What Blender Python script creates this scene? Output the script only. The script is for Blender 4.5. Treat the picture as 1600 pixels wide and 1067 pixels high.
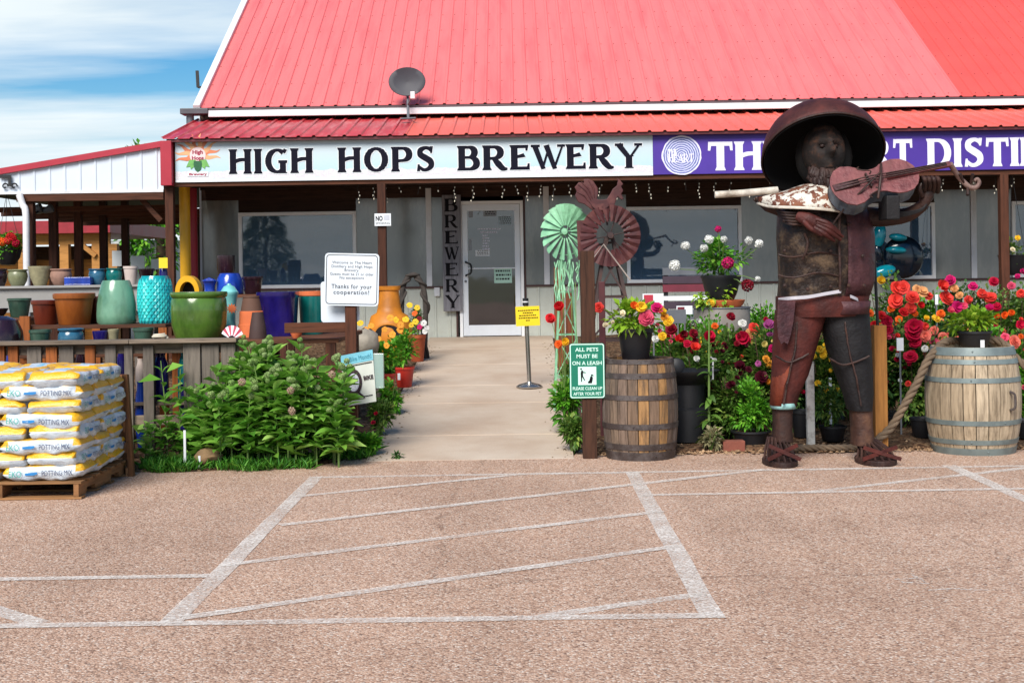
import bpy, bmesh, math, random
import numpy as np
from mathutils import Vector, Matrix, Euler

random.seed(7); rng = np.random.default_rng(7)
R = math.radians
sc = bpy.context.scene
col = sc.collection
for o in list(bpy.data.objects): bpy.data.objects.remove(o)

# ------------------------------------------------------------------ camera, sky, sun, exposure
F, CAMZ, ROLL = 2100.0, 1.64, R(.85)
cam_d = bpy.data.cameras.new('camera'); cam = bpy.data.objects.new('camera', cam_d); col.objects.link(cam)
cam_d.sensor_width = 36; cam_d.lens = F / 1600 * 36; cam_d.shift_y = -(533.5 - 430) / 1600
cam_d.clip_start = .1; cam_d.clip_end = 3000
cam.matrix_world = Matrix.Translation((0, 0, CAMZ)) @ Matrix.Rotation(R(90), 4, 'X') @ Matrix.Rotation(-ROLL, 4, 'Z')
sc.camera = cam

SUN_EL, SUN_AZ = 42, 200          # azimuth clockwise from +Y (behind the camera, a little left)
world = bpy.data.worlds.new('World'); sc.world = world; world.use_nodes = True
nt = world.node_tree; nt.nodes.clear()
wn = nt.nodes.new; wl = nt.links.new
out = wn('ShaderNodeOutputWorld'); bg = wn('ShaderNodeBackground'); wl(bg.outputs[0], out.inputs[0])
sky = wn('ShaderNodeTexSky'); sky.sky_type = 'NISHITA'; sky.sun_disc = False
sky.sun_elevation = R(SUN_EL); sky.sun_rotation = R(SUN_AZ); sky.air_density = 1.0; sky.dust_density = .4; sky.ozone_density = 2.0
hs = wn('ShaderNodeHueSaturation'); hs.inputs['Saturation'].default_value = 1.6; hs.inputs['Value'].default_value = .41
wl(sky.outputs[0], hs.inputs['Color'])
tc = wn('ShaderNodeTexCoord'); sep = wn('ShaderNodeSeparateXYZ'); wl(tc.outputs['Generated'], sep.inputs[0])
# clouds lie on a flat layer: project the direction on it, so that they flatten towards the horizon
def wmath(op, a, b=None):
    n = wn('ShaderNodeMath'); n.operation = op
    for i, v in enumerate((a, b)):
        if v is None: continue
        if isinstance(v, (int, float)): n.inputs[i].default_value = v
        else: wl(v, n.inputs[i])
    return n.outputs[0]
zc = wmath('ADD', wmath('MAXIMUM', sep.outputs[2], 0.0), .045)
cx = wmath('DIVIDE', sep.outputs[0], zc); cy = wmath('DIVIDE', sep.outputs[1], zc)
cmb = wn('ShaderNodeCombineXYZ'); wl(cx, cmb.inputs[0]); wl(cy, cmb.inputs[1])
mp = wn('ShaderNodeMapping'); wl(cmb.outputs[0], mp.inputs[0]); mp.inputs['Location'].default_value = (0.4, 2.93, .4); mp.inputs['Scale'].default_value = (.22, .5, 1)
cn = wn('ShaderNodeTexNoise'); wl(mp.outputs[0], cn.inputs['Vector']); cn.inputs['Scale'].default_value = 1.0; cn.inputs['Detail'].default_value = 7; cn.inputs['Roughness'].default_value = .52
cr = wn('ShaderNodeValToRGB'); wl(cn.outputs['Fac'], cr.inputs[0])
cr.color_ramp.elements[0].position = .47; cr.color_ramp.elements[1].position = .62
cn2 = wn('ShaderNodeTexNoise'); wl(mp.outputs[0], cn2.inputs['Vector']); cn2.inputs['Scale'].default_value = 2.2; cn2.inputs['Detail'].default_value = 5
ccol = wn('ShaderNodeValToRGB'); wl(cn2.outputs['Fac'], ccol.inputs[0])
ccol.color_ramp.elements[0].position = .3; ccol.color_ramp.elements[0].color = (2.75, 3.15, 3.35, 1)
ccol.color_ramp.elements[1].position = .7; ccol.color_ramp.elements[1].color = (3.55, 3.8, 3.9, 1)
hz_ = wn('ShaderNodeMapRange'); hz_.interpolation_type = 'SMOOTHSTEP'      # far cloud bank round the whole horizon
wl(wmath('ADD', sep.outputs[2], wmath('MULTIPLY', cn2.outputs['Fac'], .03)), hz_.inputs[0]); hz_.inputs[1].default_value = .125; hz_.inputs[2].default_value = .095; hz_.inputs[3].default_value = 0; hz_.inputs[4].default_value = 1
cf = wmath('MAXIMUM', cr.outputs[0], hz_.outputs[0])
mx = wn('ShaderNodeMix'); mx.data_type = 'RGBA'
wl(cf, mx.inputs[0]); wl(hs.outputs[0], mx.inputs[6]); wl(ccol.outputs[0], mx.inputs[7])
wl(mx.outputs[2], bg.inputs[0]); bg.inputs[1].default_value = .13

sun_d = bpy.data.lights.new('sun', 'SUN'); sun_d.energy = 2.6; sun_d.angle = R(32); sun_d.color = (1, .95, .87)
sun = bpy.data.objects.new('sun', sun_d); col.objects.link(sun)
az = R(SUN_AZ); el = R(SUN_EL)
sdir = Vector((math.sin(az) * math.cos(el), math.cos(az) * math.cos(el), math.sin(el)))
sun.rotation_euler = sdir.to_track_quat('Z', 'Y').to_euler()
vs = sc.view_settings; vs.view_transform = 'Standard'; vs.look = 'None'; vs.exposure = 1.12; vs.gamma = 1

# ------------------------------------------------------------------ measuring and mesh helpers
CA, SA = math.cos(ROLL), math.sin(ROLL)
def P(px, py, d):
    """world point measured in the photograph at depth d"""
    dx, dy = px - 800, py - 430
    return Vector(((dx * CA - dy * SA) * d / F, d, CAMZ - (dx * SA + dy * CA) * d / F))
def PG(px, py, z=0.0):
    """point on the level z"""
    dx, dy = px - 800, py - 430
    v = dx * SA + dy * CA
    return P(px, py, (CAMZ - z) * F / v)
def gz(y):
    return max(0.0, min(.671, (y - 11.96) * .0703))
def lin(h):
    h = h.lstrip('#'); c = [int(h[i:i + 2], 16) / 255 for i in (0, 2, 4)]
    return tuple((x / 12.92 if x <= .04045 else ((x + .055) / 1.055) ** 2.4) for x in c)

def wloc(p):
    v = Vector((0, 0, 0))
    while p is not None:
        v = v + p.location; p = p.parent
    return v
def tag(o, label=None, cat=None, group=None, kind=None):
    if label: o['label'] = label
    if cat: o['category'] = cat
    if group: o['group'] = group
    if kind: o['kind'] = kind
    return o
def thing(name, label, cat, loc=(0, 0, 0), group=None):
    o = bpy.data.objects.new(name, None); col.objects.link(o); o.location = loc; o.empty_display_size = .1
    return tag(o, label, cat, group)
def link(name, me, mat, parent=None, loc=None):
    o = bpy.data.objects.new(name, me); col.objects.link(o)
    if mat is not None and len(me.materials) == 0: me.materials.append(mat)
    if parent is not None: o.parent = parent
    if loc is not None: o.location = loc
    return o
def copy_tree(o, parent=None):
    c = o.copy(); col.objects.link(c); c.parent = parent
    for ch in list(o.children): copy_tree(ch, c)
    return c

class MB:
    def __init__(s): s.v = []; s.f = []
    def add(s, vs, fs):
        k = len(s.v); s.v += [tuple(v) for v in vs]; s.f += [tuple(i + k for i in f) for f in fs]; return s
    def box(s, x0, x1, y0, y1, z0, z1):
        return s.add([(x0,y0,z0),(x1,y0,z0),(x1,y1,z0),(x0,y1,z0),(x0,y0,z1),(x1,y0,z1),(x1,y1,z1),(x0,y1,z1)],
                     [(0,3,2,1),(4,5,6,7),(0,1,5,4),(1,2,6,5),(2,3,7,6),(3,0,4,7)])
    def beam(s, a, b, w, t, up=(0, 0, 1)):
        """bar of width w (sideways) and thickness t (towards up) from a to b"""
        a = Vector(a); b = Vector(b); d = (b - a).normalized(); up = Vector(up)
        sx = d.cross(up)
        if sx.length < 1e-4: sx = d.cross(Vector((0, 1, 0)))
        sx.normalize(); u = sx.cross(d).normalized()
        vs = []
        for p in (a, b):
            for i, j in ((-1,-1),(1,-1),(1,1),(-1,1)): vs.append(p + sx * i * w / 2 + u * j * t / 2)
        return s.add(vs, [(3,2,1,0),(4,5,6,7),(0,1,5,4),(1,2,6,5),(2,3,7,6),(3,0,4,7)])
    def tube(s, pts, rad, n=10, cap=True):
        pts = [Vector(p) for p in pts]
        if not hasattr(rad, '__len__'): rad = [rad] * len(pts)
        k0 = len(s.v); prev = None
        for i, p in enumerate(pts):
            d = (pts[min(i + 1, len(pts) - 1)] - pts[max(i - 1, 0)]).normalized()
            if prev is None:
                a = d.orthogonal().normalized()
            else:
                a = prev - d * prev.dot(d)
                a = a.normalized() if a.length > 1e-5 else d.orthogonal().normalized()
            prev = a; b = d.cross(a)
            for j in range(n):
                t = 2 * math.pi * j / n
                s.v.append(tuple(p + (a * math.cos(t) + b * math.sin(t)) * rad[i]))
        for i in range(len(pts) - 1):
            for j in range(n):
                q = (j + 1) % n
                s.f.append((k0+i*n+j, k0+i*n+q, k0+(i+1)*n+q, k0+(i+1)*n+j))
        if cap:
            s.f.append(tuple(k0 + j for j in reversed(range(n))))
            s.f.append(tuple(k0 + (len(pts)-1)*n + j for j in range(n)))
        return s
    def lathe(s, prof, n=28, c=(0, 0, 0), mat=None, sx=1, sy=1):
        """prof: (r, z) from the bottom centre outwards, up and in; open ends are capped when r is tiny"""
        k0 = len(s.v)
        for r, z in prof:
            for j in range(n):
                t = 2 * math.pi * j / n
                p = Vector((r * math.cos(t) * sx, r * math.sin(t) * sy, z))
                if mat is not None: p = mat @ p
                s.v.append(tuple(p + Vector(c)))
        for i in range(len(prof) - 1):
            for j in range(n):
                q = (j + 1) % n
                s.f.append((k0+i*n+j, k0+i*n+q, k0+(i+1)*n+q, k0+(i+1)*n+j))
        return s
    def prism(s, poly, fn0, fn1):
        """closed outline: fn0(p) front point, fn1(p) back point"""
        n = len(poly); vs = [fn0(p) for p in poly] + [fn1(p) for p in poly]
        fs = [tuple(range(n)), tuple(reversed(range(n, 2 * n)))]
        fs += [(i, n + i, n + (i + 1) % n, (i + 1) % n) for i in range(n)]
        return s.add(vs, fs)
    def plate(s, poly, y0, y1):
        """outline in (x, z) standing in a plane of constant y, front at y0, back at y1"""
        return s.prism(poly, lambda p: (p[0], y0, p[1]), lambda p: (p[0], y1, p[1]))
    def build(s, name, mat, parent=None, loc=None, smooth=None, bevel=0, fix=True, rel=True):
        me = bpy.data.meshes.new(name)
        off = Vector((0, 0, 0))
        if rel and parent is not None: off = wloc(parent)
        elif rel and loc is not None: off = Vector(loc)
        me.from_pydata([(v[0]-off.x, v[1]-off.y, v[2]-off.z) for v in s.v], [], s.f)
        if fix:
            bm = bmesh.new(); bm.from_mesh(me); bmesh.ops.recalc_face_normals(bm, faces=bm.faces[:]); bm.to_mesh(me); bm.free()
        if smooth is not None:
            for p in me.polygons: p.use_smooth = True
            me.set_sharp_from_angle(angle=R(smooth))
        o = link(name, me, mat, parent, loc)
        if bevel:
            b = o.modifiers.new('bevel', 'BEVEL'); b.width = bevel; b.segments = 2; b.limit_method = 'ANGLE'
        return o

def spline(pts, n=6):
    pts = [Vector(p) for p in pts]; out = []
    for i in range(len(pts) - 1):
        p0 = pts[max(i-1, 0)]; p1 = pts[i]; p2 = pts[i+1]; p3 = pts[min(i+2, len(pts)-1)]
        for k in range(n):
            t = k / n
            out.append(.5 * ((2*p1) + (p2-p0)*t + (2*p0-5*p1+4*p2-p3)*t*t + (3*p1-p0-3*p2+p3)*t**3))
    out.append(pts[-1]); return out
def interp(vals, n):
    xs = np.linspace(0, len(vals)-1, n); return list(np.interp(xs, range(len(vals)), vals))

# ------------------------------------------------------------------ materials
MATS = {}
def _mat(name):
    m = bpy.data.materials.new(name); m.use_nodes = True
    t = m.node_tree; b = t.nodes['Principled BSDF']
    return m, t, b
def _coord(t, scale=(1, 1, 1), rand=True):
    tc = t.nodes.new('ShaderNodeTexCoord'); mp = t.nodes.new('ShaderNodeMapping'); t.links.new(tc.outputs['Object'], mp.inputs[0])
    mp.inputs['Scale'].default_value = scale
    if rand:
        oi = t.nodes.new('ShaderNodeObjectInfo'); ml = t.nodes.new('ShaderNodeVectorMath'); ml.operation = 'SCALE'
        ml.inputs[0].default_value = (37, 53, 71); t.links.new(oi.outputs['Random'], ml.inputs['Scale'])
        t.links.new(ml.outputs[0], mp.inputs['Location'])
    return mp.outputs[0]
def _noise(t, vec, scale, detail=4, rough=.55):
    n = t.nodes.new('ShaderNodeTexNoise'); t.links.new(vec, n.inputs['Vector'])
    n.inputs['Scale'].default_value = scale; n.inputs['Detail'].default_value = detail; n.inputs['Roughness'].default_value = rough
    return n.outputs['Fac']
def _ramp(t, fac, stops, interp='LINEAR'):
    r = t.nodes.new('ShaderNodeValToRGB'); t.links.new(fac, r.inputs[0]); r.color_ramp.interpolation = interp
    while len(r.color_ramp.elements) < len(stops): r.color_ramp.elements.new(.5)
    for e, (p, c) in zip(r.color_ramp.elements, stops):
        e.position = p; e.color = (*c, 1) if len(c) == 3 else c
    return r.outputs[0]
def _mix(t, fac, a, b, mode='MIX'):
    m = t.nodes.new('ShaderNodeMix'); m.data_type = 'RGBA'; m.blend_type = mode
    for k, v in ((0, fac), (6, a), (7, b)):
        if isinstance(v, (int, float)): m.inputs[k].default_value = v
        elif isinstance(v, tuple): m.inputs[k].default_value = (*v, 1) if len(v) == 3 else v
        else: t.links.new(v, m.inputs[k])
    return m.outputs[2]
def _bump(t, b, fac, strength, dist=.01):
    n = t.nodes.new('ShaderNodeBump'); n.inputs['Strength'].default_value = strength; n.inputs['Distance'].default_value = dist
    t.links.new(fac, n.inputs['Height']); t.links.new(n.outputs[0], b.inputs['Normal'])
def M(name, c, rough=.6, var=.18, scale=6, bump=0, bscale=60, metal=0, spec=.5, stretch=(1, 1, 1), dirt_or_sheen=None, coat=0):
    if name in MATS: return MATS[name]
    if isinstance(c, str): c = lin(c)
    m, t, b = _mat(name); vec = _coord(t, stretch)
    f = _noise(t, vec, scale, 6)
    lo = tuple(x * (1 - var) for x in c); hi = tuple(min(1, x * (1 + var)) for x in c)
    colr = _ramp(t, f, [(.3, lo), (.7, hi)])
    if dirt_or_sheen:
        dc, amt, dsc = dirt_or_sheen
        g = _ramp(t, _noise(t, vec, dsc, 8, .65), [(.5 - .02, (0, 0, 0)), (.68, (amt,) * 3)])
        colr = _mix(t, g, colr, dc if not isinstance(dc, str) else lin(dc))
    t.links.new(colr, b.inputs['Base Color'])
    rr = t.nodes.new('ShaderNodeMapRange'); t.links.new(f, rr.inputs[0]); rr.inputs[3].default_value = max(0, rough - .1); rr.inputs[4].default_value = min(1, rough + .1)
    t.links.new(rr.outputs[0], b.inputs['Roughness'])
    b.inputs['Metallic'].default_value = metal; b.inputs['Specular IOR Level'].default_value = spec; b.inputs['Coat Weight'].default_value = coat
    if bump: _bump(t, b, _noise(t, vec, bscale, 5), bump)
    MATS[name] = m; return m
def wood(name, c, axis=2, dark=.45, rough=.75, grey=0.0):
    """grain runs along the axis"""
    if name in MATS: return MATS[name]
    if isinstance(c, str): c = lin(c)
    m, t, b = _mat(name)
    st = [9, 9, 9]; st[axis] = .7
    vec = _coord(t, tuple(st)); f = _noise(t, vec, 4, 8, .65)
    vec2 = _coord(t, (1, 1, 1)); g = _noise(t, vec2, 3.5, 5)
    lo = tuple(x * dark for x in c)
    colr = _ramp(t, f, [(.32, lo), (.5, c), (.72, tuple(min(1, x * 1.3) for x in c))])
    if grey: colr = _mix(t, _ramp(t, g, [(.4, (0, 0, 0)), (.65, (grey,) * 3)]), colr, (.28, .26, .24))
    oi = t.nodes.new('ShaderNodeObjectInfo'); mr = t.nodes.new('ShaderNodeMapRange'); t.links.new(oi.outputs['Random'], mr.inputs[0]); mr.inputs[3].default_value = .72; mr.inputs[4].default_value = 1.2
    hv = t.nodes.new('ShaderNodeHueSaturation'); t.links.new(mr.outputs[0], hv.inputs['Value']); t.links.new(colr, hv.inputs['Color'])
    t.links.new(hv.outputs[0], b.inputs['Base Color']); b.inputs['Roughness'].default_value = rough; b.inputs['Specular IOR Level'].default_value = .25
    _bump(t, b, f, .5, .006)
    MATS[name] = m; return m
def leafmat(name, c1, c2, c3=None, rough=.5, trans=.25):
    if name in MATS: return MATS[name]
    m, t, b = _mat(name)
    geo = t.nodes.new('ShaderNodeNewGeometry'); oi = t.nodes.new('ShaderNodeObjectInfo')
    ad = t.nodes.new('ShaderNodeMath'); ad.operation = 'ADD'; t.links.new(geo.outputs['Random Per Island'], ad.inputs[0]); t.links.new(oi.outputs['Random'], ad.inputs[1])
    fr = t.nodes.new('ShaderNodeMath'); fr.operation = 'FRACT'; t.links.new(ad.outputs[0], fr.inputs[0])
    st = [(0, lin(c1)), (.75, lin(c2)), (1, lin(c3 or c2))]
    colr = _ramp(t, fr.outputs[0], st)
    t.links.new(colr, b.inputs['Base Color']); b.inputs['Roughness'].default_value = rough; b.inputs['Specular IOR Level'].default_value = .35
    tr = t.nodes.new('ShaderNodeBsdfTranslucent'); t.links.new(colr, tr.inputs[0])
    ms = t.nodes.new('ShaderNodeMixShader'); ms.inputs[0].default_value = trans
    o = t.nodes['Material Output']; t.links.new(b.outputs[0], ms.inputs[1]); t.links.new(tr.outputs[0], ms.inputs[2]); t.links.new(ms.outputs[0], o.inputs[0])
    MATS[name] = m; return m
def petalmat():
    m, t, b = _mat('petals'); oi = t.nodes.new('ShaderNodeObjectInfo'); geo = t.nodes.new('ShaderNodeNewGeometry')
    mr = t.nodes.new('ShaderNodeMapRange'); t.links.new(geo.outputs['Random Per Island'], mr.inputs[0]); mr.inputs[3].default_value = .7; mr.inputs[4].default_value = 1.15
    hv = t.nodes.new('ShaderNodeHueSaturation'); t.links.new(oi.outputs['Color'], hv.inputs['Color']); t.links.new(mr.outputs[0], hv.inputs['Value'])
    t.links.new(hv.outputs[0], b.inputs['Base Color']); b.inputs['Roughness'].default_value = .6; b.inputs['Specular IOR Level'].default_value = .2
    tr = t.nodes.new('ShaderNodeBsdfTranslucent'); t.links.new(hv.outputs[0], tr.inputs[0])
    ms = t.nodes.new('ShaderNodeMixShader'); ms.inputs[0].default_value = .3
    o = t.nodes['Material Output']; t.links.new(b.outputs[0], ms.inputs[1]); t.links.new(tr.outputs[0], ms.inputs[2]); t.links.new(ms.outputs[0], o.inputs[0])
    return m
PETAL = petalmat()
def glass(name, c, rough=.03, alpha=.75):
    """dark window glass: reflects the sky, lets the room behind show a little"""
    if name in MATS: return MATS[name]
    m, t, b = _mat(name)
    b.inputs['Base Color'].default_value = (*lin(c), 1); b.inputs['Roughness'].default_value = rough; b.inputs['IOR'].default_value = 2.1
    b.inputs['Alpha'].default_value = alpha
    vec = _coord(t); _bump(t, b, _noise(t, vec, 1.6, 2), .06, .02)
    MATS[name] = m; return m

# ------------------------------------------------------------------ lettering
def text_mesh(txt, size, align='CENTER', spacing=1.0, bold=0.0):
    cu = bpy.data.curves.new('txt', 'FONT'); cu.body = txt; cu.size = size; cu.align_x = align; cu.space_character = spacing; cu.offset = bold; cu.resolution_u = 3
    o = bpy.data.objects.new('txt', cu); col.objects.link(o); dg = bpy.context.evaluated_depsgraph_get()
    me = bpy.data.meshes.new_from_object(o.evaluated_get(dg)); bpy.data.objects.remove(o); me.materials.clear()
    return me
def put_text(txt, size, mat, parent, loc, width=None, height=None, name='lettering', align='CENTER', spacing=1.0, rot=(R(90), 0, 0), bold=0.0, maxw=None):
    """flat print standing in the XZ plane, facing -Y; loc is the middle of the baseline, relative to the parent"""
    me = text_mesh(txt, size, align, spacing, bold)
    xs = [v.co.x for v in me.vertices]; ys = [v.co.y for v in me.vertices]
    if xs:
        sx = sy = 1
        if width: sx = width / (max(xs) - min(xs))
        elif maxw and max(xs) - min(xs) > maxw: sx = maxw / (max(xs) - min(xs))
        if height: sy = height / (max(ys) - min(ys))
        for v in me.vertices: v.co.x *= sx; v.co.y *= sy
    o = link(name, me, mat, parent, loc); o.rotation_euler = rot
    return o

def rib2(pts, ws, n=7):
    """ribbon along a curve with changing width -> list of quads in 2D"""
    pp = spline([(p[0], p[1], 0) for p in pts], n) if n > 1 and len(pts) > 2 else [Vector((p[0], p[1], 0)) for p in pts]
    if not hasattr(ws, '__len__'): ws = [ws] * len(pts)
    w = interp(ws, len(pp)); L = []; Rr = []
    for i, p in enumerate(pp):
        d = (pp[min(i+1, len(pp)-1)] - pp[max(i-1, 0)]).normalized(); nn = Vector((-d.y, d.x, 0))
        L.append(p + nn * w[i] / 2); Rr.append(p - nn * w[i] / 2)
    return [[L[i], L[i+1], Rr[i+1], Rr[i]] for i in range(len(pp)-1)]
def ell(cx, cy, rx, ry, a0, a1, n=22):
    return [(cx + rx * math.cos(R(a0 + (a1-a0)*i/n)), cy + ry * math.sin(R(a0 + (a1-a0)*i/n))) for i in range(n+1)]
def stem(x0, x1, y0=0, y1=1, f=.045):
    h = y1 - y0
    return [[Vector((a, b, 0)) for a, b in ((x0-f,y0),(x1+f,y0),(x1+f,y0+.03),(x1,y0+.13*h),(x1,y1-.13*h),(x1+f,y1-.03),(x1+f,y1),(x0-f,y1),(x0-f,y1-.03),(x0,y1-.13*h),(x0,y0+.13*h),(x0-f,y0+.03))]]
def bowl(cx, cy, rx, ry, a0, a1, thin=.075, thick=.2):
    pts = ell(cx, cy, rx, ry, a0, a1); n = len(pts)
    ws = [thin + (thick-thin) * abs(math.cos(R(a0 + (a1-a0)*i/(n-1))))**1.3 for i in range(n)]
    return rib2(pts, ws, 1)
def glyph(ch):
    if ch == 'H': return stem(0,.2)+stem(.56,.76)+rib2([(.18,.5),(.36,.57),(.58,.58)],[.09,.11,.09]), .76
    if ch == 'I': return stem(0,.2), .2
    if ch == 'O': return bowl(.42,.5,.335,.46,0,360), .84
    if ch == 'G': return bowl(.44,.5,.345,.46,48,312)+stem(.56,.75,0,.47)+rib2([(.5,.47),(.8,.47)],.07,1)+rib2([(.68,.86),(.76,.97)],.1,1), .8
    if ch == 'P': return stem(0,.2)+rib2([(.15,.955),(.4,.955)],.08,1)+bowl(.38,.7,.24,.255,90,-90)+rib2([(.4,.445),(.2,.43)],.08,1), .7
    if ch == 'R': return stem(0,.2)+rib2([(.15,.955),(.38,.955)],.08,1)+bowl(.36,.72,.22,.235,90,-90)+rib2([(.4,.485),(.2,.47)],.08,1)+rib2([(.34,.48),(.5,.24),(.66,.04),(.8,.03)],[.1,.19,.15,.04]), .8
    if ch == 'B': return stem(0,.2)+rib2([(.15,.955),(.38,.955)],.08,1)+bowl(.36,.745,.19,.215,90,-90)+rib2([(.15,.53),(.4,.53)],.07,1)+bowl(.38,.285,.24,.245,90,-90)+rib2([(.15,.04),(.4,.04)],.08,1), .72
    if ch == 'E': return stem(0,.2)+rib2([(.15,.955),(.56,.955)],.09,1)+rib2([(.54,1.0),(.53,.8)],[.08,.03],1)+rib2([(.15,.53),(.3,.55),(.46,.6)],[.08,.09,.12])+rib2([(.15,.045),(.58,.045)],.09,1)+rib2([(.58,0),(.6,.22)],[.08,.03],1), .64
    if ch == 'L': return stem(0,.2)+rib2([(.15,.045),(.56,.045)],.09,1)+rib2([(.56,0),(.58,.26)],[.09,.03],1), .62
    if ch == 'S': return rib2([(.55,.8),(.46,.93),(.3,.96),(.14,.86),(.14,.68),(.32,.54),(.5,.4),(.54,.22),(.42,.07),(.24,.04),(.06,.2)],[.03,.09,.1,.15,.18,.2,.19,.16,.1,.09,.03])+rib2([(.55,1.0),(.54,.76)],[.08,.03],1)+rib2([(.06,0),(.07,.25)],[.08,.03],1), .64
    if ch == 'W': return rib2([(.03,.98),(.3,.02)],[.2,.16],1)+rib2([(.3,.02),(.5,.9)],[.09,.07],1)+rib2([(.44,.98),(.7,.02)],[.2,.16],1)+rib2([(.7,.02),(.97,.95)],[.09,.07],1)+rib2([(-.1,.97),(.18,.97)],.06,1)+rib2([(.82,.97),(1.06,.97)],.06,1), 1.0
    if ch == 'Y': return rib2([(.04,.98),(.38,.44)],[.2,.18],1)+rib2([(.74,.96),(.44,.44)],[.08,.09],1)+stem(.3,.49,0,.5)+rib2([(-.08,.97),(.18,.97)],.06,1)+rib2([(.6,.97),(.84,.97)],.06,1), .78
    if ch == 'T': return stem(.25,.46,0,1,.04)+rib2([(.02,.945),(.69,.945)],.11,1)+rib2([(.03,1.0),(.0,.72)],[.08,.04],1)+rib2([(.68,1.0),(.71,.72)],[.08,.04],1), .71
    if ch == 'D': return stem(0,.2)+rib2([(.15,.955),(.36,.955)],.08,1)+bowl(.34,.5,.34,.455,90,-90)+rib2([(.15,.045),(.36,.045)],.08,1), .78
    if ch == 'A': return rib2([(.4,.98),(.07,.02)],[.08,.08],1)+rib2([(.36,1.0),(.72,.02)],[.16,.2],1)+rib2([(.18,.32),(.62,.32)],.08,1)+rib2([(-.02,.03),(.2,.03)],.06,1)+rib2([(.58,.03),(.86,.03)],.06,1), .82
    return [], .4
def word(txt, x0, x1, z0, h, y, mat, parent, gap=.16, name='letter', dy=.0006, grow=0):
    """one mesh per letter, printed on a plane of constant y"""
    gl = [glyph(c) for c in txt]; tot = sum(g[1] for g in gl) + gap * (len(gl) - 1); sx = (x1 - x0) / tot; x = x0
    for polys, adv in gl:
        mb = MB()
        for k, pl in enumerate(polys):
            yy = y - dy * (k % 40) * .1
            pts = [(x + p.x * sx, yy, z0 + p.y * h) for p in pl]
            if grow:
                cx = sum(p[0] for p in pts)/len(pts); cz = sum(p[2] for p in pts)/len(pts)
                pts = [(p[0] + math.copysign(grow, p[0]-cx), p[1], p[2] + math.copysign(grow, p[2]-cz)) for p in pts]
            mb.add(pts, [tuple(range(len(pts)))])
        mb.build(name, mat, parent, fix=False)
        x += (adv + gap) * sx
# ------------------------------------------------------------------ the ground
def asphalt():
    m, t, b = _mat('chip_seal'); vec = _coord(t, rand=False)
    vo = t.nodes.new('ShaderNodeTexVoronoi'); t.links.new(vec, vo.inputs['Vector']); vo.inputs['Scale'].default_value = 96
    sp = t.nodes.new('ShaderNodeSeparateColor'); t.links.new(vo.outputs['Color'], sp.inputs[0])
    stone = _ramp(t, sp.outputs[0], [(0, (.2, .125, .09)), (.10, (.36, .225, .16)), (.35, (.52, .33, .23)), (.7, (.62, .415, .30)), (.92, (.69, .54, .43)), (1, (.78, .68, .58))])
    gap = _ramp(t, vo.outputs['Distance'], [(.3, (1, 1, 1)), (.85, (.6, .55, .53))])
    c = _mix(t, .8, stone, gap, 'MULTIPLY')
    big = _ramp(t, _noise(t, vec, .55, 6, .6), [(.3, (.84, .81, .79)), (.52, (1, 1, 1)), (.75, (1.1, 1.07, 1.03))])
    c = _mix(t, 1.0, c, big, 'MULTIPLY')
    oil = _ramp(t, _noise(t, vec, 2.1, 7, .7), [(.60, (1, 1, 1)), (.78, (.68, .66, .65))])
    c = _mix(t, .8, c, oil, 'MULTIPLY')
    v3 = _coord(t, (1.0, .08, 1), False); track = _ramp(t, _noise(t, v3, 1.1, 4, .6), [(.35, (.86, .85, .84)), (.55, (1, 1, 1)), (.7, (1.05, 1.04, 1.03))]); c = _mix(t, .9, c, track, 'MULTIPLY')
    vw = t.nodes.new('ShaderNodeTexVoronoi'); vw.feature = 'DISTANCE_TO_EDGE'; vw.inputs['Scale'].default_value = .23
    wv = t.nodes.new('ShaderNodeVectorMath'); wv.operation = 'ADD'; nz = t.nodes.new('ShaderNodeTexNoise'); t.links.new(vec, nz.inputs['Vector']); nz.inputs['Scale'].default_value = 1.5; nz.inputs['Detail'].default_value = 6
    t.links.new(vec, wv.inputs[0]); t.links.new(nz.outputs['Color'], wv.inputs[1]); t.links.new(wv.outputs[0], vw.inputs['Vector'])
    crk = _ramp(t, vw.outputs['Distance'], [(.0008, (.45, .42, .4)), (.0022, (1, 1, 1))]); c = _mix(t, .55, c, crk, 'MULTIPLY')
    t.links.new(c, b.inputs['Base Color']); b.inputs['Roughness'].default_value = .88; b.inputs['Specular IOR Level'].default_value = .25
    inv = t.nodes.new('ShaderNodeMath'); inv.operation = 'SUBTRACT'; inv.inputs[0].default_value = 1; t.links.new(vo.outputs['Distance'], inv.inputs[1])
    _bump(t, b, inv.outputs[0], .8, .006)
    return m
def concrete():
    m, t, b = _mat('walk_concrete'); vec = _coord(t, rand=False)
    c = _ramp(t, _noise(t, vec, 1.3, 8, .6), [(.3, lin('#b09a86')), (.5, lin('#baa794')), (.72, lin('#c4b4a2'))])
    st = _ramp(t, _noise(t, vec, 5.5, 8, .72), [(.6, (1, 1, 1)), (.8, (.72, .65, .58))])
    c = _mix(t, .7, c, st, 'MULTIPLY')
    spk = _ramp(t, _noise(t, vec, 90, 2), [(.3, (.86, .86, .86)), (.6, (1, 1, 1))])
    c = _mix(t, .6, c, spk, 'MULTIPLY')
    t.links.new(c, b.inputs['Base Color']); b.inputs['Roughness'].default_value = .85; b.inputs['Specular IOR Level'].default_value = .3
    _bump(t, b, _noise(t, vec, 55, 6), .25, .004); return m
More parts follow.
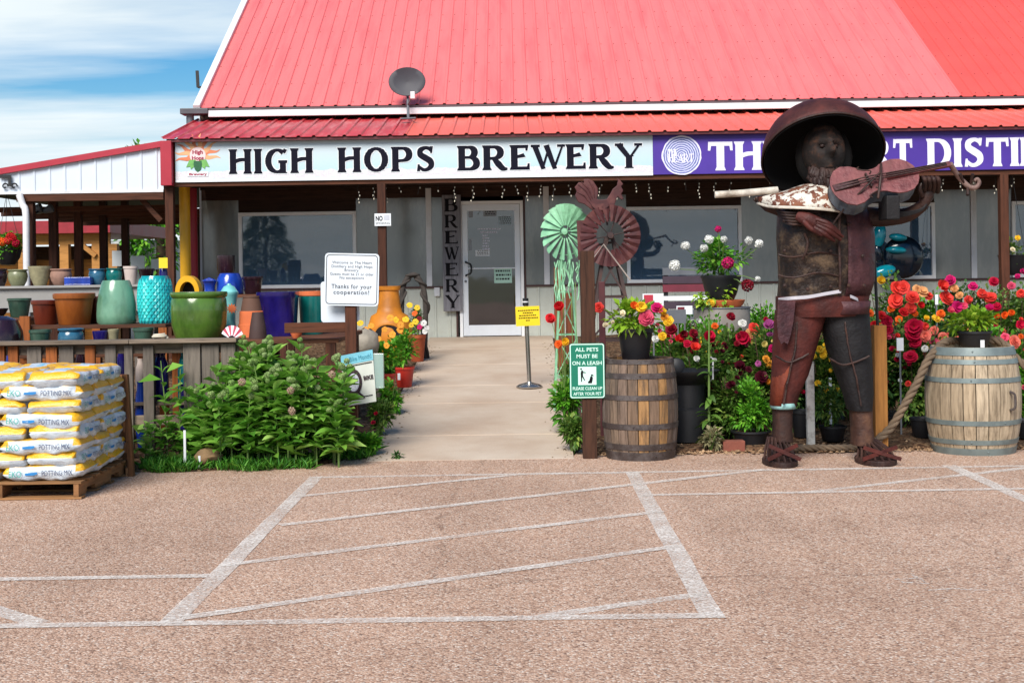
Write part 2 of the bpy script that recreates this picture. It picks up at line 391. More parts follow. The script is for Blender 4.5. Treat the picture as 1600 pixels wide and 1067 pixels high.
def mulch(name, cols, scale=34):
    m, t, b = _mat(name); vec = _coord(t, rand=False)
    vo = t.nodes.new('ShaderNodeTexVoronoi'); t.links.new(vec, vo.inputs['Vector']); vo.inputs['Scale'].default_value = scale
    sp = t.nodes.new('ShaderNodeSeparateColor'); t.links.new(vo.outputs['Color'], sp.inputs[0])
    c = _ramp(t, sp.outputs[0], [(i / (len(cols)-1), lin(h)) for i, h in enumerate(cols)])
    c = _mix(t, 1.0, c, _ramp(t, _noise(t, vec, 2, 5), [(.3, (.6, .6, .6)), (.7, (1.1, 1.1, 1.1))]), 'MULTIPLY')
    t.links.new(c, b.inputs['Base Color']); b.inputs['Roughness'].default_value = .95; b.inputs['Specular IOR Level'].default_value = .15
    inv = t.nodes.new('ShaderNodeMath'); inv.operation = 'SUBTRACT'; inv.inputs[0].default_value = 1; t.links.new(vo.outputs['Distance'], inv.inputs[1])
    _bump(t, b, inv.outputs[0], 1, .015); return m
ASPH = asphalt(); CONC = concrete()
SOIL = mulch('bark_mulch', ['#2c1e15', '#5b4130', '#7d5f46', '#3a2a1e', '#9a7f63'])

ground = MB().box(-600, 600, -600, 900, -.3, -.045).build('ground', M('dry_field', '#7d7a55', .95, .3, .05))
tag(ground, kind='structure')
lot = MB()
xs = [-40, -12, -8, -6, -5, -4, -3.4, -3, -2.6, -2.2, -1.8, -1.4, -1.2, -.6, 0, .5, .7, 1.5, 3, 6, 10, 40]
n = len(xs)
lot.v = [(x, -40, 0) for x in xs] + [(x, 13.0 if x < -1.3 or x > .55 else 11.99, 0) for x in xs]
lot.f = [(i, i+1, n+i+1, n+i) for i in range(n-1)]
lot = tag(lot.build('parking_lot', ASPH), kind='structure')

def paint():
    m, t, b = _mat('worn_line_paint'); vec = _coord(t, rand=False)
    vo = t.nodes.new('ShaderNodeTexVoronoi'); t.links.new(vec, vo.inputs['Vector']); vo.inputs['Scale'].default_value = 82
    sp = t.nodes.new('ShaderNodeSeparateColor'); t.links.new(vo.outputs['Color'], sp.inputs[0])
    g = _noise(t, vec, 2.3, 5, .6)
    t.links.new(_ramp(t, sp.outputs[1], [(0, (.58, .5, .43)), (1, (.84, .78, .71))]), b.inputs['Base Color']); b.inputs['Roughness'].default_value = .85
    w = t.nodes.new('ShaderNodeMath'); w.operation = 'MULTIPLY_ADD'; t.links.new(g, w.inputs[0]); w.inputs[1].default_value = 2.0; t.links.new(sp.outputs[2], w.inputs[2])
    a = _ramp(t, w.outputs[0], [(.9, (.12, .12, .12)), (1.0, (.35, .35, .35))])
    mr = t.nodes.new('ShaderNodeMapRange'); t.links.new(w.outputs[0], mr.inputs[0]); mr.inputs[1].default_value = .75; mr.inputs[2].default_value = 2.1; mr.inputs[3].default_value = .12; mr.inputs[4].default_value = .95
    t.links.new(mr.outputs[0], b.inputs['Alpha']); return m
PAINT = paint()
def line(a, b, w, z, w2=None):
    A = PG(*a); B = PG(*b); A.z = B.z = 0
    d = (B - A).normalized(); nn = Vector((-d.y, d.x, 0)); w2 = w2 or w
    k = 14; mb = MB(); L = []; Q = []
    for i in range(k + 1):
        p = A.lerp(B, i / k); ww = w + (w2 - w) * i / k
        j1 = random.uniform(-.006, .006); j2 = random.uniform(-.006, .006)
        L.append(p + nn * (ww/2 + j1)); Q.append(p - nn * (ww/2 + j2))
    for i in range(k):
        mb.add([(v.x, v.y, z) for v in (L[i], L[i+1], Q[i+1], Q[i])], [(0, 1, 2, 3)])
    o = mb.build('painted_line', PAINT); o.data.materials.clear(); o.data.materials.append(PAINT)
    return tag(o, kind='structure')
Z1, Z2, Z3 = .0025, .004, .0055
line((494, 745), (266, 974), .115, Z2); line((987, 737), (1114, 965), .115, Z2)
line((488, 746), (2300, 716.5), .085, Z1); line((-700, 989), (1132, 962), .09, Z3)
line((455, 777), (820, 741), .085, Z3); line((437, 821), (1195, 734), .085, Z3); line((345, 884), (1034, 799), .085, Z3)
line((285, 966), (1062, 853), .085, Z3); line((845, 963), (1102, 927), .085, Z1)
line((-700, 918), (325, 900), .085, Z3); line((-420, 820), (62, 974), .105, Z1)
line((1002, 774), (2300, 752), .085, Z3); line((1262, 769), (1640, 727), .085, Z1); line((1482, 727), (1900, 912), .115, Z2)
for a, b in (((1398, 905), (1440, 903)), ((1408, 909), (1452, 912)), ((1425, 898), (1445, 909)), ((1500, 921), (1545, 922)), ((1450, 922), (1500, 919))):
    line(a, b, .018, Z1)

# walkway: concrete slabs climbing from the lot to the door
walk = MB(); walk.add([(-1.36, 12.0, -.2), (.56, 12.0, -.2), (.66, 21.45, .45), (-1.39, 21.45, .45)], [(0, 1, 2, 3)])
walk = tag(walk.build('walkway', SOIL), kind='structure')
ys = [11.97, 13.15, 15.05, 16.35, 18.2, 19.9, 21.46]
for a, b in zip(ys[:-1], ys[1:]):
    mb = MB(); g = .011; za, zb = gz(a), gz(b)
    xr = lambda y: .53 + (y - 11.96) * .0105
    xl = -1.33
    k = 6; top = []
    vs = [(xl, a+g, za-.12), (xr(a), a+g, za-.12), (xr(b), b-g, zb-.12), (xl, b-g, zb-.12), (xl, a+g, za+.002), (xr(a), a+g, za+.002), (xr(b), b-g, zb), (xl, b-g, zb)]
    mb.add(vs, [(0,3,2,1),(4,5,6,7),(0,1,5,4),(1,2,6,5),(2,3,7,6),(3,0,4,7)])
    mb.build('slab', CONC, walk, bevel=.006)

def bed(name, x0, x1, mat, edge, nx=60, ny=36, amp=.03, seed=1):
    r = np.random.default_rng(seed); mb = MB()
    for j in range(ny + 1):
        for i in range(nx + 1):
            x = x0 + (x1 - x0) * i / nx; e = edge(x); y = e + (21.44 - e) * (j / ny) ** 1.3
            z = gz(y) - .02 + (.02 if y < 12.4 else 0) + amp * (math.sin(x*3.1+seed)*math.sin(y*2.7) * .3 + .35 + r.random() * .5)
            if j == 0: z = -.01
            if -1.5 < x < .75: z = gz(y) - .045
            mb.v.append((x, y, z))
    for j in range(ny):
        for i in range(nx):
            a = j*(nx+1)+i; mb.f.append((a, a+1, a+nx+2, a+nx+1))
    return tag(mb.build(name, mat, smooth=180, fix=False), kind='structure')
bed('planting_bed', .44, 11.5, SOIL, lambda x: 12.12 + .05*math.sin(x*4), seed=2)
bed('planting_bed', -12, -1.25, SOIL, lambda x: 11.45 + .06*math.sin(x*5) + (.5 if x > -1.7 else max(0, .1*(x+3.4))), seed=3)

# ------------------------------------------------------------------ the building
ROOFP = M('roof_paint_pink', '#e0716f', .4, .05, 1.5, spec=.6, dirt_or_sheen=('#cc5154', .4, 2.2), stretch=(2.2, .25, .25))
ROOFR = M('roof_paint_red', '#de544c', .4, .05, 1.5, spec=.5)
ROOFC = M('porch_roof_coral', '#df6657', .42, .06, 1.5, spec=.5, dirt_or_sheen=('#c8685f', .45, 3), stretch=(2.2, .4, .4))
ROOFD = M('porch_roof_faded', '#b8323a', .35, .22, 2.5, spec=.6, dirt_or_sheen=('#d98a86', .55, 3.5), stretch=(2.5, .5, .5))
WHITE = M('white_trim', '#d6d6d8', .5, .06, 3, dirt_or_sheen=('#8d8a85', .25, 5))
SIDING = M('white_siding', '#c9d2dc', .5, .04, 2)
WAINS = M('wainscot_metal', '#c3c6ba', .5, .06, 3, dirt_or_sheen=('#9a9588', .4, 3))
POLY = M('polycarbonate_sheet', '#6f7472', .16, .3, 1.0, spec=1.0, dirt_or_sheen=('#a3a299', .5, 1.5), stretch=(1.5, 1.5, .5))  # pale upright streaks paint cloud reflections into the sheet colour
DARKW = wood('stained_brown_timber', '#4a2a1c', 2); DARKWX = wood('stained_brown_beam', '#54301f', 0)
SOFF = wood('soffit_boards', '#3d2a22', 0)
TRIMR = M('red_trim', '#a31f33', .45, .08, 3); TRIMB = M('brown_trim', '#43221d', .5, .1, 3)
BLACK = M('black_metal', '#141416', .5, .2, 8); GREYM = M('grey_metal', '#5d6066', .45, .15, 6)
ALU = M('aluminium_frame', '#dfe3e8', .4, .05, 4, metal=.1)
PANE = glass('window_glass', '#48627a', .02, .78); DGLASS = glass('door_glass', '#0a0f18', .03, .85)
PAPER = M('white_paper', '#d9dde0', .7, .04, 5); INK = M('black_ink', '#0b0a10', .8, .1, 8, spec=.2); PAPERG = M('pale_green_paper', '#a9cdbd', .7, .05, 5)

bld = thing('brewery_building', 'long metal shop with coral red ribbed roof, porch and pale ribbed lower wall', 'building', (3, 21.5, .6))
WY = 21.5; ZS, ZH = 1.47, 2.70
# ribbed lower wall, one sheet per bay
def ribbed(x0, x1, z0, z1, y, mat, name, parent, pitch=.2286):
    mb = MB(); x = x0; prof = [(x0, y)]
    while x + pitch < x1:
        x += pitch; prof += [(x-.03, y), (x-.018, y-.014), (x+.006, y-.014), (x+.018, y)]
    prof.append((x1, y)); k = len(prof)
    mb.v = [(a, b, z0) for a, b in prof] + [(a, b, z1) for a, b in prof]
    mb.f = [(i, i+1, k+i+1, k+i) for i in range(k-1)]
    return mb.build(name, mat, parent, fix=False)
for a, b in ((-4.95, -2.6), (-2.595, -.87), (.2, 1.9), (1.905, 4.3), (4.305, 7.0), (7.005, 11.5)):
    ribbed(a, b, .55, ZS - .02, WY, WAINS, 'wall_sheet', bld)
MB().box(-4.95, -.87, WY-.035, WY+.05, ZS-.02, ZS+.012).box(.2, 11.5, WY-.035, WY+.05, ZS-.02, ZS+.012).build('sill_trim', TRIMB, bld)
PANELS = ((-4.95, -4.36), (-2.48, -1.34), (-1.30, -.87), (.2, .54), (.58, 1.84), (3.68, 4.30), (4.34, 4.91), (6.77, 7.36), (7.42, 8.0), (9.8, 11.5))
for a, b in PANELS:
    MB().box(a, b, WY, WY+.04, ZS+.012, 2.9).build('glazing_sheet', POLY, bld)
for x in (-1.32, .56, 4.32, 7.39):
    MB().box(x-.045, x+.045, WY-.03, WY+.03, ZS+.012, 3.05).build('batten', WHITE, bld, bevel=.004)
MB().box(-4.95, 11.5, WY+.002, WY+.06, 2.9, 4.42).build('header_wall', SOFF, bld)
for a, b in ((-4.36, -2.48), (1.84, 3.68), (4.91, 6.77), (8.0, 9.8)):
    MB().box(a, b, WY+.004, WY+.05, ZH, 2.9).build('header_board', SOFF, bld)
MB().box(-4.98, -4.95, WY-.02, 29, .4, 4.3).box(11.5, 11.6, WY-.02, 29, .4, 4.3).box(-4.95, 11.5, 28.9, 29, .4, 4.3).build('wall', SIDING, bld)
MB().box(-4.95, 11.5, WY+.06, 28.9, .5, .66).build('floor', M('shop_floor', '#5a5550', .7), bld)
MB().box(-4.95, 11.5, 25.4, 25.5, .66, 4.2).build('inner_wall', M('shop_wall', '#4a5560', .8, .3, 1), bld)
MB().box(-4.95, 11.5, WY+.06, 25.4, 3.3, 3.36).build('shop_ceiling', M('shop_ceiling', '#55585c', .8), bld)
WINW = M('window_frame_white', '#efefef', .4, .03, 3)
def window(x0, x1, z0=ZS+.014, z1=ZH, mull=None):
    f = MB(); w = .055; y0, y1 = WY-.04, WY+.05
    f.box(x0, x1, y0, y1, z1-w, z1).box(x0, x1, y0, y1, z0, z0+w).box(x0, x0+w, y0, y1, z0+w, z1-w).box(x1-w, x1, y0, y1, z0+w, z1-w)
    for m in (mull or []): f.box(m-.02, m+.02, WY-.02, WY+.04, z0+w, z1-w)
    f = f.build('window', WINW, bld, bevel=.004)
    MB().box(x0+w, x1-w, WY+.005, WY+.012, z0+w, z1-w).build('pane', PANE, f)
window(-4.36, -2.48); window(1.84, 3.68); window(4.91, 6.77); window(8.0, 9.8)
# door
d0, d1, dz0, dz1 = -.84, .19, .665, 2.83
WINWD = WINW
fr = MB().box(d0, d0+.05, WY-.06, WY+.06, dz0, dz1).box(d1-.05, d1, WY-.06, WY+.06, dz0, dz1).box(d0+.05, d1-.05, WY-.06, WY+.06, dz1-.05, dz1).build('door_frame', WINWD, bld, bevel=.004)
door = MB(); a0, a1, c0, c1 = d0+.055, d1-.055, dz0+.015, dz1-.055
door.box(a0, a0+.085, WY-.045, WY, c0, c1).box(a1-.085, a1, WY-.045, WY, c0, c1).box(a0+.085, a1-.085, WY-.045, WY, c1-.1, c1).box(a0+.085, a1-.085, WY-.045, WY, c0, c0+.17)
door.box(a0+.085, a1-.085, WY-.05, WY-.02, 1.745, 1.765)
door = door.build('door', ALU, bld, bevel=.003)
MB().box(a0+.085, a1-.085, WY-.02, WY-.012, c0+.17, c1-.1).build('pane', DGLASS, door)
hz = P(738, 420, WY-.1).z
MB().tube(spline([(a0+.05, WY-.045, hz-.11), (a0+.06, WY-.11, hz-.1), (a0+.13, WY-.12, hz-.06), (a0+.13, WY-.12, hz+.06), (a0+.06, WY-.11, hz+.1), (a0+.05, WY-.045, hz+.11)], 4), .014, 8).build('handle', BLACK, door, smooth=60)
MB().lathe([(0,0),(.02,0),(.02,.012),(0,.014)], 12, (a0+.045, WY-.045, hz-.2), Matrix.Rotation(R(90), 4, 'X')).build('lock', GREYM, door, smooth=40)
def notice(px0, px1, py0, py1, mat, lines=0, name='notice', ink=INK, yy=WY-.024):
    A = P(px0, py0, yy); B = P(px1, py1, yy)
    o = MB().box(A.x, B.x, yy-.002, yy, B.z, A.z).build(name, mat, door)
    if lines:
        mb = MB(); h = (A.z - B.z) / (lines + .6)
        for i in range(lines):
            z = A.z - h * (i + .8); x = A.x + .02 + random.uniform(0, .02)
            while x < B.x - .03:
                w = random.uniform(.012, .035); mb.add([(x, yy-.003, z), (min(x+w, B.x-.015), yy-.003, z), (min(x+w, B.x-.015), yy-.003, z+h*.45), (x, yy-.003, z+h*.45)], [(0,1,2,3)]); x += w + .012
        if mb.v: tag(mb.build('print', ink, door, fix=False), kind='stuff')
GREYP = M('grey_paper', '#8b9096', .6, .1, 6); WINK = M('white_print', '#c9c6d6', .6, .05, 6)
notice(755, 776, 329, 338, GREYP, 2); notice(778, 800, 338, 352, M('pale_paper', '#9fb0bb', .6, .1, 5), 4)
notice(743, 765, 391, 400, PAPER, 3); notice(772, 800, 420, 442, PAPERG, 3); notice(732, 739, 326, 340, GREYP); notice(732, 737, 374, 391, GREYP, 2)
mb = MB()
for r_, (py, a, b) in enumerate([(357, 746, 782), (362, 750, 778)] + [(367 + i*4.2, 754, 763 + (i % 3)) for i in range(6)]):
    x = a
    while x < b:
        w = random.uniform(1.5, 4); A = P(x, py, WY-.0235); B = P(min(x+w, b), py+2, WY-.0235)
        mb.add([(A.x, A.y, A.z), (B.x, A.y, A.z), (B.x, A.y, B.z), (A.x, A.y, B.z)], [(0,1,2,3)]); x += w + .9
tag(mb.build('window_lettering', WINK, door, fix=False), kind='stuff')
ribbed(-.5, .0, .3, .4, WY-.2, WAINS, 'threshold', bld) if False else None
# electrical outlet box on the wall and red line of a pipe by the door
A = P(683, 456, WY); MB().box(A.x-.045, A.x+.045, WY-.05, WY, A.z-.07, A.z+.07).build('outlet_box', WHITE, bld, bevel=.005)
MB().box(-.9, -.872, WY-.03, WY-.015, .6, ZS-.02).build('door_trim', TRIMB, bld)
MB().box(.195, .225, WY-.03, WY-.012, .6, 2.9).build('door_trim', TRIMB, bld)

# roofs: ribbed metal panels laid side by side
def roof_panel_mesh(wid, ribs, length, name, rh=.02):
    p = wid / ribs; prof = []
    for i in range(ribs):
        x = i * p; prof += [(x, rh), (x+.016, rh), (x+.03, 0), (x+p-.03, 0), (x+p-.016, rh)]
    prof.append((wid, rh)); k = len(prof); mb = MB()
    mb.v = [(a, 0, b) for a, b in prof] + [(a, length, b) for a, b in prof] + [(a, 0, b-.006) for a, b in prof] + [(a, length, b-.006) for a, b in prof]
    for i in range(k-1):
        mb.f += [(i, i+1, k+i+1, k+i), (2*k+i+1, 2*k+i, 3*k+i, 3*k+i+1), (i+1, i, 2*k+i, 2*k+i+1)]
    me = bpy.data.meshes.new(name); me.from_pydata(mb.v, [], mb.f); return me
EY, EZ = 21.08, 4.335; SLOPE = math.atan2(2.51, 4.06)
pw = .853; base = roof_panel_mesh(pw, 4, 9.2, 'roof_panel'); base.materials.append(None)
wb = wloc(bld)
for i in range(19):
    o = bpy.data.objects.new('roof_panel', base); col.objects.link(o); o.parent = bld
    o.location = Vector((-4.86 + i*pw, EY, EZ + .0015*(i % 2))) - wb; o.rotation_euler = (SLOPE, 0, 0)
    o.material_slots[0].link = 'OBJECT'; o.material_slots[0].material = ROOFP if i < 14 else ROOFR
rx1 = -4.86 + 19*pw
Yr = EY + 9.2*math.cos(SLOPE); Zr = EZ + 9.2*math.sin(SLOPE)
MB().add([(-4.8, Yr, Zr), (rx1, Yr, Zr), (rx1, Yr+8, Zr-5), (-4.8, Yr+8, Zr-5)], [(0,1,2,3)]).build('roof_back', ROOFP, bld)
sl = Vector((0, math.cos(SLOPE), math.sin(SLOPE))); nn = Vector((0, -math.sin(SLOPE), math.cos(SLOPE)))
A = Vector((-4.9, EY, EZ)) + nn*.01; MB().beam(A - sl*.03, A + sl*9.2, .11, .1, nn).build('rake_trim', WHITE, bld, bevel=.005)
MB().add([(-4.93, EY+.2, 4.28), (-4.93, 29, 4.28), (-4.93, Yr, Zr-.15)], [(0,1,2)]).build('gable_wall', SIDING, bld)
MB().add([(-4.85, EY+.05, EZ-.05), (rx1, EY+.05, EZ-.05), (rx1, Yr, Zr-.05), (-4.85, Yr, Zr-.05)], [(0,1,2,3)]).build('roof_deck', SOFF, bld)
scr = MB()
for r_ in range(9):
    base_p = Vector((0, EY, EZ)) + sl*(.12 + r_*.75) + nn*.004
    for k_ in range(77):
        x_ = -4.86 + k_*pw/4 + .05; a_ = .009
        scr.add([(x_-a_, *(base_p - sl*a_)[1:]), (x_+a_, *(base_p - sl*a_)[1:]), (x_+a_, *(base_p + sl*a_)[1:]), (x_-a_, *(base_p + sl*a_)[1:]), (x_, *(base_p + nn*.012)[1:])], [(0,1,4),(1,2,4),(2,3,4),(3,0,4)])
tag(scr.build('roof_screws', M('screw_heads', '#7d3a3c', .5), bld, fix=False), kind='stuff')
# eave: dark drip edge and white fascia
MB().box(-4.9, rx1, EY-.02, EY+.04, EZ-.045, EZ-.012).build('drip_edge', M('drip_edge', '#4e3e42', .5), bld)
MB().box(-4.72, rx1, EY-.03, EY+.02, EZ-.15, EZ-.05).build('fascia', WHITE, bld, bevel=.006)
MB().box(-5.16, -4.72, EY-.05, EY+.25, EZ-.1, EZ-.01).build('gutter_end', M('gutter_dark', '#4b4a50', .5), bld, bevel=.01)
MB().tube([(-5.03, EY+.08, EZ-.1), (-5.03, EY+.08, 3.9)], .06, 12).build('downpipe', GREYM, bld, smooth=50)
# porch
PF, PZ, PB, PBZ = 19.14, 3.655, 21.42, 4.19; ps = math.atan2(PBZ-PZ, PB-PF)
pb = roof_panel_mesh(.87, 4, math.hypot(PBZ-PZ, PB-PF), 'porch_roof_panel', .022); pb.materials.append(None)
for i in range(19):
    o = bpy.data.objects.new('porch_roof_panel', pb); col.objects.link(o); o.parent = bld
    o.location = Vector((-4.97 + i*.87, PF, PZ + .0015*(i % 2))) - wb; o.rotation_euler = (ps, 0, 0)
    o.material_slots[0].link = 'OBJECT'; o.material_slots[0].material = ROOFD if i < 4 else ROOFC
px1 = -4.97 + 19*.87
MB().box(-4.9, px1, PF+.03, PF+.09, PZ-.045, PZ-.004).build('porch_drip_edge', M('drip_edge_red', '#5a1a20', .5), bld)
MB().box(-4.86, px1, 19.3, 19.42, 2.98, 3.6).build('porch_beam', DARKWX, bld)
MB().box(-4.86, px1, 19.42, WY, 3.12, 3.15).build('porch_ceiling', SOFF, bld)
for y in (19.95, 20.5, 21.05):
    MB().box(-4.86, px1, y-.025, y+.025, 3.04, 3.119).build('ceiling_joist', SOFF, bld)
MB().box(-4.99, -4.83, 19.16, 19.4, 2.99, 3.63).build('corner_trim', TRIMR, bld, bevel=.006)
MB().add([(-4.9, 19.4, 3.1), (-4.9, WY, 3.1), (-4.9, WY, 4.15), (-4.9, 19.4, 3.63)], [(0,1,2,3)]).build('porch_end', SOFF, bld)
for x in (P(597, 350, 19.36).x, P(1568, 350, 19.36).x, -4.91):
    MB().box(x-.06, x+.06, 19.3, 19.42, gz(19.36)-.1, 2.98).build('porch_post', DARKW, bld, bevel=.006)
# corner pipes
MB().tube([(-5.06, 21.3, .5), (-5.06, 21.3, 3.1)], .085, 14).build('corner_post', TRIMR, bld, smooth=50)
ypipe = MB().tube([P(288, 290, 20.3) - Vector((0, 0, 1.75)), P(288, 290, 20.3)+Vector((0, 0, .3))], .082, 18)
o = ypipe.build('yellow_pipe', M('yellow_paint', '#e6a90f', .4, .08, 4), None, (P(288, 400, 20.3).x, 20.3, gz(20.3)), smooth=50)
tag(o, 'tall round yellow pipe standing beside the red corner post of the porch', 'pipe')
# satellite dish on the porch roof
dc = P(636, 128, 20.9)
dish = thing('satellite_dish', 'grey satellite dish on a short mast above the porch roof', 'satellite dish', P(638, 184, 20.6))
rot = Matrix.Rotation(R(84), 4, 'X')
MB().lathe([(0,-.05),(.1,-.045),(.2,-.025),(.29,0),(.295,.004),(.285,.01),(.2,-.01),(.1,-.03),(0,-.036)], 32, dc, rot, .98, .78).build('reflector', M('dish_grey', '#35353c', .6, .1, 5), dish, smooth=50)
MB().tube([P(638, 186, 20.75), P(637, 150, 20.97)], .022, 10).build('mast', GREYM, dish, smooth=50)
MB().tube([P(637, 165, 20.9), P(645, 150, 20.55)], .014, 8).build('arm', GREYM, dish, smooth=50)
a = P(645, 150, 20.55); MB().box(a.x-.035, a.x+.035, a.y-.05, a.y+.03, a.z-.05, a.z+.06).build('receiver', WHITE, dish, bevel=.008)
MB().beam(P(626, 186, 20.55), P(650, 185, 20.55), .12, .02).build('foot_plate', GREYM, dish)
# antenna
an = thing('antenna', 'thin black antenna bracketed to the white roof edge', 'antenna', P(309, 140, 22))
MB().beam(P(308, 111, 22), P(309.5, 137, 22), .045, .045).build('rod', BLACK, an); MB().beam(P(309, 137, 22), P(322, 136, 22), .03, .03).build('bracket', BLACK, an)
# no smoking sign, hung on the porch post
A = P(585, 334, 19.26); B = P(611, 353, 19.26)
ns = thing('no_smoking_sign', 'small white NO SMOKING sign fixed to a brown porch post', 'sign', ((A.x+B.x)/2, 19.27, B.z))
MB().box(A.x, B.x, 19.262, 19.272, B.z, A.z).build('board', PAPER, ns, bevel=.002)
put_text('NO', .11, INK, ns, ((A.x*.72+B.x*.28)-ns.location.x, -.0095, .075), width=.1, height=.075, bold=.004)
put_text('SMOKING', .05, INK, ns, (0, -.0095, .022), width=.2, height=.032)
MB().box(B.x-.1, B.x-.02, 19.2605, 19.2615, B.z+.08, A.z-.02).build('symbol', M('faded_print', '#b9bcc4', .7), ns)
# hanging icicle lights along the porch edge
WIRE = M('light_wire', '#2b2a28', .6); BULB = M('clear_bulb', '#cfc7b4', .3)
st = thing('string_lights', 'row of small icicle lights hanging along the porch edge', 'string lights', (3, 19.4, 2.98))
wire = MB(); bulbs = MB(); x = P(560, 290, 19.44).x
while x < 8:
    ln = random.choice((.12, .2, .3, .17, .25)); z = 2.985; xx = x; y = 19.45
    pts = [(xx, y, z)]; k = int(ln / .05)
    for i in range(k):
        xx += random.uniform(-.014, .014); z -= .05; pts.append((xx, y + random.uniform(-.01, .01), z))
        if random.random() < .8: bulbs.lathe([(0, -.03), (.008, -.022), (.009, -.008), (.004, 0)], 6, (xx + random.choice((-.012, .012)), y, z))
    wire.tube(pts, .003, 4); x += random.uniform(.16, .3)
wire.beam((-2.1, 19.45, 2.983), (8.0, 19.45, 2.983), .008, .008)
wire.build('wire', WIRE, st); tag(bulbs.build('bulbs', BULB, st, smooth=60), kind='stuff')
# ------------------------------------------------------------------ the two long signs and the plank sign
def signsky():
    m, t, b = _mat('painted_sky_banner'); tcn = t.nodes.new('ShaderNodeTexCoord'); s = t.nodes.new('ShaderNodeSeparateXYZ'); t.links.new(tcn.outputs['Object'], s.inputs[0])
    mr = t.nodes.new('ShaderNodeMapRange'); t.links.new(s.outputs[2], mr.inputs[0]); mr.inputs[1].default_value = 0; mr.inputs[2].default_value = .58
    c = _ramp(t, mr.outputs[0], [(0, lin('#cfd4d6')), (.22, lin('#aecbda')), (.45, lin('#b6cdd5')), (.8, lin('#bcc9cf')), (1, lin('#b4c2c8'))])
    vec = _coord(t, (1, 1, 1.6), False)
    hop = _ramp(t, _noise(t, vec, 16, 6, .7), [(.42, (.75, .72, .74)), (.55, (.55, .52, .56)), (.62, (.78, .79, .8))])
    edge = t.nodes.new('ShaderNodeMath'); edge.operation = 'ADD'; t.links.new(s.outputs[2], edge.inputs[0])
    nz = t.nodes.new('ShaderNodeMath'); nz.operation = 'MULTIPLY'; t.links.new(_noise(t, vec, 7, 3), nz.inputs[0]); nz.inputs[1].default_value = .12
    t.links.new(nz.outputs[0], edge.inputs[1])
    mk = _ramp(t, edge.outputs[0], [(.1, (0, 0, 0)), (.105, (1, 1, 1)), (.2, (1, 1, 1)), (.215, (0, 0, 0))])
    c = _mix(t, mk, c, hop); c = _mix(t, _ramp(t, s.outputs[2], [(.03, (1, 1, 1)), (.036, (0, 0, 0))]), c, lin('#dfe2e4'))
    t.links.new(c, b.inputs['Base Color']); b.inputs['Roughness'].default_value = .55; return m
SY = 19.27; SZ0, SZ1 = 3.04, 3.635
xa = P(274, 250, SY).x; xm = P(1020, 245, SY).x
s1 = thing('brewery_sign', 'long pale blue banner lettered HIGH HOPS BREWERY along the porch edge', 'sign', (xa, SY, SZ0))
MB().box(xa, xm, SY, SY+.028, SZ0, SZ1).build('board', signsky(), s1)
NAVY = M('navy_letter', '#0c0b1c', .8, .1, 5, spec=.2); HALO = M('white_letter_edge', '#d9dde0', .6, .03, 5)
def pxw(px0, px1, py, y): return P(px0, py, y).x, P(px1, py, y).x
zb = P(660, 267, SY).z; lh = P(660, 230, SY).z - zb
for w, a, b in (('HIGH', 360, 487), ('HOPS', 530, 678), ('BREWERY', 717, 1000)):
    x0, x1 = pxw(a, b, 250, SY); word(w, x0, x1, zb, lh, SY-.003, HALO, s1, gap=.2 if w != 'BREWERY' else .16, name='letter_edge', grow=.02); word(w, x0, x1, zb, lh, SY-.006, NAVY, s1, gap=.2 if w != 'BREWERY' else .16, grow=.008)
# sun and hop emblem
e = P(309, 243, SY); RAY1 = M('ray_orange', '#c9744f', .6); RAY2 = M('ray_pale', '#dba274', .6)
for i, a in enumerate((-8, 14, 36, 60, 82, 104, 128, 150, 172, 194)):
    ca, sa = math.cos(R(a)), math.sin(R(a)); pts = []
    for k in range(5):
        r = .1 + k*.058; off = (.014 if i % 2 else -.014) * math.sin(k*1.6)
        pts.append((e.x + ca*r - sa*off, e.z + sa*r*.95 + ca*off))
    mb = MB(); 
    for q in rib2(pts, [.075, .06, .045, .028, .004], 4): mb.add([(v.x, SY-.002-.0003*i, v.y) for v in q], [(0,1,2,3)])
    mb.build('sun_ray', RAY1 if i % 2 else RAY2, s1, fix=False)
disc = lambda cx, cz, rx, rz, y, n=28: MB().add([(cx + rx*math.cos(2*math.pi*i/n), y, cz + rz*math.sin(2*math.pi*i/n)) for i in range(n)], [tuple(range(n))])
disc(e.x, e.z, .115, .115, SY-.0065).build('sun_face', M('emblem_pink', '#dcc3c2', .6), s1, fix=False)
o = s1.location
GRN = M('hop_green', '#1d5a34', .6, .3, 30); GRN2 = M('hop_leaf_green', '#6ba855', .6, .15, 20); MAR = M('maroon_print', '#8e1438', .6)
for sx in (-1, 1):
    pl = [(0, .02), (.05, .05), (.12, .045), (.15, -.02), (.17, -.06), (.11, -.05), (.1, -.09), (.05, -.05)]
    MB().add([(e.x + sx*p[0], SY-.007, e.z - .11 + p[1]) for p in pl], [tuple(range(len(pl)))]).build('hop_leaf', GRN2, s1, fix=False)
hc = [(-.055, .05), (.055, .05), (.062, 0), (.045, -.07), (0, -.12), (-.045, -.07), (-.062, 0)]
MB().add([(e.x+p[0], SY-.008, e.z-.13+p[1]) for p in hc], [tuple(range(7))]).build('hop_cone', GRN, s1, fix=False)
put_text('High', .1, MAR, s1, (e.x-o.x, -.0085, e.z-o.z+.02), width=.15, height=.075, bold=.004)
put_text('Hops', .1, MAR, s1, (e.x-o.x, -.0085, e.z-o.z-.065), width=.17, height=.075, bold=.004)
MB().add([(e.x-.15, SY-.0075, e.z-.3), (e.x+.15, SY-.0075, e.z-.3), (e.x+.15, SY-.0075, e.z-.235), (e.x-.15, SY-.0075, e.z-.235)], [(0,1,2,3)]).build('ribbon', HALO, s1, fix=False)
put_text('Brewery', .06, MAR, s1, (e.x-o.x, -.0082, e.z-o.z-.285), width=.26, height=.045, bold=.003)

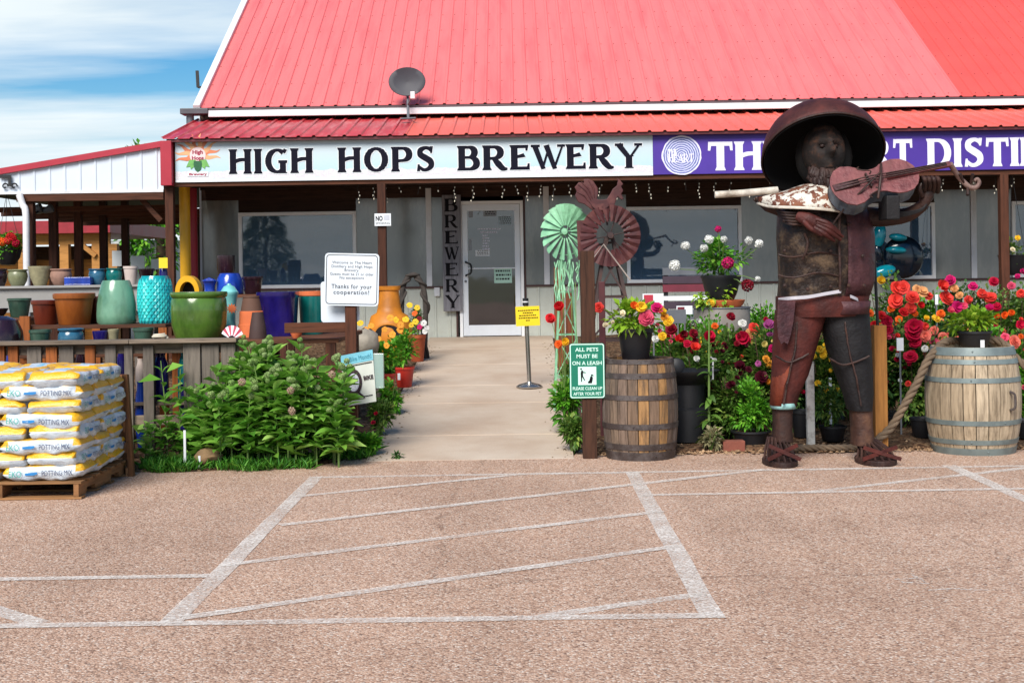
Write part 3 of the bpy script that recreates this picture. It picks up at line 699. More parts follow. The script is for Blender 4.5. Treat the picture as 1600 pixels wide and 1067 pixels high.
def purple():
    m, t, b = _mat('purple_banner'); vec = _coord(t, (1, 1, 1), False)
    c = _ramp(t, _noise(t, vec, 1.2, 5), [(.3, lin('#3a1f80')), (.7, lin('#4b2d9a'))]); t.links.new(c, b.inputs['Base Color']); b.inputs['Roughness'].default_value = .5; return m
xe = 11.3
s2 = thing('distillery_sign', 'long purple banner lettered THE HEART DISTILLERY in white', 'sign', (xm, SY, SZ0))
MB().box(xm+.004, xe, SY, SY+.026, SZ0+.01, SZ1-.005).build('board', purple(), s2)
LILAC = M('white_banner_letter', '#dcd9ea', .6, .03, 5)
zb = P(1300, 264, SY).z + .008; lh = P(1300, 221, SY).z - P(1300, 264, SY).z
for w, a, b in (('THE', 1108, 1226), ('HEART', 1262, 1424), ('DISTILLERY', 1450, 1778)):
    x0, x1 = pxw(a, b, 245, SY); word(w, x0, x1, zb, lh, SY-.004, LILAC, s2, gap=.14, grow=.008)
# wood slice emblem
def rings():
    m, t, b = _mat('tree_ring_print'); vec = _coord(t, (1, 1, 1), False)
    wv = t.nodes.new('ShaderNodeTexWave'); wv.wave_type = 'RINGS'; wv.rings_direction = 'SPHERICAL'; t.links.new(vec, wv.inputs['Vector'])
    wv.inputs['Scale'].default_value = 10; wv.inputs['Distortion'].default_value = 2.2; wv.inputs['Detail'].default_value = 3; wv.inputs['Detail Scale'].default_value = 2
    c = _ramp(t, wv.outputs['Fac'], [(.2, lin('#5c62a0')), (.55, lin('#8b92c2')), (.85, lin('#d0d2ea'))]); t.links.new(c, b.inputs['Base Color']); b.inputs['Roughness'].default_value = .6; return m
e = P(1065, 243, SY); k = 40
def jag(r, j): return [(r*(1+random.uniform(-j, j))*math.cos(2*math.pi*i/k), r*(1+random.uniform(-j, j))*math.sin(2*math.pi*i/k)) for i in range(k)]
MB().add([(e.x+p[0], SY-.003, e.z+p[1]) for p in jag(.285, .025)], [tuple(range(k))]).build('slice_edge', LILAC, s2, fix=False)
sl_ = MB().add([(p[0], 0, p[1]) for p in jag(.265, .02)], [tuple(range(k))]).build('slice', rings(), s2, fix=False, rel=False); sl_.location = Vector((e.x, SY-.004, e.z)) - s2.location
o = s2.location
x0, x1 = e.x-.2, e.x-.05; word('THE', x0, x1, e.z-.01, .1, SY-.006, LILAC, s2, gap=.05); word('HEART', e.x-.19, e.x+.17, e.z-.1, .12, SY-.007, LILAC, s2, gap=.05)

# vertical plank sign by the door
BY = 21.38
A = P(691, 322, BY); B = P(722, 486, BY)
bs = thing('plank_sign', 'tall weathered grey plank sign lettered BREWERY vertically beside the door', 'sign', ((A.x+B.x)/2, BY+.01, B.z))
mid = (A.x+B.x)/2 + .0
MB().box(mid-.15, mid+.15, BY, BY+.03, B.z, 2.93).build('plank', wood('weathered_plank', '#77757a', 2, .6), bs, bevel=.004)
hh = (2.93 - B.z - .06) / 7
for i, c in enumerate('BREWERY'):
    word(c, mid-.1, mid+.1, 2.93 - .03 - (i+1)*hh + .02, hh-.05, BY-.003, INK, bs)
# ------------------------------------------------------------------ foliage helpers
def leaves_mesh(name, base, dirs, length, width, fold=.12, droop=.2, jit=.35):
    """base (n,3), dirs (n,3): one folded leaf of four points for each"""
    n = len(base); L = length * (1 + jit * (rng.random(n) - .5) * 2); W = width * (1 + jit * (rng.random(n) - .5) * 2)
    d = dirs / np.linalg.norm(dirs, axis=1)[:, None]; up = np.tile([0, 0, 1.], (n, 1)) + (rng.random((n, 3)) - .5) * .9
    s = np.cross(d, up); s /= np.linalg.norm(s, axis=1)[:, None] + 1e-9; u = np.cross(s, d)
    L = L[:, None]; W = W[:, None]
    m = base + d * L * .45
    a = m + s * W / 2 + u * W * fold; b = m - s * W / 2 + u * W * fold
    tip = base + d * L - np.array([0, 0, 1.]) * L * droop
    V = np.stack([base, a, tip, b], 1).reshape(-1, 3); me = bpy.data.meshes.new(name)
    k = np.arange(n) * 4
    Fc = np.stack([np.stack([k, k+1, k+2], 1), np.stack([k, k+2, k+3], 1)], 1).reshape(-1, 3)
    me.vertices.add(len(V)); me.vertices.foreach_set('co', V.astype(np.float32).ravel())
    me.loops.add(Fc.size); me.loops.foreach_set('vertex_index', Fc.astype(np.int32).ravel())
    me.polygons.add(len(Fc)); me.polygons.foreach_set('loop_start', np.arange(0, Fc.size, 3, dtype=np.int32))
    me.polygons.foreach_set('use_smooth', np.ones(len(Fc), bool))
    me.update(calc_edges=True); me.validate(); return me
def crown_pts(n, rx, ry, rz, clumps=14, cr=.4, hollow=.35):
    """points in clumps through an ellipsoid about the origin, with outward directions"""
    c = rng.normal(size=(clumps, 3)); c /= np.linalg.norm(c, axis=1)[:, None]; c *= (hollow + (1-hollow) * rng.random((clumps, 1)) ** .6) * .78
    i = rng.integers(0, clumps, n); p = rng.normal(size=(n, 3)); p /= np.linalg.norm(p, axis=1)[:, None]
    q = c[i] + p * cr * (rng.random((n, 1)) ** .5) * (.6 + .8 * rng.random(clumps)[i][:, None])
    d = p * .8 + c[i] * .8 + np.array([0, 0, .25])
    return q * np.array([rx, ry, rz]), d
def petal_bloom(name, layers, r, cup=.5):
    """a double bloom: rings of cupped petals"""
    V = []; Fc = []
    for li, (k, rad, lift, tilt) in enumerate(layers):
        for j in range(k):
            a = 2*math.pi*(j + .5*(li % 2))/k + random.uniform(-.15, .15); w = 2.3*math.pi*rad/k/2 * random.uniform(.8, 1.2); rad = rad*random.uniform(.88, 1.1)
            ca, sa = math.cos(a), math.sin(a); b = len(V)
            for s_ in (0, .55, 1):
                rr = rad*(.15 + .85*s_); ww = w*(.35, 1, .75)[(0, .55, 1).index(s_)]; zz = lift + tilt*rad*s_ - (.18*rad if s_ == 1 else 0)
                for q in (-1, 0, 1):
                    rr2 = rr - (.12*rad*abs(q)); z2 = zz + (.12*rad*abs(q))
                    V.append((r*(ca*rr2 - sa*ww*q), r*(sa*rr2 + ca*ww*q), r*z2))
            for i in range(2):
                for q in range(2): Fc.append((b+i*3+q, b+i*3+q+1, b+i*3+q+4, b+i*3+q+3))
    me = bpy.data.meshes.new(name); me.from_pydata(V, [], Fc)
    for p in me.polygons: p.use_smooth = True
    me.materials.append(PETAL); return me
ROSE = [petal_bloom('rose', [(6, 1, -.15, .25), (5, .85, 0, .55), (5, .65, .12, .85), (4, .42, .25, 1.2), (3, .25, .35, 1.6)], 1) for _ in range(5)] + [petal_bloom('rose', [(5, 1, -.1, .3), (5, .8, .05, .8), (4, .5, .2, 1.4)], 1) for _ in range(3)] + [petal_bloom('rose', [(5, .7, -.1, 1.2), (4, .5, .1, 1.9), (3, .3, .3, 2.2)], 1) for _ in range(2)]
PANSY = [petal_bloom('pansy', [(5, 1, 0, .18)], 1) for _ in range(2)]
def ball_bloom():
    """round head of many small florets"""
    V = []; Fc = []; n = 60
    for i in range(n):
        z = 1 - 1.7*(i+.5)/n; rr = math.sqrt(max(0, 1-z*z)); a = i*2.39996; c = Vector((rr*math.cos(a), rr*math.sin(a), z))
        t = c.orthogonal().normalized(); u = c.cross(t); b = len(V); V.append(tuple(c*.72))
        for k in range(5):
            q = 2*math.pi*k/5+i; V.append(tuple(c*random.uniform(.82, 1.12) + (t*math.cos(q)+u*math.sin(q))*.26*random.uniform(.7,1.2)))
        for k in range(5): Fc.append((b, b+1+k, b+1+(k+1) % 5))
    me = bpy.data.meshes.new('floret_head'); me.from_pydata(V, [], Fc); me.materials.append(PETAL)
    for p in me.polygons: p.use_smooth = True
    return me
HEAD = ball_bloom()
COL = dict(red='#d2232a', coral='#ee4a40', crimson='#c4153e', dark='#7d0f22', maroon='#4f0f22', magenta='#cf1f6e', pink='#ea5a7c', salmon='#f0806e', peach='#f6b87c', yellow='#f2c733', pale='#efe08a', white='#e9e9e4', orange='#ee6a24', apricot='#f4a83a', orchid='#c665a8', cream='#ece0c0')
def bloom(parent, pos, r, c, meshes=ROSE, face=None, name='bloom'):
    o = bpy.data.objects.new(name, random.choice(meshes)); col.objects.link(o); o.parent = parent
    o.location = Vector(pos) - wloc(parent); r *= .92; o.scale = (r*random.uniform(.9,1.1), r*random.uniform(.9,1.1), r)
    d = Vector(face) if face else Vector((random.uniform(-.5, .5), -1, random.uniform(.2, .9)))
    o.rotation_euler = (d.to_track_quat('Z', 'Y') @ Euler((0, 0, random.uniform(0, 6))).to_quaternion()).to_euler()
    cc = lin(COL[c]); k = random.uniform(.85, 1.12); o.color = (*[min(1, x*k) for x in cc], 1); return o
LEAF_ROSE = leafmat('rose_leaf', '#38581f', '#648a38', '#97a850'); LEAF_LIME = leafmat('lime_leaf', '#5f8a1e', '#8db22c', '#b3c94a')
LEAF_BRIGHT = leafmat('bright_leaf', '#3f7a1c', '#62a52a', '#8fc044'); LEAF_MILK = leafmat('milkweed_leaf', '#4f862c', '#7fb244', '#acd06e', .45, .35)
LEAF_DEEP = leafmat('deep_leaf', '#284a1e', '#447034', '#6c8c48'); STEM = M('green_stem', '#5f7a3a', .6, .2, 10); BROWNSTEM = M('brown_stem', '#4a3b28', .8, .2, 10)
GRASSM = leafmat('grass_blade', '#2f6a1c', '#4f8f2a', '#77a83e')

# ------------------------------------------------------------------ shed on the left and what stands behind it
SHY = 19.36
shed = thing('garden_shed', 'open lean-to shed with white gable sheeting, red roof edge and dark posts', 'shed', (-6.3, 19.4, .5))
xl, xr_ = -8.4, -5.0; zt = lambda x: 3.61 + (x + 5.0) * .1545; zbm = 2.945
mb = MB(); x = xl; prof = [xl]
while x + .22 < xr_:
    x += .22; prof += [x-.025, x-.012, x+.012, x+.025]
prof.append(xr_); k = len(prof)
yy = [SHY - (.012 if (i % 4) in (2, 3) and 0 < i < k-1 else 0) for i in range(k)]
mb.v = [(a, b, zbm) for a, b in zip(prof, yy)] + [(a, b, zt(a)-.03) for a, b in zip(prof, yy)]
mb.f = [(i, i+1, k+i+1, k+i) for i in range(k-1)]
mb.build('gable_sheet', SIDING, shed, fix=False)
MB().beam((xl, SHY-.03, zt(xl)-.01), (xr_, SHY-.03, zt(xr_)-.01), .06, .085, (0, 0, 1)).build('roof_edge', TRIMR, shed)
MB().add([(xl, SHY, zt(xl)+.01), (xr_, SHY, zt(xr_)+.01), (xr_, 29, zt(xr_)+.01), (xl, 29, zt(xl)+.01)], [(0,1,2,3)]).build('roof_sheet', TRIMR, shed)
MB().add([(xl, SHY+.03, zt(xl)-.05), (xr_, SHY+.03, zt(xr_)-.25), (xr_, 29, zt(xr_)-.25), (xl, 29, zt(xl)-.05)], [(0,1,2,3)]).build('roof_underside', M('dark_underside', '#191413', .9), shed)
MB().box(-7.12, xr_, SHY-.015, SHY+.1, 2.80, 2.905).build('beam', DARKWX, shed, bevel=.005)
MB().box(-8.2, xr_, SHY-.02, SHY+.02, 2.91, 2.944).build('drip_strip', WHITE, shed)
for px, d in ((48, 19.45), (84, 20.7), (123, 21.9), (162, 23.1), (196, 24.4)):
    q = P(px, 380, d); MB().box(q.x-.06, q.x+.06, d-.06, d+.06, .4, 2.8 if d < 20 else zt(q.x)-.06).build('post', DARKW, shed, bevel=.004)
for y in (20.7, 21.9, 23.1, 24.4, 26):
    MB().box(xl+.1, xr_, y-.03, y+.03, 2.72, 2.8).build('rafter', DARKWX, shed)
q = P(262, 340, 19.7); MB().beam(P(222, 312, 19.55), P(252, 345, 19.55), .07, .07).build('brace', DARKWX, shed)
MB().box(q.x+.0, q.x+.1, 19.62, 19.72, .4, 2.9).build('post', DARKW, shed)
MB().box(-6.35, xr_, 27.0, 27.1, .3, 3.05).build('back_wall', wood('shed_wall_boards', '#3a2a20', 2), shed)
q = P(41, 380, 19.25)
pts = spline([(q.x-.1, 19.28, 2.9), (q.x-.05, 19.27, 2.75), (q.x, 19.25, 2.62), (q.x, 19.25, 2.0), (q.x, 19.25, 1.0), (q.x, 19.25, .45)], 5)
MB().tube(pts, .048, 12).build('downpipe', WHITE, shed, smooth=50)
for (a, b, c, d_) in ((175, 190, 392, 416), (204, 226, 400, 421), (236, 250, 405, 421)):
    A = P(a, c, 26.95); B = P(b, d_, 26.95); o = MB().box(A.x, B.x, 26.95, 26.97, B.z, A.z).build('poster', PAPER, None, (A.x, 26.96, B.z)); tag(o, {175: 'narrow white poster on the shed wall beside the posts', 204: 'wide white poster on the dark shed wall', 236: 'small white poster on the shed wall near the yellow tag'}[a], 'poster')
# scroll bracket on the gable
q = P(8, 285, SHY-.04); br = thing('scroll_bracket', 'black iron scroll bracket on the white shed gable', 'bracket', (q.x, SHY-.04, q.z-.1))
pts = [(q.x+.05*math.cos(a)*(1-.09*i), SHY-.05, q.z-.06+.05*math.sin(a)*(1-.09*i)) for i, a in enumerate([k_*.7 for k_ in range(9)])]
MB().tube(pts, .012, 6).build('scroll', BLACK, br); MB().tube([(p[0]+.13, p[1], p[2]) for p in pts], .012, 6).build('scroll', BLACK, br)
MB().box(q.x-.08, q.x+.09, SHY-.06, SHY-.035, q.z+.06, q.z+.1).box(q.x+.05, q.x+.09, SHY-.06, SHY-.035, q.z-.06, q.z+.06).build('bar', BLACK, br)
# flood lights
q = P(60, 328, 19.9); fl = thing('flood_light', 'twin grey flood lights on a shed post under the beam', 'lamp', P(50, 338, 19.5))
for px, py, r in ((60, 327, .075), (77, 327, .06)):
    c = P(px, py, 19.8); MB().lathe([(0,-.1),(r*.6,-.09),(r,0),(r*1.05,.05),(0,.055)], 16, c, Matrix.Rotation(R(70), 4, 'Y')).build('lamp_head', GREYM, fl, smooth=50)
MB().tube([P(49, 337, 19.5), P(60, 330, 19.75), P(77, 330, 19.8)], .016, 6).build('arm', BLACK, fl)
# far timber building with a red roof edge
OB = 31.0
ob = thing('timber_building', 'low tan timber building with a red roof edge beyond the shed', 'building', (-10.8, OB, 0))
TAN = wood('tan_boards', '#a0703c', 0, .7)
A = P(-60, 348, OB); B = P(178, 364, OB)
MB().box(A.x-2, B.x, OB-.3, OB+5, B.z, A.z).build('roof_edge', M('red_roof_far', '#8d1524', .5), ob)
B2 = P(178, 381, OB); MB().box(A.x-2, B.x-.1, OB, OB+.1, B2.z, B.z).build('wall_band', TAN, ob)
B3 = P(178, 470, OB); MB().box(A.x-2, B.x-.1, OB+1.5, OB+1.6, -.1, B2.z).build('inner_wall', wood('dark_boards', '#4a3018', 0), ob)
MB().box(A.x-2, B.x-.1, OB+.6, OB+.7, -.1, P(100, 405, OB).z).build('low_wall', wood('ochre_boards', '#6a4313', 0), ob)
for px in (35, 100, 150, 176):
    q = P(px, 400, OB); MB().box(q.x-.1, q.x+.1, OB, OB+.2, -.1, B2.z).build('post', TAN, ob)
MB().beam(P(150, 400, OB-.02), P(130, 384, OB-.02), .12, .1).build('brace', TAN, ob)
# white-roofed hut behind
hut = thing('white_hut', 'small white sheet-roofed hut behind the shed posts', 'building', P(185, 440, 38))
A = P(164, 358, 38); B = P(265, 392, 38)
MB().add([(A.x, 38, P(165, 374, 38).z), (B.x, 38, P(265, 352, 38).z), (B.x, 42, P(265, 352, 38).z+.2), (A.x, 42, A.z+.35)], [(0,1,2,3)]).build('roof', SIDING, hut)
MB().box(A.x, B.x, 38.1, 41, -.1, P(165, 376, 38).z).build('wall', M('hut_wall', '#b9bdc0', .7), hut)
# tree beyond the shed roof
def tree(loc, h, r, label, mat=LEAF_DEEP, n=2600, group=None):
    t = thing('tree', label, 'tree', loc, group); x, y, z = loc
    tr = MB().tube([(x, y, z), (x+.05, y, z+h*.45), (x, y+.05, z+h*.8)], [h*.035, h*.025, h*.008], 8)
    for k in range(6):
        a = k*1.05; tr.tube([(x+.02, y, z+h*(.4+.05*k)), (x+math.cos(a)*r*.6, y+math.sin(a)*r*.6, z+h*(.6+.05*k))], [h*.012, h*.003], 6)
    tr.build('trunk', BROWNSTEM, t, smooth=60)
    p, d = crown_pts(n, r, r, h*.36, 22, .38); me = leaves_mesh('crown', p + np.array([0, 0, h*.66]), d, .16*r**.5, .09*r**.5); link('crown', me, mat, t)
    return t
q = P(247, 212, 38); tree((q.x, 38, -.05), q.z+.15, 1.3, 'tall green tree whose top shows above the red shed roof edge', LEAF_BRIGHT, 3200)

# ------------------------------------------------------------------ fence, benches and shelves for the pots
GREYW = wood('weathered_picket', '#6e655c', 2, .5); GREYWX = wood('weathered_rail', '#76685a', 0, .5); ORW = wood('orange_picket', '#8c4f26', 2, .55); BRW = wood('brown_shelf_board', '#5d3a28', 0, .55)
FY = 12.25
fence = thing('picket_fence', 'weathered picket fence with a flat top rail behind the potting soil', 'fence', (-3.6, FY, 0))
ztop = P(100, 532, FY).z
xr0, xr1 = -5.4, P(372, 530, FY).x
for a, b in ((xr0, P(205, 530, FY).x), (P(205, 530, FY).x+.004, xr1)):
    MB().box(a, b, FY-.09, FY+.12, ztop-.035, ztop).build('top_rail', GREYWX, fence, bevel=.004)
MB().box(xr0, xr1, FY+.02, FY+.06, ztop-.13, ztop-.036).build('upper_rail', GREYWX, fence, bevel=.004)
MB().box(xr0, xr1, FY+.02, FY+.06, .32, .41).build('lower_rail', GREYWX, fence, bevel=.004)
for px, w, m in ((-30, .11, GREYW), (2, .08, ORW), (22, .09, ORW), (55, .13, GREYW), (82, .1, ORW), (105, .13, GREYW), (142, .09, ORW), (174, .1, GREYW), (202, .075, GREYW), (233, .095, GREYW), (301, .155, GREYW), (330, .155, GREYW), (358, .13, GREYW)):
    q = P(px, 600, FY); dz = random.uniform(0, .02)
    MB().box(q.x-w/2, q.x+w/2, FY-.022, FY+.018, .03, ztop-.04-dz).build('picket', m, fence, bevel=.004)
# bench for the big pots beside the welcome post
bench = thing('plant_bench', 'dark plank bench carrying the big coloured pots behind the fence', 'bench', (-2.6, 13.4, gz(13.4)))
BZ = 1.075
for i in range(8):
    y = 12.5 + i*.25; MB().box(-3.48, -1.62, y, y+.235, BZ-.04, BZ).build('plank', BRW, bench, bevel=.004)
for x in (-3.4, -2.55, -1.7):
    for y in (12.55, 14.4): MB().box(x-.045, x+.045, y-.045, y+.045, gz(y)-.05, BZ-.04).build('leg', DARKW, bench)
# two level shelf to the left
shelf = thing('plank_shelf', 'reddish two-level plank shelf holding glazed jars behind the fence', 'shelf', (-4.3, 13.3, gz(13.3)))
SZ_ = 1.2
for i in range(3): MB().box(-4.98, -3.5, 13.55+i*.2, 13.74+i*.2, SZ_-.035, SZ_).build('plank', BRW, shelf, bevel=.004)
for i in range(3): MB().box(-5.3, -3.5, 12.72+i*.22, 12.925+i*.22, .92, .95).build('plank', BRW, shelf, bevel=.004)
for i in range(2): MB().box(-5.3, -2.2, 12.6+i*.22, 12.8+i*.22, .47, .5).build('plank', GREYWX, shelf, bevel=.004)
for x in (-4.93, -4.2, -3.53):
    for y in (13.58, 14.1): MB().box(x-.04, x+.04, y-.04, y+.04, gz(y)-.05, SZ_-.035).build('leg', ORW, shelf)
    MB().box(x-.03, x+.03, 12.74, 12.8, gz(12.7)-.05, .92).build('leg', ORW, shelf)
q = P(44, 515, 13.6); MB().box(q.x-.05, q.x+.05, 13.5, 13.54, .9, 1.3).build('end_post', ORW, shelf)
# pale ledge with the back row
ledge = thing('timber_ledge', 'pale grey timber ledge carrying the back row of small pots', 'ledge', (-5.7, 17, gz(17)))
LZ = P(100, 446, 16.8).z
LEDG = M('pale_grey_timber', '#8f8d8a', .8, .12, 3)
MB().box(-7.4, -4.55, 16.75, 17.35, LZ-.03, LZ).build('top', LEDG, ledge, bevel=.004); MB().box(-7.4, -4.55, 16.8, 16.85, LZ-.33, LZ-.03).build('front_board', LEDG, ledge)
for x in (-7.2, -6, -4.7): MB().box(x-.05, x+.05, 16.87, 16.97, gz(17)-.05, LZ-.03).box(x-.05, x+.05, 17.2, 17.3, gz(17)-.05, LZ-.03).build('leg', GREYW, ledge)
tbl = thing('display_table', 'low dark table with blue pots under the left shop window', 'table', (-3.7, 17.9, gz(17.9)))
TZ = 1.44
MB().box(-4.35, -2.9, 17.5, 18.3, TZ-.04, TZ).build('top', BRW, tbl, bevel=.004)
for x in (-4.25, -3.0):
    for y in (17.58, 18.2): MB().box(x-.04, x+.04, y-.04, y+.04, gz(y)-.05, TZ-.04).build('leg', DARKW, tbl)

# ------------------------------------------------------------------ pots
def glaze(name, c, c2=None, rough=.18, drip=0):
    if name in MATS: return MATS[name]
    m, t, b = _mat(name); vec = _coord(t, (1, 1, .45)); c = lin(c); c2 = lin(c2) if c2 else tuple(x*.55 for x in c)
    f = _noise(t, vec, 5, 7, .6); colr = _ramp(t, f, [(.3, c2), (.6, c)])
    t.links.new(colr, b.inputs['Base Color']); b.inputs['Roughness'].default_value = rough; b.inputs['Coat Weight'].default_value = .15
    _bump(t, b, _noise(t, vec, 9, 4), .12, .01); MATS[name] = m; return m
PROF = dict(
    bucket=[(.0,0),(.72,0),(.76,.03),(.93,.82),(1.0,.83),(1.02,.9),(1.02,.98),(.98,1),(.9,.99),(.86,.8),(.7,.12),(0,.1)],
    jar=[(0,0),(.9,0),(.98,.05),(1.0,.2),(.97,.45),(.86,.75),(.72,.95),(.66,1),(.6,.99),(.6,.9),(0,.8)],
    scale=[(0,0),(.82,0),(.88,.04),(.98,.35),(1.0,.55),(.95,.8),(.82,.96),(.78,1),(.7,.99),(.68,.9),(0,.85)],
    round=[(0,0),(.6,0),(.66,.03),(.9,.3),(1.0,.58),(.95,.78),(.86,.87),(.98,.92),(1.0,.97),(.96,1),(.86,.97),(.8,.8),(0,.6)],
    barrel=[(0,0),(.82,0),(.86,.04),(.97,.3),(1.0,.6),(.97,.84),(.94,.87),(1.0,.9),(1.02,.96),(1.0,1),(.9,.99),(.88,.85),(.7,.1),(0,.1)],
    bowl=[(0,0),(.5,0),(.55,.05),(.8,.4),(.97,.85),(1.02,.93),(1.02,1),(.95,1),(.9,.85),(0,.4)],
    tapered=[(0,0),(.66,0),(.7,.03),(.92,.85),(1.0,.88),(1.0,1),(.93,1),(.9,.86),(.64,.1),(0,.1)],
    cone=[(0,0),(1.0,0),(1.0,.05),(.86,.5),(.84,.52),(.62,.97),(.6,1),(.5,1),(.5,.9),(0,.85)],
    lantern=[(0,0),(.75,0),(.8,.03),(.66,.3),(.72,.55),(.95,.78),(1.02,.8),(1.02,.84),(.9,.86),(.6,.94),(.25,.97),(.2,1.0),(0,1.0)],
    belly=[(0,0),(.55,0),(.6,.03),(.9,.25),(1.0,.5),(.88,.78),(.62,.9),(.58,.96),(.66,1),(.55,1),(.5,.9),(0,.8)],
    bottle=[(0,0),(.9,0),(1,.05),(1,.6),(.7,.82),(.4,.9),(.4,1),(.3,1),(.3,.9),(0,.85)],
    dome=[(0,0),(.9,0),(1.0,.06),(1.0,.35),(.95,.6),(.72,.9),(.3,1),(0,1)])
def lathe_mesh(name, prof, r, h, n=32, sq=False):
    mb = MB().lathe([(a*r, b*h) for a, b in prof], n)
    if sq:      # square plan with rounded corners
        mb.v = [((math.copysign(abs(x)**.42, x)*(r**.58), math.copysign(abs(y)**.42, y)*(r**.58), z)) for x, y, z in mb.v]
    return mb
def pot(px0, px1, py0, py1, d, prof, mat, label, z=None, name='glazed_pot', group=None, n=32, sq=False, cat='pot'):
    A = P((px0+px1)/2, py1, d); T = P((px0+px1)/2, py0, d); r = (px1-px0)/2*d/F
    bz = A.z if z is None else z
    mb = lathe_mesh(name, PROF[prof], r, T.z - bz, n, sq)
    o = mb.build(name, mat, None, smooth=40, rel=False); o.location = (A.x, d, bz)
    return tag(o, label, cat, group)
CEL = glaze('celadon_glaze', '#6f9a80', '#41684f'); TURQ = glaze('turquoise_glaze', '#1fa6a6', '#0d6e80'); OLIVE = glaze('olive_glaze', '#4f7028', '#2c4519'); CARA = glaze('caramel_glaze', '#93501b', '#6d3510', .4)
OXB = glaze('oxblood_glaze', '#6b2a18', '#43150d', .35); NAVYG = glaze('navy_glaze', '#221a6a', '#120c40'); COBALT = glaze('cobalt_glaze', '#1f43a8', '#142a78'); TEAL = glaze('teal_glaze', '#0e6a66', '#084844')
DKG = glaze('dark_green_glaze', '#3d5a4c', '#263a31'); AQUA = glaze('aqua_glaze', '#7cc2bf', '#4f9a9a', .3); PLUM = glaze('plum_glaze', '#2a1620', '#170b12'); SAND = M('sandy_stoneware', '#8f8869', .8, .2, 20, .3, 60)
OLV2 = glaze('moss_glaze', '#7d8060', '#4d5238', .35); BLUE2 = glaze('blue_grey_glaze', '#33647e', '#1d3f55'); TERRA = M('terracotta', '#c9683c', .85, .12, 8, .1); PINKST = M('pinkish_stoneware', '#8d6b5c', .8, .2, 20); PALE = M('pale_stoneware', '#c1b1a8', .8, .08, 12)
# front shelf
pot(50, 94, 469, 507, 13.95, 'bucket', OXB, 'dark oxblood tub on the plank shelf beside the caramel tub', SZ_, 'glazed_tub', n=28)
pot(85, 148, 458, 507, 13.78, 'bucket', CARA, 'caramel brown tapered tub with a flared rim on the plank shelf', SZ_, 'glazed_tub')
pot(138, 166, 463, 507, 14.02, 'bucket', OXB, 'brown tub half hidden behind the celadon jar', SZ_, 'glazed_tub')
pot(152, 213, 438, 507, 13.8, 'jar', CEL, 'celadon green jar narrowing to the top on the plank shelf', SZ_, 'glazed_jar')
# turquoise jar with raised scales
sj = thing('scaled_jar', 'bright turquoise jar covered in raised scales on the plank shelf', 'pot', (P(243, 504, 13.8).x, 13.8, SZ_))
r0 = 27*13.8/F; h0 = P(243, 431, 13.8).z - SZ_
b_ = MB().lathe([(a*r0*.97, b*h0) for a, b in PROF['scale']], 32).build('body', TURQ, sj, smooth=40, rel=False)
SCALE = glaze('turquoise_scale', '#38c2bd', '#128a96'); sm = MB(); pf = PROF['scale']
for row in range(13):
    zz = .08 + row*.066; rr = np.interp(zz, [p[1] for p in pf[1:8]], [p[0] for p in pf[1:8]])*r0
    for k in range(20):
        a = 2*math.pi*(k + .5*(row % 2))/20; c = Vector((math.cos(a), math.sin(a), 0)); t_ = Vector((-math.sin(a), math.cos(a), 0)); o_ = c*rr*.97 + Vector((0, 0, zz*h0)); w_ = rr*.15; hgt = .04
        sm.add([o_+Vector((0,0,hgt)), o_+t_*w_, o_-Vector((0,0,hgt)), o_-t_*w_, o_+c*.014-Vector((0,0,.012))], [(0,4,1),(1,4,2),(2,4,3),(3,4,0)])
tag(sm.build('scales', SCALE, sj, rel=False), kind='stuff')
pot(268, 355, 456, 525, 12.95, 'barrel', OLIVE, 'large moss green glazed planter with a thick rim behind the fence rail', BZ)
pot(12, 49, 466, 496, 14.6, 'tapered', DKG, 'dark green tapered pot left of the plank shelf', None)
# its support
q = P(28, 496, 14.6); o = thing('pot_stand', 'plain board stand under the dark green tapered pot', 'stand', (q.x, 14.6, gz(14.6)))
MB().box(q.x-.75, q.x+.2, 14.4, 14.8, q.z-.03, q.z).build('top', BRW, o); MB().box(q.x-.7, q.x-.62, 14.5, 14.7, gz(14.6)-.05, q.z-.03).box(q.x+.1, q.x+.18, 14.5, 14.7, gz(14.6)-.05, q.z-.03).build('leg', ORW, o)
pot(-30, 12, 482, 497, 14.55, 'bowl', PLUM, 'black bowl beside the dark green tapered pot', q.z)
pot(-30, 36, 494, 545, 13.0, 'dome', PLUM, 'large plum black domed pot on the lower shelf', .95)
for a, b, t_, m, pr, l in ((46, 80, 515, DKG, 'tapered', 'dark green pot on the lower shelf under the oxblood tub'), (91, 131, 513, BLUE2, 'round', 'blue grey pot on the lower shelf under the caramel tub'), (145, 169, 517, NAVYG, 'bowl', 'small navy bowl on the lower shelf under the celadon jar'), (169, 186, 514, SAND, 'tapered', 'small sand coloured pot on the lower shelf'), (208, 241, 512, DKG, 'tapered', 'grey green pot on the lower shelf under the turquoise jar')):
    pot(a, b, t_, 535, 12.95, pr, m, l, .95)
q = P(256, 521, 12.45); coil = MB().tube([(q.x + (.07-.001*i)*math.cos(i*.5), 12.45 + (.06)*math.sin(i*.5)*.6, ztop + .012 + .0012*i) for i in range(26)], .011, 8)
tag(coil.build('hose_coil', M('cream_hose', '#c9c2ae', .6), None, (q.x, 12.3, ztop), smooth=60), 'small cream coil lying on the fence rail by the green planter', 'coil'); bpy.data.objects['hose_coil'].location.y -= .15
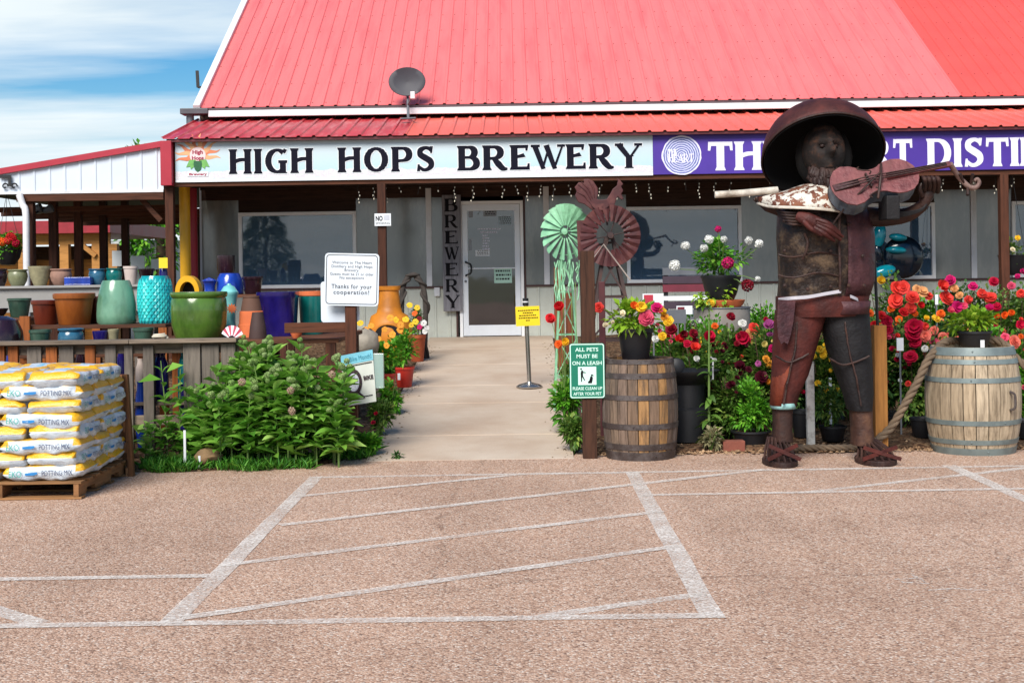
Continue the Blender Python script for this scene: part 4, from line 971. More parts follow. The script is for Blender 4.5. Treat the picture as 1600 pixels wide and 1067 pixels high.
# back row on the ledge
for a, b, t_, m, pr, l in ((-14, 11, 420, PLUM, 'round', 'dark round pot at the ledge end by the white downpipe'), (13, 43, 421, OLV2, 'round', 'olive round pot with a rolled rim on the ledge'), (45, 80, 416, SAND, 'bowl', 'big rough sand coloured pot on the ledge'), (79, 112, 420, PINKST, 'round', 'pinkish brown pot on the ledge beside the sandy one'), (139, 165, 420, BLUE2, 'round', 'deep blue round pot on the ledge'), (166, 191, 419, TEAL, 'round', 'teal round pot on the ledge under the white posters'), (193, 216, 416, PALE, 'tapered', 'pale blush pot on the ledge'), (217, 241, 420, PLUM, 'bowl', 'dark low bowl on the ledge beside the pale blush pot')):
    pot(a, b, t_, 446, 17.0, pr, m, l, LZ, 'small_pot')
q0, q1 = P(105, 432, 16.9), P(146, 445, 16.9)
o = MB().box(q0.x, q1.x, 16.78, 17.05, LZ, LZ+.015).box(q0.x, q1.x, 16.78, 16.795, LZ+.015, LZ+.1).box(q0.x, q1.x, 17.035, 17.05, LZ+.015, LZ+.1).box(q0.x, q0.x+.015, 16.795, 17.035, LZ+.015, LZ+.1).box(q1.x-.015, q1.x, 16.795, 17.035, LZ+.015, LZ+.1)
tag(o.build('ceramic_tray', COBALT, None, ((q0.x+q1.x)/2, 16.9, LZ), bevel=.006), 'cobalt blue rectangular tray on the ledge', 'tray')
pot(249, 262, 413, 446, 17.05, 'bottle', NAVYG, 'navy bottle with a yellow tag on the ledge', LZ, 'glazed_bottle', cat='bottle')
A = P(248, 403, 16.95); B = P(262, 419, 16.95); o = MB().box(A.x, B.x, 16.95, 16.954, B.z, A.z).build('price_tag', M('yellow_card', '#e0c51c', .6, .04, 5), None, (A.x, 16.95, B.z)); tag(o, 'yellow price card standing at the navy bottle', 'card')
# yellow arch ornament
q = P(295, 456, 15.2); ar = thing('arched_ornament', 'yellow half-ring ornament with a dark hollow in front of the yellow pipe', 'ornament', (q.x, 15.2, q.z))
mb = MB(); k = 18
for i in range(k):
    a0, a1 = math.pi*i/k, math.pi*(i+1)/k
    pts = []
    for yv in (15.12, 15.3):
        for r_ in (.085, .135):
            for a in (a0, a1): pts.append((q.x + r_*math.cos(a), yv, q.z + r_*1.35*math.sin(a)))
    mb.add(pts, [(0,1,3,2),(4,6,7,5),(2,3,7,6),(1,0,4,5)])
mb.build('ring', M('yellow_glaze', '#d9a01c', .3, .1, 6), ar)
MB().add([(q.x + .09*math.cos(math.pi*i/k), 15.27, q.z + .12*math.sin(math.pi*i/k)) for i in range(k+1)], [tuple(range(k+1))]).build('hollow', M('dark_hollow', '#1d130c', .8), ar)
zq = gz(15.2); MB().box(q.x-.2, q.x+.2, 15.05, 15.4, q.z-.04, q.z).box(q.x-.15, q.x+.15, 15.1, 15.35, zq-.05, q.z-.04).build('plinth', GREYW, ar)
# under the window
pot(316, 339, 434, 458, 17.7, 'lantern', COBALT, 'small cobalt lidded jar on the table under the shop window', TZ, 'lidded_jar', cat='jar')
o = pot(337, 381, 427, 458, 17.85, 'jar', COBALT, 'wide cobalt jar with a teal foot on the table under the window', TZ, 'glazed_jar')
pot(379, 411, 432, 458, 17.7, 'bucket', PLUM, 'black tub on the table under the window', TZ, 'glazed_tub')
# on the bench
pot(345, 373, 443, 525, 13.5, 'lantern', AQUA, 'tall pale aqua lidded lantern with a terracotta sun on the bench', BZ, 'lidded_lantern', cat='lantern')
q = P(363, 482, 13.4); sd = MB(); pts = []
for i in range(20): rr = .055 if i % 2 else .032; pts.append((q.x + .0 + rr*math.cos(2*math.pi*i/20), q.z + rr*math.sin(2*math.pi*i/20)))
sd.plate(pts, 13.37, 13.38); o = sd.build('sun_disc', TERRA, None); o.parent = bpy.data.objects['lidded_lantern']; o.location = -bpy.data.objects['lidded_lantern'].location
ch = thing('terracotta_chimney', 'stacked terracotta chimney pot with a brown top on the bench', 'chimney pot', (P(394, 520, 13.15).x, 13.15, BZ))
r1 = 22*13.15/F; H = P(394, 462, 13.15).z - BZ
MB().lathe([(0,0),(r1,0),(r1*.97,H*.3),(r1*.92,H*.31),(r1*.86,H*.62),(r1*.8,H*.63),(0,H*.63)], 28).build('base', TERRA, ch, smooth=40, rel=False)
MB().lathe([(r1*.79,H*.63),(r1*.62,H*.95),(r1*.66,H*.96),(r1*.66,H),(r1*.5,H),(r1*.5,H*.9),(0,H*.9)], 28).build('cap', M('brown_clay', '#5d4032', .8, .12, 10), ch, smooth=40, rel=False)
pot(389, 417, 488, 521, 12.75, 'cone', M('dark_clay', '#3d2a26', .75, .15, 10), 'small dark clay cone pot in front of the terracotta chimney', BZ, 'cone_pot')
pot(404, 466, 456, 522, 13.3, 'tapered', NAVYG, 'big square navy planter on the bench', BZ, 'square_planter', sq=True)
tp = thing('teal_planter', 'teal planter with a bare terracotta rim beside the white sign back', 'pot', (P(488, 520, 13.6).x, 13.6, BZ))
r1 = 20*13.6/F; H = P(488, 455, 13.6).z - BZ
MB().lathe([(0,0),(r1*.85,0),(r1*.9,.03),(r1,H*.8),(r1,H*.88),(r1*.96,H*.885)], 28).build('body', TEAL, tp, smooth=40, rel=False); MB().lathe([(r1*.96,H*.885),(r1*1.02,H*.9),(r1*1.02,H),(r1*.9,H),(r1*.86,H*.85),(0,H*.8)], 28).build('rim', TERRA, tp, smooth=40, rel=False)
# striped shell ornament
q = P(366, 524, 12.7); so = thing('striped_ornament', 'red and white striped fan ornament on the bench', 'ornament', (q.x, 12.7, BZ))
RS = M('red_stripe', '#b5304a', .5); zq = BZ
k = 9
for i in range(k):
    a0, a1 = R(20+i*15), R(20+(i+1)*15)
    MB().add([(q.x-.02+.035*math.cos(a0), 12.68, zq+.035*math.sin(a0)), (q.x-.02+.035*math.cos(a1), 12.68, zq+.035*math.sin(a1)), (q.x-.02+.11*math.cos(a1), 12.7, zq+.13*math.sin(a1)), (q.x-.02+.11*math.cos(a0), 12.7, zq+.13*math.sin(a0)), (q.x-.02, 12.78, zq+.03)], [(0,1,2,3),(2,3,4),(1,2,4),(0,3,4)]).build('stripe', RS if i % 2 else PAPER, so)
pot(452, 474, 511, 523, 12.7, 'bowl', TERRA, 'little orange terracotta bowl at the foot of the navy planter', BZ, 'small_bowl')
# between the pickets, on the low shelf and the ground
for a, b, t_, y1, d, m, pr, l in ((278, 296, 548, 596, 12.75, TURQ, 'bottle', 'slim turquoise bottle seen between the pickets'), (238, 264, 552, 596, 12.72, NAVYG, 'belly', 'navy jar seen between the pickets behind the small leafy plant'), (212, 228, 560, 596, 12.72, PALE, 'belly', 'cream jar seen between two grey pickets'), (8, 22, 552, 596, 12.72, COBALT, 'belly', 'cobalt jar between pickets above the soil bags'), (182, 197, 545, 596, 12.72, NAVYG, 'belly', 'dark navy jar between pickets beside the soil bags'), (116, 136, 548, 596, 12.72, PLUM, 'belly', 'plum jar behind the pickets above the soil bags')):
    pot(a, b, t_, y1, d, pr, m, l, .5, 'glazed_jar')
for a, b, t_, m, pr, l in ((212, 230, 596, COBALT, 'belly', 'cobalt jar low behind the pickets'), (280, 300, 600, NAVYG, 'belly', 'navy jar low behind the pickets under the turquoise bottle')):
    pot(a, b, t_, 700, 12.7, pr, m, l, gz(12.7), 'glazed_jar')
# ------------------------------------------------------------------ pallet of potting soil
PALW = wood('pallet_wood', '#8a6440', 0, .6); PALWY = wood('pallet_wood_across', '#7d5838', 1, .6); PALWZ = wood('pallet_wood_upright', '#7a5232', 2, .55)
PX0, PX1, PY0, PY1 = -4.5, -3.27, 10.13, 11.36
pal = thing('shipping_pallet', 'worn wooden pallet under the stack of potting soil bags', 'pallet', ((PX0+PX1)/2, (PY0+PY1)/2, 0))
for i in range(3):
    x = (PX0+.02, (PX0+PX1)/2-.02, PX1-.06)[i]
    poly = [(PY0, .02), (PY0+.18, .02), (PY0+.2, .06), (PY0+.4, .06), (PY0+.42, .02), (PY1-.42, .02), (PY1-.4, .06), (PY1-.2, .06), (PY1-.18, .02), (PY1, .02), (PY1, .115), (PY0, .115)]
    MB().prism(poly, lambda p: (x, p[0], p[1]), lambda p: (x+.04, p[0], p[1])).build('stringer', PALWY, pal, bevel=.003)
for i in range(7): y = PY0 + i*(PY1-PY0-.11)/6; MB().box(PX0, PX1, y, y+.1, .117, .135).build('deck_board', PALW, pal, bevel=.002)
for i in range(4): y = PY0 + i*(PY1-PY0-.11)/3; MB().box(PX0, PX1, y, y+.1, .002, .0185).build('bottom_board', PALW, pal, bevel=.002)
def bagmat():
    m, t, b = _mat('soil_bag_plastic'); tcn = t.nodes.new('ShaderNodeTexCoord'); s = t.nodes.new('ShaderNodeSeparateXYZ'); t.links.new(tcn.outputs['Object'], s.inputs[0])
    vec = _coord(t); w = _noise(t, vec, 3, 3)
    def mth(op, a, b_=None):
        n = t.nodes.new('ShaderNodeMath'); n.operation = op
        for i, v in enumerate((a, b_)):
            if v is None: continue
            if isinstance(v, (int, float)): n.inputs[i].default_value = v
            else: t.links.new(v, n.inputs[i])
        return n.outputs[0]
    ax = mth('ABSOLUTE', s.outputs[0]); wob = mth('MULTIPLY', mth('SUBTRACT', w, .5), .09)
    a = mth('ADD', ax, wob)
    ends = _ramp(t, a, [(.245, (0, 0, 0)), (.249, (1, 1, 1))])
    top = _ramp(t, mth('ADD', s.outputs[2], mth('MULTIPLY', wob, .25)), [(.046, (0, 0, 0)), (.049, (1, 1, 1))])
    arc = _ramp(t, mth('ADD', mth('ABSOLUTE', s.outputs[1]), wob), [(.075, (0, 0, 0)), (.08, (1, 1, 1))])
    lowend = _ramp(t, s.outputs[2], [(.0, (0, 0, 0)), (.004, (1, 1, 1))])
    yel = _mix(t, 1.0, top, arc, 'MULTIPLY'); e2 = _mix(t, 1.0, ends, lowend, 'MULTIPLY'); yel = _mix(t, 1.0, yel, e2, 'LIGHTEN')
    white = _ramp(t, _noise(t, vec, 7, 5), [(.3, lin('#aebbc8')), (.65, lin('#cfd8df'))])
    c = _mix(t, yel, white, lin('#e0a818'))
    blue = _ramp(t, mth('ADD', mth('ABSOLUTE', mth('SUBTRACT', s.outputs[1], .03)), wob), [(.02, (1, 1, 1)), (.024, (0, 0, 0))])
    blue = _mix(t, 1.0, blue, top, 'MULTIPLY'); blue = _mix(t, 1.0, blue, _ramp(t, mth('ABSOLUTE', mth('SUBTRACT', s.outputs[0], .06)), [(.1, (.9, .9, .9)), (.104, (0, 0, 0))]), 'MULTIPLY')
    c = _mix(t, blue, c, lin('#7fc0dc'))
    t.links.new(c, b.inputs['Base Color']); b.inputs['Roughness'].default_value = .32; b.inputs['Coat Weight'].default_value = .2
    cr_ = _coord(t, (1, 1, 2)); _bump(t, b, _noise(t, cr_, 13, 5, .62), .9, .02)
    return m
BAGM = bagmat()
def bag_mesh(seed, L=.6, W=.405, T=.128):
    r = np.random.default_rng(seed); ph = r.random(6)*6; nu, nv = 22, 20; V = []; Fc = []
    for i in range(nu+1):
        u = -1 + 2*i/nu; au = abs(u)
        for j in range(nv):
            a = 2*math.pi*j/nv; ca, sa = math.cos(a), math.sin(a)
            cy_ = math.copysign(abs(ca)**.42, ca); cz_ = math.copysign(abs(sa)**.55, sa)
            tk = (1 - au**7)**.5 if au < 1 else 0; tk = max(tk, .1); wd = 1 - .07*au**5
            wr = .009*math.sin(7*u+ph[0]+2*a) + .006*math.sin(15*u+ph[1]-3*a) + .012*au**3*math.sin(6*a+ph[2]) + .004*math.sin(5*a+ph[3]+u*4)
            x = u*L/2*(1+.012*math.sin(3*a+ph[4])); y = cy_*(W/2*wd + wr); z = cz_*(T/2*tk + wr*.6)
            V.append((x, y, z))
    for i in range(nu):
        for j in range(nv): q = (j+1) % nv; Fc.append((i*nv+j, i*nv+q, (i+1)*nv+q, (i+1)*nv+j))
    Fc.append(tuple(reversed(range(nv)))); Fc.append(tuple(nu*nv+j for j in range(nv)))
    me = bpy.data.meshes.new('soil_bag'); me.from_pydata(V, [], Fc)
    for p in me.polygons: p.use_smooth = True
    me.materials.append(BAGM); return me
BAGS = [bag_mesh(s) for s in range(6)]
EKO = M('teal_print', '#1d9a8c', .6); SWO = M('blue_print', '#2379b8', .6); DKP = M('dark_print', '#22305a', .6)
LAYERS = ('bottom layer', 'second layer above pallet', 'third layer above pallet', 'fourth layer above pallet', 'fifth layer above pallet', 'sixth layer above pallet', 'layer under the top', 'top layer')
def bag(x, y, z, rz, txt, lay=0, side='', row=''):
    t = thing('soil_bag', ('lettered' if txt else 'yellow and white') + ' potting mix bag, ' + LAYERS[lay] + ', ' + row + ', ' + side, 'bag', (x, y, z), 'stacked bags of potting mix')
    t.rotation_euler = (random.uniform(-.05, .05), random.uniform(-.04, .04), rz + random.uniform(-.06, .06))
    o = link('bag', random.choice(BAGS), None, t); o.rotation_euler = (0, 0, random.choice((0, math.pi))); o.scale = (1.01, 1.0, random.uniform(1.0, 1.12))
    if txt:
        yy = -.219
        for body, sz, m, lx, w, h in (('EKO', .05, EKO, -.2, .095, .046), ('POTTING MIX', .05, DKP, .115, .23, .04)):
            put_text(body, sz, m, t, (lx, yy, -.02), width=w, height=h)
        link('swoosh', SWOM, SWO, t, (-.08, yy, 0))
    return t
SWOM = MB(); SWOM.add([(-.045, 0, -.01), (.02, 0, -.012), (.05, 0, -.003), (.045, 0, .012), (0, 0, .01), (-.045, 0, .006)], [tuple(range(6))]); me = bpy.data.meshes.new('swoosh'); me.from_pydata(SWOM.v, [], SWOM.f); SWOM = me
for L_ in range(8):
    z = .137 + .064 + L_*.099; cx0 = (PX0+PX1)/2; cy0 = (PY0+PY1)/2
    j = lambda s_=.012: random.uniform(-s_, s_)
    if L_ % 2 == 0:
        for i in range(2):
            for k in range(3): bag(cx0 + (i-.5)*.605+j(), cy0 + (k-1)*.402+j(), z, 0, k == 0, L_, ('away from leaning board', 'by leaning board')[i], ('lot side', 'middle row', 'fence side')[k])
    else:
        for i in range(3):
            for k in range(2): bag(cx0 + (i-1)*.402+j(), cy0 + (k-.5)*.605+j(), z, R(90), i == 2, L_, ('away from leaning board', 'middle column', 'by leaning board')[i], ('lot side', 'fence side')[k])
lean = thing('leaning_board', 'brown slatted board leaning upright against the stack of soil bags', 'board', P(203, 748, 11.35))
a, b = P(206, 748, 11.3), P(196, 585, 11.42); a2, b2 = P(198, 744, 11.6), P(192, 585, 11.7)
MB().beam(a, b, .045, .06, (0, 1, 0)).build('upright', PALWZ, lean, bevel=.003); MB().beam(a2, b2, .045, .06, (0, 1, 0)).build('upright', PALWZ, lean, bevel=.003)
for f_ in (.06, .3, .5, .7, .9):
    p0 = a.lerp(b, f_) + Vector((-.03, -.03, 0)); p1 = a2.lerp(b2, f_) + Vector((-.03, .03, 0)); MB().beam(p0, p1, .02, .085, (0, 0, 1)).build('slat', PALWY, lean, bevel=.002)

# ------------------------------------------------------------------ milkweed and the other plants on the left
def leaf_mesh(name, mat, w=.42, curl=.25, n=6):
    V = []; Fc = []
    for i in range(n+1):
        s = i/n; ww = w/2*math.sin(math.pi*min(1, s*.94+.06))**.75*(1-.25*s); zc = -curl*s*s + .1*math.sin(s*3)
        V += [(-ww, s, zc+ww*.35), (0, s, zc), (ww, s, zc+ww*.35)]
    for i in range(n):
        for q in range(2): Fc.append((i*3+q, i*3+q+1, i*3+q+4, i*3+q+3))
    me = bpy.data.meshes.new(name); me.from_pydata(V, [], Fc)
    for p in me.polygons: p.use_smooth = True
    me.materials.append(mat); return me
MLEAF = [leaf_mesh('milkweed_leaf', LEAF_MILK, random.uniform(.4, .52), random.uniform(.1, .5)) for _ in range(5)]
def put_leaf(parent, meshes, pos, dirv, size, name='leaf'):
    o = bpy.data.objects.new(name, random.choice(meshes)); col.objects.link(o); o.parent = parent; o.location = Vector(pos) - wloc(parent)
    d = Vector(dirv).normalized(); s = d.cross(Vector((0, 0, 1)));
    if s.length < 1e-3: s = Vector((1, 0, 0))
    s.normalize(); u = s.cross(d); m = Matrix((s, d, u)).transposed()
    o.rotation_euler = (m @ Matrix.Rotation(random.uniform(-.4, .4), 3, 'Y')).to_euler(); o.scale = (size,)*3; return o
def milkweed(label, stems, leafn=10, lsize=(.13, .2), heads=True, inner=700, cen=None):
    bx = sum(s[0] for s in stems)/len(stems); by = sum(s[1] for s in stems)/len(stems)
    t = thing('milkweed', label, 'plant', (bx, by, gz(by)))
    sm = MB(); cand = []
    for (x, y, h) in stems:
        z0 = gz(y) - .01; lx, ly = random.uniform(-.14, .14)*h, random.uniform(-.12, .12)*h
        pts = [(x + lx*s*s, y + ly*s*s, z0 + h*s) for s in (0, .33, .66, 1)]; sm.tube(pts, [.008, .007, .006, .004], 5)
        a0 = random.uniform(0, 6)
        for k in range(leafn):
            s = .25 + .75*k/leafn; p = Vector((x + lx*s*s, y + ly*s*s, z0 + h*s)); a = a0 + k*1.57 + random.uniform(-.3, .3)
            for q in (0, math.pi):
                dv = (math.cos(a+q), math.sin(a+q), random.uniform(.15, .8) + (.5 if s > .85 else 0)); cand.append((p, dv, random.uniform(*lsize)*(1-.35*max(0, s-.6)/.4)))
        if heads:
            top = Vector(pts[-1])
            for k in range(random.choice((1, 2, 3))):
                hp = top + Vector((random.uniform(-.05, .05), random.uniform(-.05, .02), random.uniform(-.04, .05)))
                o = bloom(t, hp, random.uniform(.022, .034), 'cream', [HEAD], (0, -.3, 1), 'flower_head'); o.color = (*lin(random.choice(('#93ad68', '#86a65c', '#9bb276', '#86a65c', '#8fa868'))), 1)
    sm.build('stems', STEM, t, smooth=60)
    cand.sort(key=lambda c: c[0].y - c[2]); random.shuffle(cand[:1])
    for c in cand[:280]: put_leaf(t, MLEAF, *c)
    rest = cand[280:]
    base = [c[0] for c in rest]; dirs = [c[1] for c in rest]
    for _ in range(inner):
        s = random.choice(stems); z = random.uniform(.12, .9)*s[2]; base.append(Vector((s[0]+random.uniform(-.08, .08), s[1]+random.uniform(-.05, .1), gz(s[1])+z))); a = random.uniform(0, 6.28); dirs.append((math.cos(a), math.sin(a), random.uniform(.1, .7)))
    if base:
        off = wloc(t); b_ = np.array([tuple(v - off) for v in base]); d_ = np.array([tuple(v) for v in dirs], float)
        o = link('foliage', leaves_mesh('foliage', b_, d_, .17, .1), LEAF_MILK, t); o['kind'] = 'stuff'
    return t
st_ = []
for _ in range(64):
    px = random.gauss(420, 62); px = max(322, min(528, px)); yy = random.uniform(11.62, 12.15); topy = 520 + 55*((px-445)/118)**2*(.62 if px < 445 else .5) + random.uniform(0, 40) + (12.15-yy)*120
    q = P(px, topy, yy); st_.append((q.x, yy, q.z - gz(yy)))
mk = milkweed('big leafy milkweed clump with pale round buds in front of the welcome sign', st_, 9, (.15, .23), True, 1500)
for px, py, r_ in ((585, 0, 0),):
    pass
for px, py in ((378, 597), (456, 642), (454, 610), (519, 585)):
    o = bloom(mk, P(px, py, 11.5), .036, 'cream', [HEAD], (0, -1, .4), 'flower_head'); o.color = (*lin('#b59a86'), 1)
milkweed('small milkweed sprout growing against the grey pickets', [(P(250+18*i, 0, 12.0).x, 12.02+.03*i, h) for i, h in enumerate((.93, .85, .72))], 6, (.11, .17), False, 20)
milkweed('low dark leafy clump at the fence foot beside the leaning board', [(P(px, 0, 12.0).x, random.uniform(11.85, 12.1), random.uniform(.25, .5)) for px in (215, 228, 243, 258, 274, 288, 300)], 6, (.1, .15), False, 60)
def leafy(name, label, px, pt, d, wpx, mat, n=500, leaf=.07, cat='plant', base=None, clumps=12, ratio=.55, group=None, off=0, stems=True):
    """a leafy plant: foliage from its base up to the photo height pt, wpx wide"""
    T = P(px, pt, d); b = gz(d) if base is None else base; h = T.z - b; r = wpx/2*d/F
    t = thing(name, label, cat, (T.x, d, b), group)
    if stems:
        sm = MB()
        for k in range(7):
            a = k*.9; sm.tube([(T.x, d, b-.01), (T.x+math.cos(a)*r*.3, d+math.sin(a)*r*.3, b+h*.4), (T.x+math.cos(a)*r*.6, d+math.sin(a)*r*.6, b+h*.8)], [.009, .006, .003], 5)
        sm.build('stems', STEM, t, smooth=60)
    p, dd = crown_pts(n, r, r*.9, h*.5, clumps, .36, .25); p[:, 2] += h*.5 + off; p[:, 2] = np.maximum(p[:, 2], .005)
    o = link('foliage', leaves_mesh('foliage', p, dd, leaf, leaf*ratio), mat, t); o['kind'] = 'stuff'
    return t
leafy('perennial', 'low green perennial spilling onto the walkway below the bike sign', 574, 672, 12.3, 48, LEAF_BRIGHT, 520, .07)
t_ = leafy('perennial', 'dusty green perennial with small red blooms beside the bike sign', 594, 615, 13.2, 44, LEAF_ROSE, 560, .065)
bloom(t_, P(588, 646, 12.95), .03, 'crimson'); bloom(t_, P(583, 660, 12.95), .025, 'crimson')
leafy('perennial', 'small yellow green perennial against the walkway edge near the red pots', 610, 592, 14.4, 32, LEAF_BRIGHT, 300, .07)
leafy('weed', 'tiny weed in the walkway corner by the parking lot', 620, 708, 12.1, 16, LEAF_DEEP, 60, .04, 'plant', stems=False)
def grass(name, x0, x1, y0, y1, n, h, label):
    b = np.stack([rng.uniform(x0, x1, n), rng.uniform(y0, y1, n), np.zeros(n)], 1); k_ = b[:, 1] > y0 + .13*(np.sin(b[:, 0]*9)*.5+.5) + .1*rng.random(n)*(np.sin(b[:, 0]*23)*.5+.5); b = b[k_]; n = len(b); b[:, 2] = [gz(y)-.01 for y in b[:, 1]]
    d = rng.normal(size=(n, 3))*.45; d[:, 2] = 1
    me = leaves_mesh(name, b, d, h, .011, 0, .25, .5); o = link(name, me, GRASSM); return tag(o, label, 'grass', kind='stuff')
grass('grass', -3.25, -1.75, 11.42, 12.1, 4600, .13, 'bright grass along the parking lot edge under the milkweed')
grass('grass', -1.75, -1.28, 12.0, 12.5, 900, .13, 'grass at the walkway corner below the bike sign')

# ------------------------------------------------------------------ welcome post with its signs
WPY = 12.4
wp = thing('sign_post', 'brown square wooden post carrying the white welcome sign', 'post', (P(550, 690, WPY).x, WPY, gz(WPY)))
q = P(550, 600, WPY); MB().box(q.x-.05, q.x+.05, WPY-.05, WPY+.05, gz(WPY)-.05, P(550, 440, WPY).z).build('post', DARKW, wp, bevel=.005)
A = P(487, 504, WPY); B = P(541, 519, WPY); MB().box(A.x-.25, q.x-.052, WPY-.02, WPY+.02, B.z, A.z).build('side_rail', DARKWX, wp, bevel=.004)
def rrect(x0, x1, z0, z1, r, n=5):
    pts = []
    for cx_, cz_, a0 in ((x1-r, z1-r, 0), (x0+r, z1-r, 90), (x0+r, z0+r, 180), (x1-r, z0+r, 270)):
        pts += [(cx_ + r*math.cos(R(a0+90*i/n)), cz_ + r*math.sin(R(a0+90*i/n))) for i in range(n+1)]
    return pts
SIGNW = M('sign_white', '#cdd5dd', .4, .03, 4)
c = P(548, 437, WPY-.07); hw, hh_ = 42.5*12.33/F, 41*12.33/F
ws_ = thing('welcome_sign', 'square white welcome sign with a black border reading Thanks for your cooperation', 'sign', (c.x, WPY-.06, c.z-hh_))
MB().plate(rrect(-hw, hw, 0, 2*hh_, .035), -.006, .003).build('panel', SIGNW, ws_, rel=False)
pts_o = rrect(-hw+.014, hw-.014, .014, 2*hh_-.014, .03); pts_i = rrect(-hw+.02, hw-.02, .02, 2*hh_-.02, .025); k = len(pts_o)
MB().add([(p[0], -.0075, p[1]) for p in pts_o+pts_i], [(i, (i+1) % k, k+(i+1) % k, k+i) for i in range(k)]).build('border', INK, ws_, fix=False, rel=False)
SOFTINK = M('soft_ink', '#3c4048', .7)
for tx, f_, sz in (('Welcome to The Heart', .80, .030), ('Distillery and High Hops', .725, .030), ('Brewery.', .655, .030), ('Guests must be 21 or older', .58, .030), ('No exceptions', .51, .030)):
    put_text(tx, sz*1.2, SOFTINK, ws_, (0, -.0078, 2*hh_*f_), maxw=2*hw*.8, spacing=1.05)
for tx, f_ in (('Thanks for your', .33), ('cooperation!', .22)): put_text(tx, .055, SOFTINK, ws_, (0, -.0078, 2*hh_*f_), spacing=1.15, maxw=2*hw*.74, bold=.0008)
ws_.rotation_euler = (0, R(2.0), 0)
# second sign behind
A = P(502, 440, WPY+.1); B = P(546, 503, WPY+.1); o = MB().plate(rrect(A.x, B.x+.1, B.z, A.z, .03), WPY+.052, WPY+.06)
tag(o.build('blank_sign', SIGNW, None, ((A.x+B.x)/2, WPY+.056, B.z)), 'blank white panel behind the welcome sign on the post', 'sign')
# bike poster
BPY = WPY-.09
bp = thing('bike_poster', 'pale blue and white poster reading BIKE tilted on the sign post', 'poster', P(562, 632, BPY))
quad = [P(x, y, BPY) for x, y in ((532, 556), (582, 546), (588, 627), (540, 635))]
def bl(u, v): return (quad[3]*(1-u)+quad[2]*u)*(1-v) + (quad[0]*(1-u)+quad[1]*u)*v
def patch(u0, u1, v0, v1, name, mat, off):
    ps = [bl(u0, v0), bl(u1, v0), bl(u1, v1), bl(u0, v1)]; mb = MB(); mb.add([(p.x, p.y-off, p.z) for p in ps] + [(p.x, p.y-off+.003, p.z) for p in ps], [(0,1,2,3),(7,6,5,4),(0,4,5,1),(1,5,6,2),(2,6,7,3),(3,7,4,0)]); return mb.build(name, mat, bp)
patch(0, 1, 0, 1, 'sheet', M('poster_paper', '#c4c8bf', .6, .05, 8), 0); patch(0, 1, .8, 1, 'header', M('poster_blue', '#6fb3c4', .6, .1, 8), .004)
patch(.08, .95, .76, .775, 'rule', INK, .006); patch(.1, .9, .13, .145, 'rule', INK, .006)
DK = M('poster_brown', '#2b1820', .7)
cc_ = bl(.33, .44); mb = MB(); k = 24
for i in range(k):
    a0, a1 = 2*math.pi*i/k, 2*math.pi*(i+1)/k; mb.add([(cc_.x+r_*.078*math.cos(a), BPY-.008, cc_.z+r_*.122*math.sin(a)) for r_, a in ((1, a0), (1, a1), (.68, a1), (.68, a0))], [(0,1,2,3)])
mb.build('oval_ring', DK, bp, fix=False); MB().beam((cc_.x+.04, BPY-.009, cc_.z-.09), (cc_.x+.1, BPY-.009, cc_.z-.14), .002, .018, (0, 0, 1)).build('ring_tail', DK, bp)
disc(cc_.x, cc_.z, .052, .083, BPY-.0065).build('oval_picture', M('poster_picture', '#b9bcc8', .6, .4, 40), bp, fix=False)
pos = bl(.81, .45) - wloc(bp); put_text('BIKE', .05, DK, bp, (pos.x, -.0085, pos.z), width=.09, height=.038, rot=(R(90), R(-9), 0), bold=.002)
pos = bl(.55, .85) - wloc(bp); put_text('Is Bike Month!', .05, M('poster_teal_ink', '#2d7f92', .6), bp, (pos.x, -.0085, pos.z), width=.24, height=.042, rot=(R(90), R(-10), 0))
A = P(582, 552, BPY+.05); B = P(600, 606, BPY+.05); o = MB().box(A.x, B.x, BPY+.012, BPY+.08, B.z, A.z)
tag(o.build('leaflet_box', glass('clear_plastic', '#a8c8c0', .1, .55), None, ((A.x+B.x)/2, BPY+.05, B.z), bevel=.004), 'clear plastic leaflet box behind the bike poster', 'box')
# stone under the sign post side
o = MB().lathe([(0,-.08),(.13,-.07),(.17,.04),(.14,.15),(.06,.21),(0,.22)], 14); o.v = [(x*random.uniform(.9, 1.1), y*random.uniform(.85, 1.1), z*random.uniform(.92, 1.08)) for x, y, z in o.v]
o = o.build('boulder', M('pale_stone', '#8d8578', .9, .25, 9, .4, 30), None, smooth=80, rel=False); q = P(570, 530, 15.2); o.location = (q.x, 15.2, q.z-.1); tag(o, 'pale rounded boulder beside the orange chiminea', 'boulder')
o2 = thing('stone_plinth', 'low timber block under the pale boulder', 'block', (q.x, 15.2, gz(15.2))); MB().box(q.x-.17, q.x+.17, 15.05, 15.35, gz(15.2)-.05, q.z-.17).build('block', GREYW, o2)
o = MB().lathe([(0,-.05),(.1,-.04),(.12,.03),(.07,.08),(0,.09)], 12); o.v = [(x*random.uniform(.8, 1.2), y*random.uniform(.8, 1.2), z*random.uniform(.9, 1.1)) for x, y, z in o.v]
o = o.build('rock', M('tan_stone', '#7d6446', .9, .25, 9, .4, 30), None, smooth=80, rel=False); o.location = (P(325, 700, 11.75).x, 11.72, .08); tag(o, 'tan rock in the grass under the milkweed', 'rock')
for px, pt, pb in ((289, 672, 708), (312, 712, 742)):
    q = P(px, pb, 11.6); T = P(px, pt, 11.6); o = MB().beam((q.x, 11.6, min(q.z, .0)), (q.x, 11.6, T.z), .02, .012, (0, 1, 0)).build('plant_marker', PAPER, None, (q.x, 11.6, 0)); tag(o, 'white marker stake in the grass near the rock' if px > 300 else 'white marker stake in front of the dark fence foot', 'stake')

